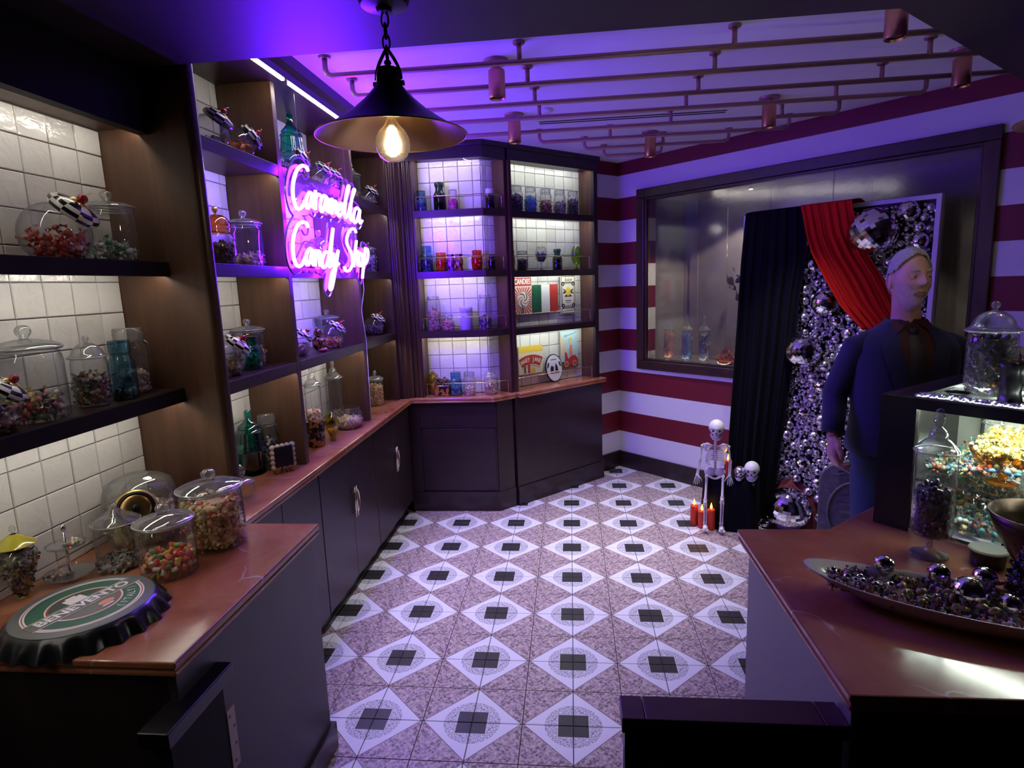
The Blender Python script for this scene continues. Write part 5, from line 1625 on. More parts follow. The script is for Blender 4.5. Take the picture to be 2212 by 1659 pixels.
# --- middle section, lowest shelf
zc = 1.385
checker_jar(-1.360, 0.170, zc, 0.080, 'tilted checkered-lid jar of pastel sweets, first on the lowest middle shelf', 0.5, 0.75, (0.36, PASTEL + GREYMIX[1:2] + [(0.5, 0.16, 0.06)], 0.010, 'wrap'), 'pastel sweets in the first tilted jar on the lowest middle shelf')
jar('cookie', -1.420, 0.470, zc, 0.070, 0.212, 'clear lidded jar of pink sweets behind the teal jar on the lowest middle shelf', fill=(0.55, PINK + GREYMIX[2:3], 0.013, 'wrap'), clabel='pink and grey sweets behind the teal jar')
jar('mason', -1.345, 0.350, zc, 0.043, 0.142, 'small teal glass jar on the lowest middle shelf before the clear jar', 'glass_teal', (0.65, GREYMIX + [(0.2, 0.4, 0.12)], 0.009, 'chunk'), 'grey sweets in the small teal jar')
checker_jar(-1.372, 0.835, zc, 0.066, 'tilted checkered jar half hidden by the first divider, lowest middle shelf', 0.5, 0.7, (0.50, PEACH, 0.010, 'chunk'), 'cream sweets in the jar half hidden by the divider')
br = thing('bear_figurine', 'little tortoiseshell bear figurine between the tilted jars on the lowest middle shelf', 'figurine', (-1.325, 0.985, zc), 0.4)
b = MB(); b.ell((0, 0, 0.048), (0.028, 0.030, 0.040), 16, 10); b.obj('body', 'tortoise', br, True)
b = MB(); b.ell((0.006, 0, 0.102), (0.022, 0.024, 0.023), 14, 9); b.ell((0.026, 0, 0.097), (0.010, 0.010, 0.008), 10, 6); hd = b.obj('head', 'tortoise', br, True)
for s in (-1, 1):
    b = MB(); b.ell((0.0, s * 0.019, 0.124), (0.006, 0.010, 0.010), 10, 6); b.obj('ear', 'tortoise', br, True)
    b = MB(); b.ell((0.022, s * 0.022, 0.062), (0.022, 0.009, 0.010), 10, 6); b.obj('arm', 'tortoise', br, True)
    b = MB(); b.ell((0.026, s * 0.020, 0.011), (0.026, 0.011, 0.011), 10, 6); b.obj('leg', 'tortoise', br, True)
checker_jar(-1.345, 1.205, zc, 0.074, 'tilted checkered-lid jar of amber sweets beside the bear figurine', 0.5, 0.7, (0.36, YELLOW + [(0.55, 0.12, 0.06)], 0.010, 'wrap'), 'amber and red sweets in the tilted jar beside the bear')
jar('cookie', -1.430, 1.385, zc, 0.068, 0.213, 'clear lidded jar behind the tilted jar with amber sweets', rz=0)
checker_jar(-1.370, 2.060, zc, 0.072, 'tilted checkered-lid jar of violet sweets in the last bay of the lowest middle shelf', 0.2, 0.5, (0.50, PURPLE + MAUVE, 0.010, 'wrap'), 'violet sweets in the last bay of the lowest middle shelf')
# --- middle section, second shelf
zb_ = 1.82
jar('gold', -1.385, 0.262, zb_, 0.067, 0.236, 'round glass jar with golden domed lid and coffee beans on the second middle shelf', fill=(0.58, BROWN, 0.008, 'bean'), clabel='dark coffee beans in the golden-lidded jar')
jar('cookie', -1.385, 0.470, zb_, 0.073, 0.245, 'clear lidded jar of peach sweets beside the golden-lidded jar', fill=(0.28, PEACH + PINK[:1], 0.013, 'wrap'), clabel='peach sweets in the clear jar beside the golden-lidded jar')
jar('clip', -1.400, 0.965, zb_, 0.045, 0.262, 'pale clip-top jar seen behind the first letters of the neon sign', fill=(0.25, MAUVE, 0.010, 'chunk'), clabel='mauve sweets behind the first letters of the neon sign', rz=0.3)
jar('dish', -1.375, 1.235, zb_, 0.090, 0.225, 'round glass dish of pink sweets seen between the neon lines', fill=(0.55, PINK + RED[3:], 0.013, 'wrap', 'candy_gloss'), clabel='pink sweets in the round dish behind the neon')
jar('cookie', -1.380, 2.090, zb_, 0.053, 0.212, 'clear lidded jar of dark sweets in the last bay behind the neon sign', fill=(0.80, DARKMIX + WHITEGREEN[:2], 0.012, 'wrap', 'candy_gloss'), clabel='dark and white sweets in the last bay behind the neon')
# --- middle section, top shelf
za = 2.262
checker_jar(-1.385, 0.275, za, 0.080, 'tilted checkered-lid jar of dark sweets at the near end of the top shelf', 0.35, 0.62, (0.28, DARKMIX[:3] + GREYMIX, 0.010, 'wrap'), 'dark sweets in the jar at the near end of the top shelf')
checker_jar(-1.370, 0.460, za, 0.076, 'tilted checkered-lid jar of orange sweets on the top shelf by the first divider', 0.55, 0.95, (0.46, ORANGE, 0.011, 'wrap'), 'orange sweets in the tilted jar on the top shelf')
checker_jar(-1.335, 0.880, za, 0.072, 'tilted checkered jar half hidden beside the teal pagoda jar on the top shelf', 0.55, 0.95, (0.40, MAUVE, 0.011, 'wrap'), 'mauve sweets beside the teal pagoda jar on the top shelf')
pagoda(-1.390, 1.035, za, 0.066, 0.345, 'teal glass pagoda jar on the top shelf above the neon sign')
checker_jar(-1.370, 1.265, za, 0.073, 'tilted checkered-lid jar of pale sweets above the neon capital', 0.4, 0.7, (0.40, PEACH, 0.011, 'wrap'), 'pale sweets in the jar above the neon capital')
checker_jar(-1.360, 1.410, za, 0.070, 'tilted checkered-lid jar of pink sweets against the second divider on the top shelf', 0.4, 0.7, (0.50, PINK, 0.012, 'wrap', 'candy_gloss'), 'pink sweets against the second divider on the top shelf')
jar('apoth', -1.415, 1.955, za, 0.060, 0.280, 'clear apothecary jar in the last bay of the top shelf', fill=(0.35, PINK + MAUVE, 0.011, 'wrap'), clabel='pink sweets in the apothecary jar of the top shelf')
checker_jar(-1.360, 2.075, za, 0.070, 'tilted checkered-lid jar of silver sweets in the last bay of the top shelf', 0.2, 0.62, (0.50, GREYMIX + MAUVE, 0.011, 'wrap'), 'silver sweets in the last bay of the top shelf')

# --- chamfered corner column
y1 = 2.335
jar('mason', -1.040, y1, Z_A, 0.039, 0.150, 'aqua glass jar at the left end of the top corner shelf', 'glass_blue', (0.80, GREYMIX, 0.009, 'chunk'), 'grey sweets in the aqua jar on the top corner shelf')
jar('bottle', -0.904, y1, Z_A, 0.046, 0.200, 'tall dark green glass jar on the top corner shelf', 'glass_green', (0.85, BLACKS + [(0.05, 0.08, 0.12)], 0.010, 'chunk'), 'dark sweets in the tall green jar')
jar('mason', -0.806, y1, Z_A, 0.037, 0.145, 'small jar of magenta sweets next to the tall green jar', 'glass', (0.80, MAGENTA, 0.011, 'ball'), 'magenta sweets next to the tall green jar')
jar('mason', -0.545, y1 + 0.045, Z_A, 0.036, 0.146, 'small dark jar with pale lid at the right end of the top corner shelf', 'glass_violet', (0.85, BLACKS + GREYMIX[:1], 0.010, 'chunk'), 'dark sweets at the right end of the top corner shelf', lid='frost')
jar('mason', -1.024, y1, Z_B, 0.046, 0.190, 'aqua glass jar at the left end of the second corner shelf', 'glass_blue', (0.62, GREYMIX + PURPLE, 0.011, 'wrap'), 'violet and grey sweets in the aqua jar on the second corner shelf')
jar('barrel', -0.917, y1, Z_B, 0.044, 0.137, 'squat amber glass jar on the second corner shelf', 'glass_amber', (0.88, [(0.70, 0.32, 0.08), (0.60, 0.42, 0.20), (0.45, 0.20, 0.04)], 0.013, 'gum'), 'amber sweets in the squat amber jar')
for xx, m_, nm_ in ((-0.847, 'violet_tortoise', 'violet'), (-0.786, 'tortoise', 'brown')):
    v_ = thing('vase', 'small %s mottled vase with ruffled neck on the second corner shelf' % nm_, 'vase', (xx, y1, Z_B))
    MB().lathe(scaled([(0, 0), (.80, 0), (.92, .05), (.80, .30), (1.0, .55), (.86, .75), (.60, .86), (.95, .97), (.80, 1.0), (.50, .90), (0, .88)], 0.031, 0.122), 30, mod=lambda a, k: 1 + 0.06 * math.cos(6 * a)).obj('body', m_, v_, True)
jar('barrel', -0.652, y1, Z_B, 0.042, 0.143, 'squat orange glass jar on the second corner shelf', 'glass_orange', (0.90, [(0.60, 0.10, 0.05), (0.70, 0.18, 0.08), (0.45, 0.05, 0.03)], 0.012, 'gum'), 'orange-red sweets in the squat orange jar')
jar('mason', -0.548, y1 + 0.045, Z_B, 0.031, 0.113, 'small olive glass jar at the right end of the second corner shelf', 'glass_green', (0.85, [(0.10, 0.10, 0.04), (0.30, 0.28, 0.12)], 0.010, 'chunk'), 'olive sweets at the right end of the second corner shelf')
jar('tall', -0.995, y1, Z_C, 0.051, 0.258, 'tall clip-top jar of pink sweets on the third corner shelf', fill=(0.88, PINK + MAUVE + RED[2:3], 0.011, 'wrap'), clabel='pink sweets in the tall jar on the third corner shelf', rz=3.1)
jar('mason', -0.888, y1 - 0.015, Z_C, 0.045, 0.118, 'low jar of pink sweets beside the tall clip-top jar', fill=(0.92, PINK + RED[2:3], 0.011, 'wrap'), clabel='pink sweets in the low jar beside the tall one')
jar('canister', -0.752, y1, Z_C, 0.048, 0.166, 'plain pale canister in the middle of the third corner shelf', 'frost', lid='frost', rz=-1.2)
jar('tall', -0.612, y1 + 0.01, Z_C, 0.045, 0.258, 'tall clip-top jar of violet sweets on the third corner shelf', fill=(0.50, PURPLE + MAUVE, 0.011, 'wrap', 'candy_gloss'), clabel='violet sweets in the tall jar on the third corner shelf', rz=3.1)
jar('urn', -1.035, y1 + 0.03, CT, 0.040, 0.200, 'yellow glass urn behind the coffee bean box on the corner counter', 'glass_yellow', (0.6, YELLOW, 0.009, 'chunk'), 'yellow sweets in the urn on the corner counter', name='lidded_urn')
lb = thing('candy_box', 'small brown mottled box heaped with chocolate beans on the corner counter', 'box', (-0.955, 2.315, CT))
b = MB()
b.b2((-0.055, -0.040, 0), (0.055, 0.040, 0.085)); b.obj('box', 'tortoise', lb, bevel=0.008)
pile('chocolate_beans', 'chocolate beans heaped on the mottled box', (-0.955, 2.315, CT + 0.083), None, 0, 0.05, BROWN + [(0.20, 0.12, 0.03)], 0.013, 'bean', pts=[(random.uniform(-0.055, 0.055), random.uniform(-0.036, 0.036), random.uniform(0.008, 0.042)) for _ in range(70)])
jar('mason', -0.852, y1 - 0.02, CT, 0.048, 0.180, 'aqua glass jar on the corner counter', 'glass_blue', (0.55, MAUVE + GREYMIX, 0.010, 'chunk'), 'mauve sweets in the aqua jar on the corner counter')
jar('clip', -0.750, y1 - 0.01, CT, 0.046, 0.178, 'clear clip-top jar of cream sweets on the corner counter', fill=(0.50, PEACH + PINK[1:2], 0.012, 'wrap'), clabel='cream sweets in the clip-top jar on the corner counter', rz=-0.6)
jar('dome', -0.588, y1 + 0.01, CT, 0.052, 0.196, 'clear domed jar of honey-coloured sweets on the corner counter', fill=(0.75, PEACH + YELLOW[1:2] + RUST[3:], 0.011, 'wrap'), clabel='honey-coloured sweets in the domed jar on the corner counter')

# --- angled column
for a_, pal, nm_ in ((1.553, PURPLE, 'dark violet'), (1.692, BLUE, 'bright blue'), (1.850, RUST, 'rust red'), (2.004, MAUVE, 'mauve'), (2.152, BLACKS + PURPLE[2:3], 'black')):
    x_, yy_ = U2(a_, 0.122)
    jar('clip', x_, yy_, Z_A - 0.007, 0.046, 0.193, 'clear clip-top jar of %s sweets on the top shelf of the angled column' % nm_, fill=(0.92 if nm_ not in ('rust red', 'mauve') else 0.68, pal, 0.011, 'wrap', 'candy_gloss'), clabel='%s sweets in a clip-top jar of the angled column' % nm_, rz=0.6, group='clip-top jars in a row on the angled column')
zz = Z_B - 0.01
x_, yy_ = U2(1.475, 0.12)
jar('barrel', x_, yy_, zz, 0.034, 0.150, 'amber glass jar half hidden at the left end of the goblet shelf', 'glass_amber')
x_, yy_ = U2(1.592, 0.122)
jar('clip', x_, yy_, zz, 0.044, 0.150, 'clip-top jar of black sweets on the goblet shelf', fill=(0.80, BLACKS, 0.010, 'chunk', 'candy_gloss'), clabel='black sweets in the clip-top jar on the goblet shelf')
x_, yy_ = U2(1.787, 0.122)
jar('goblet', x_, yy_, zz, 0.045, 0.185, 'glass goblet heaped with dark violet sweets', 'glass', (0.98, PURPLE + BLACKS, 0.010, 'wrap', 'candy_gloss'), 'dark violet sweets in the goblet')
x_, yy_ = U2(1.962, 0.122)
jar('bottle', x_, yy_, zz, 0.040, 0.165, 'dark green glass jar with violet sweets on the goblet shelf', 'glass_green', (0.80, PURPLE, 0.010, 'chunk'), 'violet sweets in the dark green jar')
x_, yy_ = U2(2.179, 0.122)
jar('globe', x_, yy_, zz, 0.042, 0.196, 'lime green glass globe on a stem at the right end of the goblet shelf', 'glass_lime', name='glass_globe')
# ------------------------------------------------------------ lettering
def letters(name, body, mat, parent, size, M4, sx=1.0, extrude=0.0006, align='CENTER', shear=0.0, label=None, bold=0.0):
    cu = bpy.data.curves.new(name, 'FONT')
    cu.body = body; cu.size = size; cu.align_x = align; cu.align_y = 'CENTER'
    cu.extrude = extrude; cu.shear = shear; cu.offset = bold
    tmp = bpy.data.objects.new('tmp_text', cu)
    COL.objects.link(tmp)
    dg = bpy.context.evaluated_depsgraph_get()
    me = bpy.data.meshes.new_from_object(tmp.evaluated_get(dg))
    bpy.data.objects.remove(tmp); bpy.data.curves.remove(cu)
    me.name = name
    me.transform(Matrix.Diagonal((sx, 1, 1, 1)))
    me.transform(M4)
    me.materials.clear(); me.materials.append(M[mat])
    o = bpy.data.objects.new(name, me)
    COL.objects.link(o)
    o.parent = parent
    if label:
        o['label'] = label
    return o

def ring(b, r0, r1, z0, z1, n=64, mi=0):
    b.lathe([(r0, z0), (r0, z1), (r1, z1), (r1, z0)], n, mi=mi)

# bottle cap sign lying on the near left counter
cap = thing('bottle_cap_sign', 'giant black bottle cap sign reading BENEVENTO lying on the near left counter', 'sign', (-1.232, -0.782, CT), math.radians(74))
crimp = lambda a, k: 1.0 if k < 2 else (1 + 0.035 * (math.cos(21 * a)) * (1 if k >= 3 else 0.5))
MB().lathe([(0.0, 0.050), (0.140, 0.050), (0.158, 0.046), (0.168, 0.036), (0.177, 0.018), (0.184, 0.002)], 168, mod=lambda a, k: 1.0 + (0, 0, 0, 0.010, 0.028, 0.040)[k] * math.cos(21 * a)).obj('skirt', 'cap_black', cap, auto=60)
MB().lathe([(0.0, 0.0508), (0.150, 0.0508), (0.156, 0.048)], 64).obj('face', 'cap_grey', cap, auto=40)
b = MB(); ring(b, 0.084, 0.122, 0.0508, 0.0512); b.obj('green_ring', 'green_print', cap)
b = MB(); ring(b, 0.1215, 0.1255, 0.0508, 0.0513); ring(b, 0.128, 0.1315, 0.0508, 0.0513); ring(b, 0.080, 0.0835, 0.0508, 0.0513); b.obj('cream_lines', 'white_print', cap)
b = MB(); ring(b, 0.1255, 0.128, 0.0508, 0.0512); ring(b, 0.076, 0.0795, 0.0508, 0.0512); b.obj('red_lines', 'red_print', cap)
b = MB(); b.add([(0.075 * math.cos(a), 0.075 * math.sin(a), 0.0511) for a in np.linspace(math.radians(25), math.radians(155), 20)], [tuple(range(20))]); b.obj('green_field', 'deep_green', cap)
b = MB(); b.b2((-0.020, 0.024, 0.0511), (0.026, 0.058, 0.0514)); b.b2((-0.008, 0.058, 0.0511), (0.016, 0.066, 0.0514)); b.obj('white_crest', 'white_print', cap)
b = MB(); b.add([(0.025 + 0.020 * math.cos(a), -0.046 + 0.012 * math.sin(a), 0.0512) for a in np.linspace(0, 2 * PI, 16)[:-1]], [tuple(range(15))]); b.obj('pink_mark', 'coral_print', cap)
b = MB(); b.b2((0.004, -0.066, 0.0511), (0.032, -0.060, 0.0514)); b.obj('white_mark', 'white_print', cap)
b = MB(); b.b2((-0.134, -0.021, 0.0512), (0.134, 0.021, 0.0516)); b.obj('banner', 'cap_grey', cap)
b = MB(); b.b2((-0.134, 0.021, 0.0512), (0.134, 0.0235, 0.0518)); b.b2((-0.134, -0.0235, 0.0512), (0.134, -0.021, 0.0518)); b.obj('banner_edges', 'pink_print', cap)
letters('lettering', 'BENEVENTO', 'white_print', cap, 0.040, Matrix.Translation((0, 0.0, 0.0520)), 1.02, 0.0004, bold=0.0012)
for ch, ang in zip('(ITALY)', np.linspace(-78, -22, 7)):
    a = math.radians(ang)
    letters('lettering', ch, 'white_print', cap, 0.026, Matrix.Translation((0.103 * math.cos(a), 0.103 * math.sin(a), 0.0518)) @ Matrix.Rotation(a + PI / 2, 4, 'Z'), 0.9, 0.0003)

# signs on the tiles of the angled column
def sign_frame(a, z, d=0.182):
    x, y = U2(a, d)
    return (x, y, z)
SRZ = PI / 4
def plate(t, w, h, mat, z0, z1, nm='plate', cx=0.0, cy=0.0, bev=0.0):
    """flat part in the sign plane: x right, z up, thickness towards the viewer (-y)"""
    return MB().b2((cx - w / 2, -z1, cy - h / 2), (cx + w / 2, -z0, cy + h / 2)).obj(nm, mat, t, bevel=bev)
SR = Matrix.Rotation(PI / 2, 4, 'X')
def flat(t, pts, mat, z, nm):
    """polygon printed on the sign"""
    return MB().add([(p[0], -z, p[1]) for p in pts], [tuple(range(len(pts)))]).obj(nm, mat, t)

s1 = thing('candy_sign', 'red and white sign reading CANDIES with a swirl lollipop on the tiled back', 'sign', sign_frame(1.628, 1.612), SRZ)
plate(s1, 0.185, 0.285, 'pink_print', 0, 0.006)
b = MB()
for k in range(28):
    a0, a1 = 2 * PI * k / 28, 2 * PI * (k + 0.5) / 28
    def edge(a):
        dx, dy = math.cos(a), math.sin(a)
        t_ = min(0.088 / max(abs(dx), 1e-3), (0.10 if dy > 0 else 0.105) / max(abs(dy), 1e-3))
        return (dx * t_, -0.0066, dy * t_ - 0.035)
    b.add([(0, -0.0066, -0.035), edge(a0), edge(a1)], [(0, 1, 2)])
b.obj('sun_rays', 'red_print', s1)
plate(s1, 0.185, 0.066, 'red_print', 0.006, 0.0075, 'header', 0, 0.108)
letters('lettering', 'CANDIES', 'black_print', s1, 0.058, Matrix.Translation((0.003, -0.0080, 0.105)) @ SR, 0.70, 0.0003, bold=0.001)
letters('lettering', 'CANDIES', 'white_print', s1, 0.058, Matrix.Translation((0, -0.0088, 0.108)) @ SR, 0.70, 0.0003, bold=0.001)
b = MB(); b.lathe([(0, 0), (0.060, 0), (0.060, 0.003), (0, 0.003)], 40, mat=SR, c=(0.002, -0.007, -0.030)); lol = b.obj('lollipop', 'white_print', s1)
for k in range(5):
    pts = []
    a0 = 2 * PI * k / 5
    L_, R_ = [], []
    for q in range(9):
        r = 0.006 + 0.052 * q / 8; a = a0 + 2.1 * q / 8
        L_.append((0.002 + r * math.cos(a), -0.030 + r * math.sin(a))); R_.append((0.002 + r * math.cos(a + 0.50), -0.030 + r * math.sin(a + 0.50)))
    flat(lol, L_ + R_[::-1], 'brown_print' if k % 2 == 0 else 'coral_print', 0.0108, 'swirl')
plate(s1, 0.009, 0.06, 'brown_print', 0.007, 0.010, 'stick', 0.0, -0.115)
s2 = thing('flag_sign', 'embossed green white and red tricolour sign on the tiled back', 'sign', sign_frame(1.874, 1.582), SRZ)
for k, m_ in enumerate(('green_print', 'white_print', 'red_print')):
    plate(s2, 0.093, 0.222, m_, 0.0, 0.007, 'stripe', -0.094 + 0.094 * k, 0, 0.004)
s3 = thing('lemon_sign', 'cream sign with a lemon in an ornate black border on the tiled back', 'sign', sign_frame(2.131, 1.597), SRZ)
plate(s3, 0.172, 0.312, 'paper', 0, 0.006)
for (w, h, cy, th_) in ((0.156, 0.20, 0.005, 0.005), (0.134, 0.178, 0.005, 0.0025), (0.150, 0.052, 0.128, 0.004), (0.150, 0.042, -0.128, 0.005)):
    for sx, sz, ww, hh in ((0, h / 2, w, th_), (0, -h / 2, w, th_), (w / 2, 0, th_, h), (-w / 2, 0, th_, h)):
        plate(s3, ww, hh, 'black_print', 0.006, 0.007, 'border', sx, cy + sz)
b = MB()
for sx in (-1, 1):
    for cy in (-0.085, 0.095):
        b.lathe([(0.008, 0), (0.018, 0), (0.018, 0.001), (0.008, 0.001)], 16, mat=SR, c=(sx * 0.060, -0.0062, cy))
b.obj('corner_scroll', 'black_print', s3)
b = MB(); b.ell((0, -0.007, 0.030), (0.029, 0.003, 0.038), 18, 8); b.obj('lemon', 'yellow_print', s3, True)
for sg, ang in ((-1, 0.5), (1, 0.4), (1, -0.3), (-1, -0.2)):
    pts = [(sg * (0.020 + 0.045 * math.cos(ang) * u + 0.012 * math.sin(PI * u) * w * math.sin(ang)), 0.030 + 0.045 * math.sin(ang) * u + 0.011 * math.sin(PI * u) * w) for w, us in ((1, (0, .25, .5, .75, 1)), (-1, (.75, .5, .25))) for u in us]
    flat(s3, pts if sg > 0 else pts[::-1], 'deep_green', 0.0072, 'leaf')
flat(s3, [(-0.045, -0.012), (0.045, -0.012), (0.030, 0.004), (-0.030, 0.004)], 'black_print', 0.0068, 'ground')
plate(s3, 0.07, 0.006, 'black_print', 0.006, 0.007, 'text_line', 0, -0.045)
plate(s3, 0.05, 0.004, 'black_print', 0.006, 0.007, 'text_line', 0, -0.060)
letters('lettering', 'Juice', 'black_print', s3, 0.050, Matrix.Translation((0, -0.0075, 0.128)) @ SR, 0.9, 0.0003, shear=0.3)
s4 = thing('candy_sign', 'cream and red sign reading MARY JANE under a yellow band on the tiled back', 'sign', sign_frame(1.688, 1.100), SRZ)
plate(s4, 0.255, 0.228, 'paper', 0, 0.012)
plate(s4, 0.255, 0.052, 'yellow_print', 0.012, 0.0128, 'yellow_band', 0, 0.088)
def arch(r0, r1, cx, cy, a0, a1, n=16):
    A = [(cx + r1 * math.cos(a), cy + r1 * math.sin(a)) for a in np.linspace(a0, a1, n)]
    B_ = [(cx + r0 * math.cos(a), cy + r0 * math.sin(a)) for a in np.linspace(a1, a0, n)]
    return A + B_
def arch_strip(t, r0, r1, cx, cy, a0, a1, mat, z, nm, n=16):
    b = MB()
    vs = []; fs = []
    for a in np.linspace(a0, a1, n):
        vs += [(cx + r0 * math.cos(a), -z, cy + r0 * math.sin(a)), (cx + r1 * math.cos(a), -z, cy + r1 * math.sin(a))]
    for i in range(n - 1):
        fs.append((2 * i, 2 * i + 1, 2 * i + 3, 2 * i + 2))
    return b.add(vs, fs).obj(nm, mat, t)
arch_strip(s4, 0.20, 0.275, 0.0, -0.235, math.radians(62), math.radians(118), 'red_print', 0.0132, 'red_arch')
arch_strip(s4, 0.185, 0.192, 0.0, -0.235, math.radians(60), math.radians(120), 'coral_print', 0.0132, 'arch_line')
for i, ch in enumerate('MARY JANE'):
    a = math.radians(113.5 - 47 * i / 8)
    letters('lettering', ch, 'paper', s4, 0.050, Matrix.Translation((0.236 * math.cos(a), -0.0140, -0.235 + 0.236 * math.sin(a))) @ SR @ Matrix.Rotation(a - PI / 2, 4, 'Z'), 0.78, 0.0003, bold=0.0012)
flat(s4, [(-0.075, -0.105), (-0.055, -0.105), (-0.055, -0.050), (-0.075, -0.045)], 'brown_print', 0.0134, 'figure')
flat(s4, [(-0.035, -0.105), (-0.010, -0.105), (-0.010, -0.045), (-0.022, -0.025), (-0.034, -0.045)], 'red_print', 0.0134, 'figure')
flat(s4, [(0.000, -0.105), (0.045, -0.105), (0.045, -0.070), (0.000, -0.070)], 'yellow_print', 0.0134, 'figure')
s5 = thing('poster', 'travel poster of a red scooter rider under a pale blue sky on the tiled back', 'poster', sign_frame(2.130, 1.143), SRZ)
plate(s5, 0.206, 0.314, 'sky_print', 0, 0.005)
flat(s5, [(-0.103, -0.09), (-0.040, -0.02), (-0.060, 0.06), (-0.103, 0.15)], 'sand_print', 0.0056, 'house')
flat(s5, [(-0.103, -0.157), (0.103, -0.157), (0.103, -0.095), (-0.103, -0.105)], 'brown_print', 0.0056, 'road')
flat(s5, [(-0.055, -0.115), (-0.050, -0.020), (-0.030, -0.030), (-0.015, -0.085), (0.020, -0.060), (0.070, -0.055), (0.098, -0.085), (0.095, -0.125), (0.0, -0.130)], 'red_print', 0.0062, 'scooter')
for cx in (-0.035, 0.062):
    b = MB(); b.lathe([(0.012, 0), (0.026, 0), (0.026, 0.001), (0.012, 0.001)], 20, mat=SR, c=(cx, -0.0064, -0.125)); b.obj('wheel', 'coral_print', s5)
flat(s5, [(0.0, -0.055), (0.040, -0.055), (0.036, 0.020), (0.018, 0.045), (-0.002, 0.015)], 'coral_print', 0.0068, 'rider')
flat(s5, [(-0.030, -0.010), (0.005, 0.010), (0.002, 0.022), (-0.035, 0.0)], 'pink_print', 0.0072, 'rider_arm')
b = MB(); b.ell((0.010, -0.007, 0.068), (0.015, 0.002, 0.019), 12, 6); b.obj('rider_head', 'pink_print', s5, True)
b = MB(); b.ell((0.016, -0.0078, 0.078), (0.017, 0.002, 0.016), 12, 6); b.obj('rider_hair', 'yellow_print', s5, True)
MB().tube([(-0.055, -0.006, 0.105), (-0.045, -0.006, 0.122), (-0.035, -0.006, 0.108), (-0.02, -0.006, 0.120), (-0.005, -0.006, 0.116), (0.02, -0.006, 0.126), (0.045, -0.006, 0.126), (0.07, -0.006, 0.138), (0.09, -0.006, 0.140)], 0.0022, 5).obj('script_line', 'cap_grey', s5)
x_, yy_ = U2(1.922, 0.150)
s6 = thing('oval_plaque', 'oval black and white plaque standing on the angled marble worktop', 'plaque', (x_, yy_, CT), SRZ)
OT = Matrix.Translation((0, 0, 0.117)) @ Matrix.Rotation(-0.14, 4, 'X')
def oval(nm, rx, rz, mat, y0, y1, cz=0.0, cx=0.0):
    b = MB(); n = 40
    vs = [(cx + rx * math.cos(2 * PI * k / n), y, cz + rz * math.sin(2 * PI * k / n)) for y in (y0, y1) for k in range(n)]
    fs = [tuple(range(n)), tuple(range(2 * n - 1, n - 1, -1))] + [(k, n + k, n + (k + 1) % n, (k + 1) % n) for k in range(n)]
    b.add([OT @ Vector(v) for v in vs], fs); return b.obj(nm, mat, s6)
oval('rim', 0.094, 0.116, 'black_print', 0.004, -0.004)
oval('face', 0.086, 0.108, 'white_print', -0.0035, -0.0055)
for pts, nm in (([(-0.050, -0.045), (0.052, -0.045), (0.048, -0.030), (-0.046, -0.030)], 'base_line'), ([(-0.048, -0.025), (-0.010, -0.025), (-0.006, 0.010), (-0.030, 0.022), (-0.044, 0.005)], 'left_motif'),
                ([(0.008, -0.025), (0.042, -0.025), (0.036, 0.012), (0.020, 0.040), (0.010, 0.010)], 'right_motif'), ([(-0.082, 0.0), (-0.060, 0.015), (-0.052, 0.050), (-0.070, 0.045)], 'side_motif'), ([(0.082, 0.0), (0.070, 0.045), (0.052, 0.050), (0.060, 0.015)], 'side_motif')):
    MB().add([OT @ Vector((p[0], -0.006, p[1])) for p in pts], [tuple(range(len(pts)))]).obj(nm, 'black_print', s6)
oval('text_arc', 0.040, 0.004, 'cap_grey', -0.0056, -0.0060, 0.070)

# ------------------------------------------------------------ right island: display case
CA = math.atan2(-0.785, 0.62)
case = thing('display_case', 'black framed glass display case glowing with sweets on the right island counter', 'display case', (1.0, -0.11, CT), CA)
CW, CD, CH = 0.80, 0.56, 0.43
MB().b2((0, 0, 0), (0.105, 0.03, CH)).obj('front_stile', 'black', case, bevel=0.0015)
MB().b2((0.105, 0, CH - 0.036), (CW, 0.03, CH)).obj('top_rail', 'black', case, bevel=0.0015)
MB().b2((0, 0.03, 0), (0.02, CD, CH)).obj('side_panel', 'black', case, bevel=0.0015)
MB().b2((0.02, 0.03, CH - 0.03), (0.085, CD, CH)).obj('top_border', 'black', case, bevel=0.0015)
MB().b2((0.02, CD - 0.02, 0.03), (CW, CD, CH)).obj('back_panel', plain('mirrored case back', (0.72, 0.76, 0.70), 0.25, 0.3), case)
MB().b2((0.085, CD - 0.06, CH - 0.03), (CW, CD - 0.02, CH)).obj('top_border', 'black', case)
MB().b2((0.105, 0.004, 0), (CW, 0.03, 0.012)).obj('bottom_rail', 'chrome', case)
MB().b2((0.02, 0.03, 0.0), (CW, CD - 0.02, 0.010)).obj('floor_board', 'frost', case)
MB().b2((0.106, 0.010, 0.012), (CW, 0.016, CH - 0.036)).obj('front_glass', 'glass_case', case)
MB().b2((0.086, 0.031, CH - 0.012), (CW, CD - 0.06, CH - 0.004)).obj('top_glass', 'glass_case', case)
MB().b2((0.09, 0.040, 0.166), (CW, CD - 0.03, 0.174)).obj('glass_shelf', 'glass_case', case, label='glass middle shelf')
MB().b2((0.09, 0.0395, 0.160), (CW, 0.0405, 0.166)).obj('shelf_edge', 'chrome', case)
for (xx, m_) in ((0.092, 'chrome'), (0.26, 'chrome'), (0.44, 'chrome')):
    MB().b2((xx, CD - 0.032, 0.012), (xx + 0.012, CD - 0.022, CH - 0.03)).obj('back_upright', m_, case)
MB().b2((0.10, 0.034, CH - 0.040), (CW, 0.044, CH - 0.032)).obj('light_strip', emit('case led', (0.92, 1.0, 0.86), CASE_W), case)
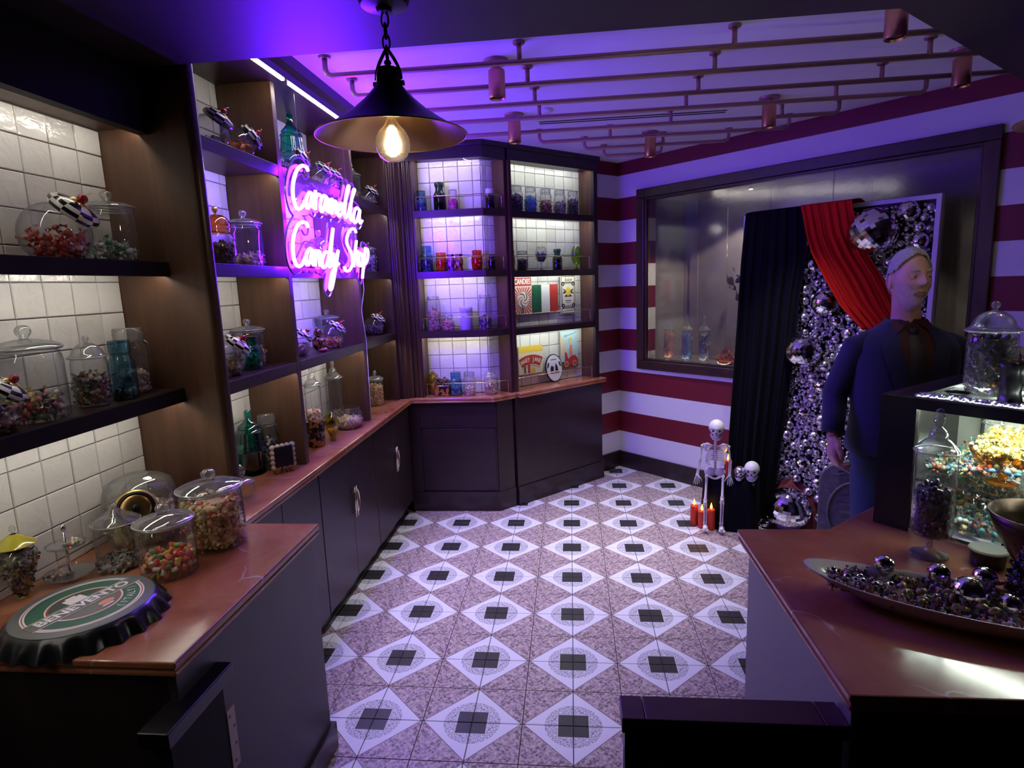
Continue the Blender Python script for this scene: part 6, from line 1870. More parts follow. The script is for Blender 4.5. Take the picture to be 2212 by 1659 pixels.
MB().b2((0.10, CD - 0.05, CH - 0.040), (CW, CD - 0.042, CH - 0.032)).obj('light_strip', emit('case led back', (0.95, 1.0, 0.84), CASE_W * 0.8), case)
MB().b2((0.10, CD - 0.05, 0.150), (CW, CD - 0.042, 0.157)).obj('light_strip', emit('case led shelf', (0.94, 1.0, 0.86), CASE_W * 0.8), case)
def in_case(a, e, z):
    return (1.0 + a * math.cos(CA) - e * math.sin(CA), -0.11 + a * math.sin(CA) + e * math.cos(CA), CT + z)
pts = [(random.uniform(0.11, 0.60), random.uniform(0.07, 0.42), 0) for _ in range(760)]
pts = [(p[0], p[1], 0.185 + 0.15 * max(0.0, 1 - abs(p[0] - 0.42) / 0.42) * (0.35 + p[1] * 1.6) * random.uniform(0.75, 1.0)) for p in pts]
cs1 = pile('sweets', 'bright mixed sweets heaped on the glass shelf of the display case', (1.0, -0.11, CT), None, 0, 0, BRIGHT, 0.0125, 'wrap', mat='candy_gloss', pts=pts, rz=CA)
pts = [(random.uniform(0.11, 0.60), random.uniform(0.05, 0.42), 0) for _ in range(700)]
pts = [(p[0], p[1], 0.020 + 0.115 * min(1.0, 0.25 + p[1] * 2.0) * random.uniform(0.55, 1.0)) for p in pts]
pile('sweets', 'bright mixed sweets heaped on the floor of the display case', (1.0, -0.11, CT), None, 0, 0, BRIGHT, 0.0125, 'wrap', mat='candy_gloss', pts=pts, rz=CA)
px_ = in_case(0.285, 0.155, 0.205)
cp_ = thing('compote_bowl', 'amber glass compote bowl of yellow sweets inside the display case', 'bowl', (px_[0], px_[1], px_[2] - 0.03))
MB().lathe([(0, 0), (0.040, 0.0), (0.042, 0.006), (0.014, 0.016), (0.010, 0.030), (0.020, 0.045), (0.055, 0.058), (0.078, 0.078), (0.088, 0.100), (0.084, 0.100)], 36).obj('body', 'glass_amber', cp_, True)
pile('sweets', 'yellow sweets heaped in the amber compote bowl', (px_[0], px_[1], px_[2] - 0.03), lambda z: float(np.interp(z, [0.06, 0.10, 0.13, 0.17], [0.05, 0.078, 0.060, 0.030])), 0.062, 0.165, YELLOW + PASTEL[:2], 0.012, 'wrap', 1.3, 'candy_gloss')
px_ = in_case(0.17, 0.40, 0.18)
jar('conejar', px_[0], px_[1], px_[2], 0.030, 0.17, 'slim clear jar at the back of the display case', fill=(0.5, GREYMIX, 0.008, 'chunk'), clabel='grey sweets in the slim jar inside the display case')

# things standing on the case
jar('dome', 1.276, -0.172, CT + CH - 0.004, 0.064, 0.289, 'large domed glass jar of black sweets on top of the display case', fill=(0.92, BLACKS + BLACKS + PURPLE[1:2] + RUST[2:3], 0.0095, 'bean', 'candy_gloss'), clabel='glossy black sweets in the domed jar on the display case', rz=0)
st_ = thing('vase', 'glossy black lumpy vase before the domed jar on the display case', 'vase', (1.263, -0.285, CT + CH - 0.004), -0.35)
MB().lathe(scaled([(0, 0), (1.0, 0), (1.08, .04), (.86, .10), (.80, .30), (.98, .48), (.80, .60), (.86, .78), (1.0, .92), (.80, 1.0), (.62, .94), (0, .90)], 0.032, 0.125), 30, mod=lambda a, k: 1 + 0.07 * math.cos(5 * a + k)).obj('body', 'black', st_, True)
jar('bottle', 1.385, -0.175, CT + CH - 0.004, 0.035, 0.150, 'clear glass flask at the right edge on the display case', rz=0)
sprk = thing('black_saucer', 'small black dish at the foot of the domed jar on the display case', 'dish', (1.205, -0.150, CT + CH - 0.004))
MB().lathe([(0, 0.0), (0.020, 0.0), (0.026, 0.008), (0.034, 0.012), (0.026, 0.011), (0, 0.006)], 24).obj('body', 'black', sprk, True)
pts = [(0.085 + 0.26 * random.random(), 0.035 + 0.05 * random.random(), CH + 0.002) for _ in range(150)]
pile('crystals', 'clear crystals scattered along the front of the display case top', (1.0, -0.11, CT), None, 0, 0, [(0.7, 0.75, 0.75), (0.8, 0.82, 0.85), (0.55, 0.5, 0.75)], 0.0055, 'small', mat='candy_gloss', pts=pts, rz=CA, cat='crystals')

# on the island worktop
jar('foot', 1.036, -0.360, CT, 0.054, 0.434, 'tall footed apothecary jar of black sweets on the red island worktop', fill=(0.62, BLACKS + BLACKS + [(0.05, 0.012, 0.05)], 0.0095, 'bean', 'candy_gloss'), clabel='glossy black and violet sweets in the tall footed jar', rz=0)
pd = thing('pedestal', 'low dark pedestal with white top between the footed jar and the bronze bowl', 'stand', (1.160, -0.412, CT))
MB().lathe([(0, 0), (0.036, 0), (0.040, 0.004), (0.042, 0.040), (0, 0.040)], 32).obj('base', 'black', pd, auto=40)
MB().lathe([(0, 0.0402), (0.044, 0.0402), (0.046, 0.044), (0.043, 0.048), (0, 0.0475)], 36).obj('top', 'disc_white', pd, auto=40)
bw = thing('bowl', 'dark bronze footed bowl of black sweets at the right edge of the island', 'bowl', (1.195, -0.552, CT))
MB().lathe([(0, 0), (0.045, 0), (0.047, 0.006), (0.030, 0.016), (0.026, 0.026), (0.045, 0.050), (0.080, 0.105), (0.108, 0.165), (0.120, 0.200), (0.117, 0.200), (0.104, 0.163), (0.076, 0.107), (0.030, 0.045), (0, 0.040)], 44).obj('body', 'bronze_bowl', bw, True)
pile('sweets', 'glossy black and copper sweets in the bronze bowl', (1.195, -0.552, CT), lambda z: float(np.interp(z, [0.05, 0.105, 0.165], [0.035, 0.072, 0.100])), 0.055, 0.150, BLACKS + RUST[:1] + PURPLE[:1], 0.011, 'wrap', 1.0, 'candy_gloss')
# spilling sweets in front of the bowl: tall heap
pile('sweets', 'heap of black and grey sweets spilling over the rear of the boat dish', (1.105, -0.665, CT + 0.03), lambda z: float(np.interp(z, [0, 0.1, 0.17], [0.07, 0.045, 0.012])), 0.0, 0.125, BLACKS + GREYMIX[:1] + RUST[:1], 0.010, 'wrap', 1.3, 'candy_gloss')

DA = math.radians(-27)
dish = thing('boat_dish', 'long pale boat-shaped dish of mirror balls on the red island worktop', 'dish', (0.914, -0.695, CT), DA)
b = MB()
def boat_ring(a, bb, z, n=64):
    out = []
    for k in range(n):
        t_ = 2 * PI * k / n
        out.append((a * math.cos(t_), bb * math.sin(t_), z + 0.016 * (abs(math.cos(t_)) ** 3)))
    return out
rings = [boat_ring(0.20, 0.050, -0.008), boat_ring(0.235, 0.064, 0.004), boat_ring(0.290, 0.085, 0.028), boat_ring(0.330, 0.098, 0.050), boat_ring(0.333, 0.100, 0.053), boat_ring(0.328, 0.096, 0.054), boat_ring(0.285, 0.081, 0.032), boat_ring(0.225, 0.058, 0.012), boat_ring(0.05, 0.012, 0.006)]
rings[0] = [(p[0], p[1], 0.0) for p in rings[0]]
vs = [p for r in rings for p in r]; n_ = 64
fs = [(i * n_ + k, i * n_ + (k + 1) % n_, (i + 1) * n_ + (k + 1) % n_, (i + 1) * n_ + k) for i in range(len(rings) - 1) for k in range(n_)]
fs += [tuple(range(n_ - 1, -1, -1)), tuple((len(rings) - 1) * n_ + k for k in range(n_))]
b.add(vs, fs).obj('body', 'ceramic', dish, True)
def facet_ball(nu=22, nv=14):
    b = MB(); b.ell((0, 0, 0), 1.0, nu, nv); return b.mesh('mirror_ball', 'mirror')
FB = facet_ball(30, 20); FBS = facet_ball(18, 12)
DARK_B = {}
def mirror_ball(x, y, z, r, label, group=None, mesh=None):
    o = bpy.data.objects.new('mirror_ball', mesh or FB)
    COL.objects.link(o)
    o.location = (x, y, z); o.scale = (r, r, r); o.rotation_euler = (random.uniform(-.5, .5), random.uniform(-.5, .5), random.uniform(0, 6))
    return tag(o, label, 'ball', group)
for (x, y, z, r, lb_) in ((0.815, -0.556, 0.956, 0.0245, 'mirror ball nearest the pointed end on the far side of the boat dish'), (0.919, -0.606, 0.957, 0.0265, 'mirror ball in the middle of the far side of the boat dish'),
                          (0.935, -0.697, 0.957, 0.0375, 'largest mirror ball in the boat dish'), (1.012, -0.626, 0.957, 0.027, 'mirror ball at the back of the boat dish by the heap of black sweets'),
                          (0.995, -0.742, 0.953, 0.0245, 'mirror ball at the near rim of the boat dish by the right edge')):
    mirror_ball(x, y, z, r, lb_, 'mirror balls in the boat dish')
for k, (x, y) in enumerate(((0.700, -0.563), (0.688, -0.556), (0.706, -0.600), (0.722, -0.606), (0.735, -0.618), (0.712, -0.585), (0.742, -0.590), (0.757, -0.634), (0.790, -0.640))):
    mirror_ball(x, y, 0.938 + 0.003 * (k % 3), 0.0095, 'small silver bead near the pointed end of the boat dish', 'small silver beads in the boat dish', FBS)
OLIVE = [(0.26, 0.20, 0.06), (0.32, 0.25, 0.09), (0.22, 0.16, 0.05)]
pts = []
for k in range(26):
    u_, w_ = random.uniform(-0.12, 0.06), random.uniform(-0.055, 0.040)
    pts.append((u_, w_ - 0.005, 0.050 + random.uniform(0, 0.010)))
R3 = Matrix.Rotation(DA, 3, 'Z')
wp = [tuple(R3 @ Vector(p)) for p in pts]
singles('wrapped_sweet', 'olive sweet in the boat dish', (0.914, -0.695, CT), wp, OLIVE, 0.0098, 'bean', 'candy_gloss', 'olive gold sweets in the boat dish')
pts = []
for k in range(420):
    u_ = random.uniform(-0.27, 0.28)
    m_ = 0.082 * math.sqrt(max(0, 1 - (u_ / 0.31) ** 2))
    pts.append((u_, random.uniform(-m_, m_), 0.036 + random.uniform(0, 0.011)))
pile('sweets', 'dark and copper sweets covering the bottom of the boat dish', (0.914, -0.695, CT), None, 0, 0, BLACKS + MAUVE + RUST[:2] + GREYMIX[:2], 0.0075, 'wrap', mat='candy_gloss', pts=pts, rz=DA)

# jars on the sill inside the window
for a_, pal, nm_ in ((-1.615, ORANGE + PINK[:1], 'orange'), (-1.435, BLUE, 'blue'), (-1.270, GREYMIX + BLUE[1:2], 'grey')):
    x_, yy_ = WR(a_, 0.115)
    jar('apoth', x_, yy_, 1.011, 0.044, 0.385, 'tall apothecary jar of %s sweets behind the window glass' % nm_, fill=(0.92, pal, 0.011, 'wrap'), clabel='%s sweets in a tall jar behind the window glass' % nm_, rz=0, group='apothecary jars behind the window')
x_, yy_ = WR(-1.07, 0.12)
gd = thing('gourd_bowl', 'amber bowl heaped with sweets behind the window glass beside the curtain', 'bowl', (x_, yy_, 1.011))
MB().lathe([(0, 0), (0.035, 0), (0.075, 0.02), (0.085, 0.045), (0.08, 0.05), (0, 0.04)], 24).obj('body', 'glass_amber', gd, True)
pile('sweets', 'amber sweets heaped in the bowl behind the window glass', (x_, yy_, 1.011), lambda z: float(np.interp(z, [0.03, 0.06, 0.14], [0.06, 0.07, 0.01])), 0.03, 0.13, RUST + ORANGE, 0.012, 'wrap')
brn = thing('leafy_branch', 'dark leafy branch behind the window glass beside the black curtain', 'branch', (*WR(-1.02, 0.34), 1.011))
p = [Vector((0, 0, 0)), Vector((0.01, 0.0, 0.35)), Vector((0.06, -0.04, 0.65)), Vector((0.13, -0.10, 0.95))]
MB().tube(p, [0.010, 0.008, 0.006, 0.003], 6).obj('stem', 'leaf', brn, smooth=True)
MB().tube([p[1], p[1] + Vector((-0.08, 0.08, 0.20)), p[1] + Vector((-0.12, 0.12, 0.38))], [0.006, 0.004, 0.002], 6).obj('twig', 'leaf', brn, smooth=True)
lm = MB(); lm.add([(0, 0, 0), (0.022, 0.006, 0.018), (0.030, 0.0, 0.045), (0.0, 0.004, 0.075), (-0.030, 0.0, 0.045), (-0.022, 0.006, 0.018)], [(0, 1, 2, 3), (0, 3, 4, 5)])
lme = lm.mesh('leaf', 'leaf')
for k in range(40):
    o = bpy.data.objects.new('leaf', lme); COL.objects.link(o); o.parent = brn
    u_ = random.random()
    if k % 2:
        q = p[1].lerp(p[3], u_) + Vector((random.uniform(-.05, .05), random.uniform(-.05, .05), 0))
    else:
        q = p[1].lerp(p[1] + Vector((-0.12, 0.12, 0.38)), u_) + Vector((random.uniform(-.04, .04), random.uniform(-.04, .04), 0))
    o.location = q; o.rotation_euler = (random.uniform(-1.5, 1.5), random.uniform(-1, 1), random.uniform(0, 6)); s_ = random.uniform(0.7, 1.2); o.scale = (s_, s_, s_)
# ------------------------------------------------------------ mirror-ball wall leaning in front of the window
dp = thing('bauble_wall', 'tall framed panel covered with silver baubles and mirror balls leaning before the window', 'panel', (1.76, 1.76, 0))
_X = Vector((1, -1, 0)).normalized(); _Z = Vector((0.05, 0.05, 2.11)).normalized(); _Y = _Z.cross(_X)
DM = Matrix((_X, _Y, _Z)).transposed()
dp.rotation_euler = DM.to_euler()
AL, AR, HT = -0.785, 0.379, 2.112
MB().b2((AL, 0.020, 0.0), (AR, 0.035, HT)).obj('backing', 'black', dp)
FRM = plain('white panel frame', (0.66, 0.62, 0.70), 0.45)
for nm, a, b_ in (('frame', (AL, -0.03, 0), (AL + 0.026, 0.045, HT)), ('frame', (AR - 0.026, -0.03, 0), (AR, 0.045, HT)), ('frame', (AL + 0.026, -0.03, HT - 0.026), (AR - 0.026, 0.045, HT)), ('frame', (AL + 0.026, -0.03, 0), (AR - 0.026, 0.045, 0.026))):
    MB().b2(a, b_).obj(nm, FRM, dp, bevel=0.002)
BM = MB().ell((0, 0, 0), 1.0, 16, 11).mesh('bauble', 'bauble', True)
BF = MB().ell((0, 0, 0), 1.0, 22, 15).mesh('bauble', 'bauble')
placed = [(0.066, 1.930, 0.135), (-0.189, 1.515, 0.085), (-0.300, 1.205, 0.112), (0.225, 2.030, 0.060), (0.29, 1.86, 0.05), (-0.285, 1.755, 0.048), (-0.130, 1.405, 0.042), (-0.06, 1.62, 0.045), (-0.19, 0.98, 0.048), (-0.30, 0.80, 0.045), (-0.10, 0.62, 0.050), (-0.28, 0.45, 0.048), (-0.12, 0.28, 0.050), (-0.02, 1.12, 0.04)]
r2 = random.Random(5)
def try_fill(n, rmin, rmax, tries):
    got = 0
    for _ in range(tries):
        if got >= n:
            break
        r = r2.uniform(rmin, rmax)
        a = r2.uniform(AL + 0.03 + r, AR - 0.03 - r); h = r2.uniform(0.03 + r, HT - 0.03 - r)
        if a < -0.46:
            continue
        if all((a - p[0]) ** 2 + (h - p[1]) ** 2 > (0.86 * (r + p[2])) ** 2 for p in placed):
            placed.append((a, h, r)); got += 1
try_fill(120, 0.026, 0.040, 5000)
try_fill(260, 0.016, 0.025, 9000)
try_fill(900, 0.009, 0.015, 16000)
placed.sort(key=lambda p: -p[2])
for k, (a, h, r) in enumerate(placed[:300]):
    o = bpy.data.objects.new('mirror_ball' if r > 0.04 else 'bauble', BF if (r > 0.04 or k % 3 == 0) else BM)
    if r > 0.04:
        o.data = FB
    COL.objects.link(o); o.parent = dp
    o.location = (a, 0.012 - r * 0.75 - r2.uniform(0, 0.012), h); o.scale = (r, r, r); o.rotation_euler = (r2.uniform(0, 6), r2.uniform(0, 6), r2.uniform(0, 6))
b = MB()
for (a, h, r) in placed[300:]:
    b.ell((a, 0.006 - r * r2.uniform(0.3, 1.3), h), r, 9, 6)
for _ in range(2200):
    b.ell((r2.uniform(-0.50, AR - 0.03), r2.uniform(0.0, 0.014), r2.uniform(0.03, HT - 0.04)), r2.uniform(0.009, 0.016), 8, 5)
b.obj('small_baubles', 'bauble', dp, True, kind='stuff')

# cloths over the panel (local frame of the panel turned into world space)
DW = Matrix.Translation((1.76, 1.76, 0)) @ DM.to_4x4()
def drape(name, label, mat, hs, Ls, Rs, nfold, amp, yoff, nu=70, nv=60, top=True, minz=0.008, skew=0.0):
    rows = []
    h0, h1 = hs[0], hs[-1]
    for j in range(nv + 1):
        t_ = j / nv
        h = h0 + (h1 - h0) * t_
        L = np.interp(-h, [-x for x in hs], Ls); R = np.interp(-h, [-x for x in hs], Rs)
        row = []
        for i in range(nu + 1):
            u = i / nu
            a = L + (R - L) * u
            ph = nfold * 2 * PI * u + 0.9 * math.sin(3.1 * u + 2.0 * t_) + skew * t_
            grow = 0.35 + 0.65 * min(1.0, t_ * 2.5)
            y = -yoff - amp * grow * (math.sin(ph) + 0.35 * math.sin(2.3 * ph + 1.3 + 3 * t_))
            row.append((a + 0.25 * amp * math.cos(ph), y, h))
        rows.append(row)
    if top:
        back = [(p[0], 0.052, p[2] + 0.006) for p in rows[0]]
        mid_ = [(p[0], -0.02, p[2] + 0.016) for p in rows[0]]
        low = [(p[0], 0.056, p[2] - 0.25) for p in rows[0]]
        rows = [low, back, mid_] + rows
    rows = [[DW @ Vector(p) for p in r] for r in rows]
    for r in rows:
        for p in r:
            if p.z < minz:
                p.z = minz
    o = MB().grid(rows).obj(name, mat, smooth=True)
    s = o.modifiers.new('solid', 'SOLIDIFY'); s.thickness = 0.003
    return tag(o, label, 'cloth')
drape('black_drape', 'long black cloth hanging over the left half of the bauble panel', 'black_cloth', [2.118, 1.8, 1.565, 1.2, 0.92, 0.6, 0.11, -0.03], [-0.742, -0.76, -0.765, -0.772, -0.778, -0.785, -0.79, -0.79], [-0.340, -0.316, -0.346, -0.364, -0.386, -0.415, -0.452, -0.46], 6, 0.020, 0.085)
hs = [2.122, 1.93, 1.81, 1.66, 1.50, 1.36]
drape('red_drape', 'red satin cloth swagged from the top of the bauble panel towards the man', 'red_cloth', hs, [-0.345, -0.295, -0.252, -0.165, -0.065, 0.07], [-0.046, -0.008, 0.055, 0.150, 0.225, 0.30], 6, 0.013, 0.135, 90, 50)

# ------------------------------------------------------------ draped stool, skulls, candles
def loft_cloth(name, label, mat, c, rz, rings, nfold, n=84):
    """rings: (half x, half y, z, fold amplitude)"""
    rows = []
    for (hx, hy, z, am) in rings:
        row = []
        for i in range(n + 1):
            a = 2 * PI * i / n
            ca, sa = math.cos(a), math.sin(a)
            e = 0.45
            x = math.copysign(abs(ca) ** e, ca) * hx; y = math.copysign(abs(sa) ** e, sa) * hy
            k = 1 + am * (math.sin(nfold * a) + 0.4 * math.sin(2.3 * nfold * a + 1))
            row.append((x * k, y * k, z + (0.004 * math.sin(5 * a) if am < 0.01 and z > 0.1 else 0)))
        rows.append(row)
    o = MB().grid(rows, flip=True).obj(name, mat, smooth=True)
    o.location = c; o.rotation_euler = (0, 0, rz)
    return tag(o, label, 'cloth')
stool = thing('stool', 'low stool hidden under a black cloth beside the bauble panel', 'stool', (1.10, 2.0, 0), math.radians(-20))
MB().b2((-0.160, -0.110, 0.325), (0.160, 0.110, 0.350)).obj('seat', 'walnut', stool, bevel=0.004)
for sx in (-1, 1):
    for sy in (-1, 1):
        MB().b2((sx * 0.11 - 0.015, sy * 0.07 - 0.015, 0), (sx * 0.11 + 0.015, sy * 0.07 + 0.015, 0.325)).obj('leg', 'walnut', stool)
sc = loft_cloth('black_cloth', 'black cloth draped to the floor over the low stool', 'black_cloth', (1.10, 2.0, 0), math.radians(-20),
           [(0.0, 0.0, 0.356, 0), (0.10, 0.07, 0.357, 0), (0.168, 0.118, 0.356, 0.002), (0.174, 0.124, 0.340, 0.008), (0.178, 0.128, 0.25, 0.025), (0.184, 0.132, 0.12, 0.035), (0.192, 0.140, 0.010, 0.045)], 11)

def skull(name, label, cat, loc, s, rz, mat, tilt=0.0):
    """skull facing -y: cranium with sockets, nose hole, cheekbones, jaw and teeth"""
    t = thing(name, label, cat, loc, rz) if cat else None
    par = t
    def build(parent, M4):
        b = MB()
        rows = []
        nv, nu = 26, 36
        for j in range(nv + 1):
            th = PI * j / nv
            row = []
            for i in range(nu + 1):
                ph = 2 * PI * i / nu
                x, y, z = math.sin(th) * math.cos(ph), math.sin(th) * math.sin(ph), math.cos(th)
                px_, py_, pz_ = x * 0.74, y * 0.95, z * 0.80
                fr = max(0.0, -y)
                if z < -0.1:
                    k = min(1.0, (-z - 0.1) / 0.7)
                    px_ *= 1 - 0.30 * k; 
                    if y > 0:
                        py_ *= 1 - 0.5 * k; pz_ *= 1 - 0.25 * k
                g = lambda cx, cz, sx, sz: math.exp(-((px_ - cx) / sx) ** 2 - ((pz_ - cz) / sz) ** 2)
                d = 0.0
                if y < 0:
                    d -= 0.26 * (g(0.28, -0.10, 0.15, 0.14) + g(-0.28, -0.10, 0.15, 0.14)) * fr
                    d -= 0.20 * g(0, -0.38, 0.09, 0.11) * fr
                    d += 0.07 * (g(0.42, -0.36, 0.13, 0.08) + g(-0.42, -0.36, 0.13, 0.08))
                    d += 0.06 * g(0, 0.10, 0.5, 0.09)
                row.append(M4 @ (Vector((px_, py_ - d, pz_)) * s))
            rows.append(row)
        b.grid(rows, flip=True)
        cr_ = b.obj('cranium', mat, parent, True)
        b = MB()
        for (cx, cz, rx, rz_) in ((0.28, -0.10, 0.150, 0.135), (-0.28, -0.10, 0.150, 0.135), (0, -0.38, 0.075, 0.10)):
            b.ell(M4 @ (Vector((cx, -0.66 if cx else -0.74, cz)) * s), (rx * s, 0.10 * s, rz_ * s), 14, 9, rot=M4.to_3x3())
        b.obj('eye_sockets', 'shadow_black', cr_, True, label='dark eye sockets and nose hole')  # dark fills paint the shade inside sockets and nose hole
        b = MB()
        b.ell(M4 @ (Vector((0, -0.52, -0.72)) * s), (0.36 * s, 0.30 * s, 0.22 * s), 18, 10, rot=M4.to_3x3())
        b.obj('upper_jaw', mat, cr_, True)
        b = MB()
        pts = [M4 @ (Vector((0.50 * math.cos(a), -0.12 - 0.62 * math.sin(a) ** 0.9 if math.sin(a) > 0 else -0.12, -1.02 + 0.40 * abs(math.cos(a)) ** 3)) * s) for a in np.linspace(0.0, PI, 15)]
        b.tube(pts, [0.10 * s] * 15, 10)
        jw = b.obj('jaw', mat, parent, True)
        b = MB()
        for row_, zz in ((0, -0.86), (1, -0.97)):
            for k in range(8):
                x = -0.245 + 0.07 * k
                b.box(M4 @ (Vector((x, -0.80 + 0.9 * x * x, zz)) * s), (0.058 * s, 0.05 * s, 0.095 * s), M4.to_3x3())
        b.obj('teeth', mat, jw)
    if t:
        build(t, Matrix.Translation((0, 0, 1.10 * s)) @ Matrix.Rotation(tilt, 4, 'X'))
        return t
    return build
skull('skull', 'white plastic skull on the black draped stool', 'skull', (1.205, 1.890, 0.358), 0.066, math.radians(-20), 'bone')
skull('skull', 'smaller silver skull on the draped stool next to the candle', 'skull', (1.128, 1.893, 0.358), 0.048, math.radians(-25), 'silver_skull')

def candle(x, y, z, r, h, label):
    t = thing('candle', label, 'candle', (x, y, z), 0, 'red pillar candles')
    MB().lathe([(0, 0), (r, 0), (r, h), (r * 0.85, h + 0.003), (r * 0.6, h - 0.006), (0, h - 0.008)], 24).obj('wax', 'candle', t, auto=40)
    MB().tube([(0, 0, h - 0.01), (0, 0, h + 0.006)], 0.0012, 5).obj('wick', 'black', t)
    MB().lathe([(0, h + 0.002), (0.007, h + 0.010), (0.0085, h + 0.018), (0.005, h + 0.032), (0.0015, h + 0.046), (0, h + 0.050)], 12).obj('flame', 'flame', t, True)
    l = bpy.data.lights.new('candle_light', 'POINT'); l.energy = 0.05; l.color = (1.0, 0.45, 0.12); l.shadow_soft_size = 0.01
    o = bpy.data.objects.new('candle_light', l); COL.objects.link(o); o.location = (x, y, z + h + 0.06)
candle(0.852, 1.985, 0, 0.026, 0.140, 'red candle on the floor left of the skeleton feet')
candle(0.893, 1.930, 0, 0.025, 0.120, 'red candle on the floor behind the skeleton foot, shortest of three')
candle(0.948, 1.900, 0, 0.026, 0.142, 'red candle on the floor between the skeleton feet')
candle(1.062, 1.935, 0.359, 0.025, 0.115, 'red candle standing on the black draped stool')

# ------------------------------------------------------------ seated skeleton
sk = thing('skeleton', 'white plastic skeleton sitting on the draped stool with hanging legs', 'skeleton', (0.975, 1.93, 0), math.radians(-13))
build = skull('x', None, None, None, 0.068, 0, 'bone')
build(sk, Matrix.Translation((0.004, 0.0, 0.708)) @ Matrix.Rotation(0.08, 4, 'X'))
b = MB()
for k in range(12):
    z = 0.40 + 0.018 * k
    b.ell((0, 0.030 - 0.010 * math.sin(k / 11 * PI), z), (0.011, 0.012, 0.0075), 8, 5)
b.tube([(0, 0.03, 0.38), (0, 0.02, 0.50), (0, 0.024, 0.62), (0, 0.012, 0.655)], 0.0065, 8)
b.obj('spine', 'bone', sk, True)
rb = []
b = MB()
b.tube([(0, -0.034, 0.572), (0, -0.040, 0.53), (0, -0.040, 0.492)], [0.009, 0.007, 0.005], 8)
stern = b.obj('sternum', 'bone', sk, True)
for k in range(8):
    z = 0.580 - 0.0135 * k
    w = 0.044 + 0.017 * math.sin(min(1.0, (k + 1) / 6) * PI / 2)
    for s in (-1, 1):
        pts = []
        for a in np.linspace(0, PI if k < 6 else PI * 0.82, 13):
            pts.append((s * w * math.sin(a), 0.025 - (0.0325 * (1 - math.cos(a))), z - 0.026 * math.sin(a * 0.6) + (0.008 if a > 2.6 else 0)))
        MB().tube(pts, 0.0035, 6).obj('rib', 'bone', sk, smooth=True)
for s in (-1, 1):
    MB().tube([(s * 0.006, -0.036, 0.588), (s * 0.04, -0.026, 0.598), (s * 0.080, 0.0, 0.592)], 0.0045, 7).obj('collarbone', 'bone', sk, smooth=True)
    b = MB(); b.ell((s * 0.052, 0.034, 0.560), (0.026, 0.005, 0.034), 10, 6); b.obj('shoulder_blade', 'bone', sk, True)
b = MB()
for s in (-1, 1):
    b.ell((s * 0.034, 0.006, 0.395), (0.036, 0.016, 0.034), 14, 8, rot=Matrix.Rotation(s * 0.5, 3, 'Y'))
b.ell((0, 0.015, 0.392), (0.022, 0.014, 0.026), 10, 7)
b.tube([(-0.045, -0.008, 0.375), (-0.02, -0.016, 0.362), (0, -0.018, 0.358), (0.02, -0.016, 0.362), (0.045, -0.008, 0.375)], 0.0075, 8)
b.obj('pelvis', 'bone', sk, True)
def bone(parent, nm, p, q, r, knob=1.7):
    p, q = Vector(p), Vector(q); d = q - p
    pts = [p, p + d * 0.06, p + d * 0.16, p + d * 0.5, p + d * 0.84, p + d * 0.94, q]
    return MB().tube(pts, [r * 0.7, r * knob, r, r * 0.9, r, r * knob, r * 0.7], 9).obj(nm, 'bone', parent, smooth=True)
def skel_arm(S, E, W, fdir):
    bone(sk, 'upper_arm', S, E, 0.0065)
    E, W = Vector(E), Vector(W)
    bone(sk, 'forearm', E + Vector((0.005, 0, 0)), W + Vector((0.005, 0, 0)), 0.0040)
    bone(sk, 'forearm', E - Vector((0.005, 0, 0)), W - Vector((0.005, 0, 0)), 0.0036)
    b = MB(); b.ell(W, (0.012, 0.008, 0.010), 10, 6); hand = b.obj('hand', 'bone', sk, True)
    f = Vector(fdir).normalized()
    for k in range(4):
        sp = (k - 1.5) * 0.0085
        L_ = (0.062, 0.068, 0.064, 0.054)[k]
        MB().tube([W + Vector((sp * 0.6, 0, -0.005)), W + Vector((sp, 0, 0)) + f * L_ * 0.45, W + Vector((sp * 1.3, -0.004, 0)) + f * L_ * 0.75, W + Vector((sp * 1.4, 0.0, 0)) + f * L_], [0.0032, 0.003, 0.0028, 0.002], 6).obj('finger', 'bone', hand, smooth=True)
    s = 1 if W.x < 0 else -1
    MB().tube([W + Vector((s * 0.008, -0.006, 0)), W + Vector((s * 0.024, -0.012, -0.018)), W + Vector((s * 0.030, -0.012, -0.036))], [0.0032, 0.003, 0.002], 6).obj('thumb', 'bone', hand, smooth=True)
skel_arm((-0.084, 0.0, 0.588), (-0.098, 0.0, 0.475), (-0.115, -0.02, 0.375), (-0.06, -0.05, -1))
skel_arm((0.084, 0.0, 0.588), (0.094, 0.0, 0.480), (0.092, -0.03, 0.385), (0.10, -0.15, -1))
def skel_leg(H, K, A, toe):
    bone(sk, 'thigh_bone', H, K, 0.0085)
    K, A = Vector(K), Vector(A)
    b = MB(); b.ell(K + Vector((0, -0.012, 0)), (0.013, 0.009, 0.014), 10, 7); b.obj('kneecap', 'bone', sk, True)
    bone(sk, 'shin_bone', K + Vector((-0.005, 0, -0.006)), A + Vector((-0.005, 0, 0)), 0.0060)
    bone(sk, 'shin_bone', K + Vector((0.009, 0, -0.012)), A + Vector((0.008, 0, 0)), 0.0036)
    b = MB(); b.ell(A + Vector((0, 0.012, -0.012)), (0.013, 0.018, 0.014), 10, 7)
    b.ell(A + Vector(toe) * 0.5 + Vector((0, 0, -0.008)), (0.017, 0.036, 0.012), 12, 8)
    foot = b.obj('foot', 'bone', sk, True)
    for k in range(5):
        sp = (k - 2) * 0.007
        p = A + Vector(toe) * 0.75 + Vector((sp, 0, -0.012)); q = A + Vector(toe) * 1.25 + Vector((sp * 1.3, 0, -0.020))
        MB().tube([p, (p + q) / 2 + Vector((0, 0, 0.003)), q], [0.0042, 0.0038, 0.003], 6).obj('toe', 'bone', foot, smooth=True)
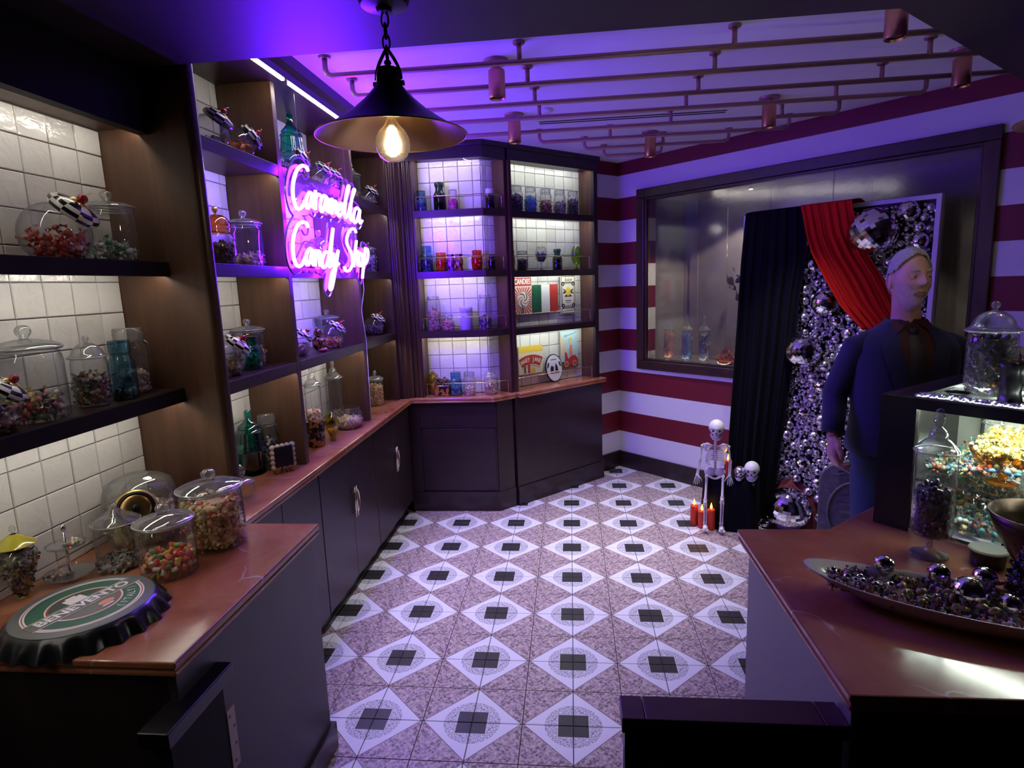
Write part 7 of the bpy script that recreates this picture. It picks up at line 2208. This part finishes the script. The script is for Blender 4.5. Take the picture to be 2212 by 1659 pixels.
skel_leg((-0.052, -0.005, 0.378), (-0.060, -0.075, 0.205), (-0.058, -0.055, 0.040), (0.004, -0.06, 0))
skel_leg((0.052, -0.005, 0.385), (0.048, -0.085, 0.235), (0.046, -0.060, 0.045), (0.004, -0.055, -0.002))

# ------------------------------------------------------------ floor decorations by the panel
mb_ = mirror_ball(1.452, 1.905, 0.146, 0.145, 'big mirror ball on the floor before the wine red cloth', None, FB)
mirror_ball(1.318, 1.935, 0.030, 0.030, 'little mirror ball on the floor left of the big one', 'little mirror balls on the floor', FBS)
mirror_ball(1.262, 1.905, 0.024, 0.024, 'little mirror ball on the floor beside the black cloth', 'little mirror balls on the floor', FBS)
b = MB()
rows = []
for j in range(19):
    th = PI / 2 * (1 - j / 18)
    row = []
    for i in range(49):
        a = 2 * PI * i / 48
        k = 1 + 0.06 * math.sin(7 * a + 2 * j / 18) + 0.04 * math.sin(13 * a)
        row.append((0.20 * math.cos(th) * math.cos(a) * k, 0.085 * math.cos(th) * math.sin(a) * k, 0.006 + 0.30 * math.sin(th) * (1 + 0.08 * math.sin(3 * a))))
    rows.append(row)
o = MB().grid(rows, flip=True).obj('wine_cloth', 'wine_cloth', smooth=True)
o.location = (1.505, 1.99, 0); o.rotation_euler = (0, 0, math.radians(-45))
tag(o, 'heap of wine red velvet on the floor behind the big mirror ball', 'cloth')
ts = thing('tombstone', 'grey foam tombstone with carved oval standing between the mirror ball and the man', 'tombstone', (1.74, 1.61, 0), math.radians(-24))
pts = [(-0.20, 0), (0.20, 0), (0.20, 0.42)] + [(0.20 * math.cos(a), 0.42 + 0.15 * math.sin(a)) for a in np.linspace(0.12, PI - 0.12, 14)] + [(-0.20, 0.42)]
n_ = len(pts)
b = MB(); b.add([(p[0], -0.02, p[1]) for p in pts] + [(p[0], 0.03, p[1]) for p in pts], [tuple(range(n_)), tuple(range(2 * n_ - 1, n_ - 1, -1))] + [(i, n_ + i, n_ + (i + 1) % n_, (i + 1) % n_) for i in range(n_)])
b.obj('slab', 'stone', ts, bevel=0.008)
MB().tube([(0.145 * math.cos(a), -0.024, 0.235 + 0.20 * math.sin(a)) for a in np.linspace(0, 2 * PI, 41)[:-1]], 0.008, 8, closed=True).obj('carved_oval', 'stone', ts, smooth=True)
b = MB()
for k in range(3):
    b.tube([(-0.10 + 0.06 * q, -0.024, 0.475 + 0.018 * math.sin(q * 2.0 + k) + 0.015 * k) for q in np.linspace(0, 3.4, 12)], 0.006, 6)
b.obj('carved_scroll', 'stone', ts, smooth=True)
for k, (w, z) in enumerate(((0.16, 0.34), (0.20, 0.29), (0.18, 0.24), (0.14, 0.19))):
    MB().box((0, -0.022, z), (w, 0.006, 0.016)).obj('carved_line', 'stone', ts)
def tealight(x, y, label):
    t = thing('tea_light', label, 'candle', (x, y, 0.0), 0, 'tea lights on the floor')
    MB().lathe([(0, 0), (0.028, 0), (0.030, 0.030), (0.026, 0.030), (0.024, 0.020), (0, 0.020)], 20).obj('cup', M['glass_orange'], t, auto=40)
    MB().lathe([(0, 0.020), (0.008, 0.026), (0.010, 0.036), (0.005, 0.055), (0, 0.074)], 12).obj('flame', 'flame', t, True)
    l = bpy.data.lights.new('candle_light', 'POINT'); l.energy = 0.05; l.color = (1.0, 0.40, 0.10); l.shadow_soft_size = 0.01
    o = bpy.data.objects.new('candle_light', l); COL.objects.link(o); o.location = (x, y, 0.09)
tealight(1.738, 1.90, 'orange tea light burning on the floor before the tombstone')
tealight(1.630, 1.90, 'orange tea light burning on the floor right of the big mirror ball')

# ------------------------------------------------------------ the man
man = thing('person', 'grey-haired man in a navy jacket and dark tie standing behind the display case', 'person', (1.432, 0.600, 0), math.radians(-4))
man.scale = (0.92, 0.95, 0.985)
HC = Vector((-0.014, -0.035, 1.685))
HR = Matrix.Rotation(math.radians(7), 4, 'Z') @ Matrix.Rotation(math.radians(-3), 4, 'X')
def sst(a, b_, x):
    t_ = min(1.0, max(0.0, (x - a) / (b_ - a))); return t_ * t_ * (3 - 2 * t_)
def head_point(th, ph, off=0.0):
    x, y, z = math.sin(th) * math.cos(ph), math.sin(th) * math.sin(ph), math.cos(th)
    px_, py_, pz_ = x * 0.077, y * 0.098, z * 0.125
    k = sst(0.02, -0.12, pz_)
    px_ *= 1 - 0.24 * k
    if y > 0:
        py_ *= 1 - 0.42 * k
    else:
        py_ *= 1 - 0.06 * k
    f = sst(0.05, 0.55, -y)
    G = lambda v, s: math.exp(-(v / s) ** 2)
    ax = abs(px_)
    d = 0.006 * G(pz_ - 0.034, 0.011) * G(px_, 0.050)
    d -= 0.013 * G(ax - 0.031, 0.014) * G(pz_ - 0.014, 0.012)
    nz = 0.008 + 0.020 * sst(0.026, -0.016, pz_)
    nz *= sst(-0.030, -0.018, pz_) * sst(0.036, 0.020, pz_)
    d += nz * G(px_, 0.0115 + 0.004 * sst(0.0, -0.018, pz_))
    d += 0.005 * G(ax - 0.041, 0.018) * G(pz_ + 0.020, 0.020)
    d += 0.005 * G(pz_ + 0.051, 0.0055) * G(px_, 0.024) + 0.005 * G(pz_ + 0.066, 0.006) * G(px_, 0.020) - 0.005 * G(pz_ + 0.0585, 0.003) * G(px_, 0.024)
    d += 0.010 * G(pz_ + 0.098, 0.018) * G(px_, 0.026)
    py_ -= d * f
    n = Vector((x / 0.077, y / 0.098, z / 0.125)).normalized()
    return Vector((px_, py_, pz_)) + n * off
def head_grid(nu=72, nv=56, off=0.0):
    return [[head_point(PI * j / nv, 2 * PI * i / nu, off) for i in range(nu + 1)] for j in range(nv + 1)]
b = MB()
b.grid([[HC + HR @ p for p in row] for row in head_grid()], flip=True)
for s in (-1, 1):
    b.ell(HC + HR @ Vector((s * 0.077, 0.012, 0.0)), (0.009, 0.020, 0.032), 14, 10, rot=(HR @ Matrix.Rotation(s * 0.3, 4, 'Z')).to_3x3())
b.tube([(0.0, 0.010, 1.40), (0.0, 0.002, 1.49), (-0.006, -0.008, 1.56), (-0.012, -0.010, 1.63)], [0.075, 0.062, 0.058, 0.056], 20)
b.tube([(0, 0.0, 0.92), (0, 0.0, 1.05), (0, -0.005, 1.25), (0, 0.0, 1.40), (0, 0.008, 1.46)], [0.115, 0.105, 0.112, 0.105, 0.05], 20)
for s in (-1, 1):
    b.tube([(s * 0.06, 0, 1.42), (s * 0.17, 0.0, 1.43)], [0.050, 0.040], 14)
    b.tube([(s * 0.085, 0, 0.96), (s * 0.095, -0.01, 0.53), (s * 0.10, 0.02, 0.07)], [0.075, 0.05, 0.038], 14)
    b.ell((s * 0.105, -0.04, 0.045), (0.035, 0.09, 0.03), 14, 8)
def arm_path(s):
    if s < 0:
        return [Vector((-0.185, 0.0, 1.408)), Vector((-0.265, 0.055, 1.19)), Vector((-0.310, -0.060, 1.015))]
    return [Vector((0.185, 0.0, 1.408)), Vector((0.262, 0.06, 1.18)), Vector((0.270, -0.065, 0.985))]
def hand(b, W, s, fd):
    """relaxed half closed hand; s is the side, fd the direction of the forearm"""
    z = -Vector(fd).normalized(); y = Vector((0, 1, 0)); y = (y - z * y.dot(z)).normalized(); x = y.cross(z)
    F = Matrix((x, y, z)).transposed()
    T = lambda p: W + F @ Vector((p[0] * -s, p[1], p[2]))
    for yy, rr in ((-0.026, 0.0155), (-0.008, 0.017), (0.010, 0.0165), (0.026, 0.0145)):
        b.tube([T((0, yy * 0.55, 0.0)), T((0.002, yy * 0.85, -0.04)), T((0.004, yy, -0.082))], [0.018, rr, rr * 0.92], 10)
    for yy, L_, rr in ((-0.030, 0.96, 0.0098), (-0.010, 1.08, 0.0100), (0.010, 1.0, 0.0096), (0.029, 0.82, 0.0086)):
        p = Vector((0.004, yy, -0.080)); pts = [p]; ang = 0.55
        for L2, da in ((0.042, 0.0), (0.027, 0.85), (0.021, 0.65)):
            ang += da
            p = p + Vector((math.sin(ang) * L2 * L_, -0.003, -math.cos(ang) * L2 * L_)); pts.append(p)
        b.tube([T(q_) for q_ in pts], [rr * 1.12, rr, rr * 0.92, rr * 0.72], 10)
        b.ell(T(pts[-1]), rr * 0.74, 8, 6); b.ell(T(pts[1]), rr * 1.05, 8, 6); b.ell(T(pts[0]), rr * 1.25, 8, 6)
    th = [(0.006, -0.022, -0.012), (0.016, -0.044, -0.040), (0.028, -0.046, -0.070), (0.036, -0.036, -0.094)]
    b.tube([T(q_) for q_ in th], [0.0155, 0.0135, 0.0115, 0.0085], 10); b.ell(T(th[-1]), 0.0088, 8, 6)
for s in (-1, 1):
    S_, E_, W_ = arm_path(s)
    b.tube([S_, E_, W_], [0.048, 0.040, 0.026], 14)
    hand(b, W_ + (W_ - E_).normalized() * 0.004, s, (W_ - E_) * 0.5 + Vector((0, 0.0, -0.13)))
body0 = b.obj('body', 'skin', None)
rm = body0.modifiers.new('remesh', 'REMESH'); rm.mode = 'VOXEL'; rm.voxel_size = 0.0042
dg = bpy.context.evaluated_depsgraph_get()
me = bpy.data.meshes.new_from_object(body0.evaluated_get(dg))
bpy.data.objects.remove(body0)
me.materials.clear(); me.materials.append(M['skin'])
me.polygons.foreach_set('use_smooth', [True] * len(me.polygons))
body = bpy.data.objects.new('body', me); COL.objects.link(body); body.parent = man
sm = body.modifiers.new('smooth', 'SMOOTH'); sm.factor = 0.5; sm.iterations = 2

def patch(cond, off, nu=96, nv=80):
    """part of the head surface kept where cond(point) holds, lifted by off"""
    b = MB(); idx = {}
    vs = []; fs = []
    g = [[head_point(PI * j / nv, 2 * PI * i / nu, 0.0) for i in range(nu)] for j in range(nv + 1)]
    def vid(j, i):
        k = (j, i % nu)
        if k not in idx:
            p = head_point(PI * j / nv, 2 * PI * (i % nu) / nu, off(g[j][i % nu]) if callable(off) else off)
            idx[k] = len(vs); vs.append(HC + HR @ p)
        return idx[k]
    for j in range(nv):
        for i in range(nu):
            q = (g[j][i] + g[j + 1][(i + 1) % nu]) / 2
            if cond(q):
                fs.append((vid(j, i), vid(j + 1, i), vid(j + 1, i + 1), vid(j, i + 1)))
    return b.add(vs, fs)
def is_hair(p):
    line = 0.090 - 0.030 * sst(-0.075, -0.02, p.y) - 0.020 * (1 - sst(0.0, 0.05, abs(p.x))) * -1 * (p.y < -0.02)
    if abs(p.x) > 0.040:
        line = min(line, 0.090 - 0.045 * sst(-0.060, -0.025, p.y))
    if p.y > 0.025:
        line = 0.045 - 0.115 * sst(0.025, 0.060, p.y)
    elif p.y > -0.012:
        line = 0.036
    return p.z > line
hoff = lambda p: 0.005 + 0.008 * sst(0.04, 0.11, p.z) + 0.0025 * math.sin(160 * p.x + 60 * p.y) + 0.005 * sst(0.05, 0.075, abs(p.x))
h = patch(is_hair, hoff).obj('hair', 'hair', man, True)
s_ = h.modifiers.new('solid', 'SOLIDIFY'); s_.thickness = 0.008; s_.offset = -1
h = patch(lambda p: p.y < -0.015 and p.z < -0.040 + 0.020 * sst(0.030, 0.055, abs(p.x)) and (p.x / 0.026) ** 2 + ((p.z + 0.059) / 0.0115) ** 2 > 1, 0.0022).obj('beard', 'beard', man, True)
h = patch(lambda p: p.y < -0.05 and (p.x / 0.024) ** 2 + ((p.z + 0.059) / 0.0100) ** 2 < 1, 0.0010).obj('lips', 'lip', man, True)
for s in (-1, 1):
    c = HC + HR @ Vector((s * 0.0305, -0.0745, 0.0135))
    e = MB().ell(c, 0.0118, 16, 10).obj('eye', 'eye_white', man, True)
    MB().ell(c + HR @ Vector((0.003, -0.0095, 0)), (0.0056, 0.0036, 0.0056), 12, 8).obj('iris', 'eye_dark', e, True)
    b = MB()
    b.ell(c + HR @ Vector((0, -0.001, 0.0050)), (0.0150, 0.0138, 0.0080), 14, 8)
    b.ell(c + HR @ Vector((0, -0.0005, -0.0085)), (0.0150, 0.0130, 0.0050), 14, 8)
    b.obj('eyelid', 'skin', e, True)
    MB().tube([HC + HR @ Vector((s * 0.014, -0.0975, 0.033)), HC + HR @ Vector((s * 0.030, -0.0960, 0.039)), HC + HR @ Vector((s * 0.046, -0.0850, 0.034))], [0.0032, 0.0040, 0.0022], 7).obj('eyebrow', 'hair', man, smooth=True)

# clothes
TR = [(0.955, 0.222, 0.148, 0.000), (0.985, 0.222, 0.150, 0.0), (1.05, 0.212, 0.144, 0.0), (1.14, 0.206, 0.140, -0.004), (1.25, 0.216, 0.142, -0.006), (1.34, 0.224, 0.140, -0.004), (1.41, 0.222, 0.124, 0.002), (1.455, 0.190, 0.100, 0.008), (1.485, 0.130, 0.080, 0.014), (1.508, 0.088, 0.074, 0.014), (1.525, 0.078, 0.068, 0.012)]
def torso(z, a, off=0.0):
    zs = [t[0] for t in TR]
    hx = np.interp(z, zs, [t[1] for t in TR]) + off; hy = np.interp(z, zs, [t[2] for t in TR]) + off; cy = np.interp(z, zs, [t[3] for t in TR])
    ca, sa = math.cos(a), math.sin(a); e = 0.82
    return Vector((math.copysign(abs(ca) ** e, ca) * hx, cy + math.copysign(abs(sa) ** e, sa) * hy, z))
b = MB()
rows = []
zs = list(np.linspace(0.955, 1.525, 30))
FRONT = -PI / 2
for z in zs:
    rows.append([torso(z, 2 * PI * i / 56) for i in range(57)])
# the hem curves up towards the front opening
for i, p in enumerate(rows[0]):
    a = 2 * PI * i / 56
    d = abs(((a - FRONT + PI) % (2 * PI)) - PI)
    lift = 0.07 * max(0.0, 1 - d / 0.55) ** 2
    rows[0][i] = Vector((p.x, p.y, p.z + lift * 0.9 - 0.012)); q = rows[1][i]; rows[1][i] = Vector((q.x, q.y, max(q.z, rows[0][i].z + 0.004)))
b.grid(rows)
for s in (-1, 1):
    S_, E_, W_ = arm_path(s)
    S0 = Vector((s * 0.150, 0.004, 1.415)); mid1 = S_.lerp(E_, 0.5) + Vector((s * 0.006, 0.0, 0)); mid2 = E_.lerp(W_, 0.5)
    b.tube([S0, S_ + Vector((s * 0.012, 0, -0.005)), mid1, E_ + Vector((0, 0.006, 0)), mid2, W_ + (E_ - W_).normalized() * 0.012], [0.058, 0.068, 0.064, 0.057, 0.052, 0.047], 20, caps=False)
jk = b.obj('jacket', 'jacket', man, True)
s_ = jk.modifiers.new('solid', 'SOLIDIFY'); s_.thickness = 0.006; s_.offset = -1
def front_patch(za, zb, fa, fb, off, nm, mat, par, n=14):
    """strip on the front of the torso between two edge angles that vary with height"""
    rows = []
    for z in np.linspace(za, zb, n):
        t_ = (z - za) / (zb - za)
        rows.append([torso(z, FRONT + fa(t_) + (fb(t_) - fa(t_)) * k / 8, off(t_, k / 8) if callable(off) else off) for k in range(9)])
    return MB().grid(rows).obj(nm, mat, par, True)
sh = front_patch(1.13, 1.512, lambda t_: -0.03 - 0.40 * t_ ** 1.3, lambda t_: 0.03 + 0.40 * t_ ** 1.3, 0.0035, 'shirt', 'shirt', man, 18)
for s in (-1, 1):
    front_patch(1.13, 1.500, lambda t_, s=s: s * (0.01 + 0.33 * t_ ** 1.4), lambda t_, s=s: s * (0.12 + 0.62 * t_ ** 0.9), lambda t_, k: 0.008, 'lapel', 'jacket', jk)
    # shirt collar wings
    MB().add([torso(1.518, FRONT + s * 0.08, 0.006), torso(1.525, FRONT + s * 0.9, 0.008), torso(1.500, FRONT + s * 0.8, 0.010), torso(1.472, FRONT + s * 0.34, 0.012)], [(0, 1, 2, 3) if s > 0 else (3, 2, 1, 0)]).obj('collar', 'shirt', sh, True)
b = MB(); b.tube([(0.008, 0.006, 1.490), (0.012, 0.0, 1.535)], [0.070, 0.064], 24, caps=False); b.obj('collar_band', 'shirt', sh, True)
rows = []
for z, w in ((1.12, 0.040), (1.20, 0.046), (1.30, 0.044), (1.40, 0.036), (1.462, 0.026)):
    c = torso(z, FRONT, 0.009)
    rows.append([Vector((c.x + w * u_, c.y - 0.004 * (1 - abs(u_)), z)) for u_ in (-1, -0.5, 0, 0.5, 1)])
tie_ = MB().grid(rows).obj('tie', 'tie', man, True)
b = MB(); c = torso(1.478, FRONT, 0.012); b.ell(c, (0.019, 0.008, 0.018), 12, 8); b.obj('knot', 'tie', tie_, True)
for s in (-1, 1):
    b = MB()
    b.tube([(s * 0.088, 0.0, 1.02), (s * 0.092, 0.0, 0.90), (s * 0.10, -0.008, 0.55), (s * 0.104, 0.01, 0.30), (s * 0.106, 0.015, 0.06)], [0.125, 0.108, 0.080, 0.071, 0.068], 22)
    if s < 0:
        tr = b
    else:
        o_ = len(tr.v); tr.v += b.v; tr.f += [tuple(i + o_ for i in f) for f in b.f]; tr.m += b.m
tr.obj('trousers', 'jeans', man, True)
for s in (-1, 1):
    b = MB(); b.ell((s * 0.107, -0.055, 0.042), (0.047, 0.135, 0.042), 18, 10)
    b.v = [(p[0], p[1], max(p[2], 0.001)) for p in b.v]
    b.obj('shoe', 'leather', man, True)
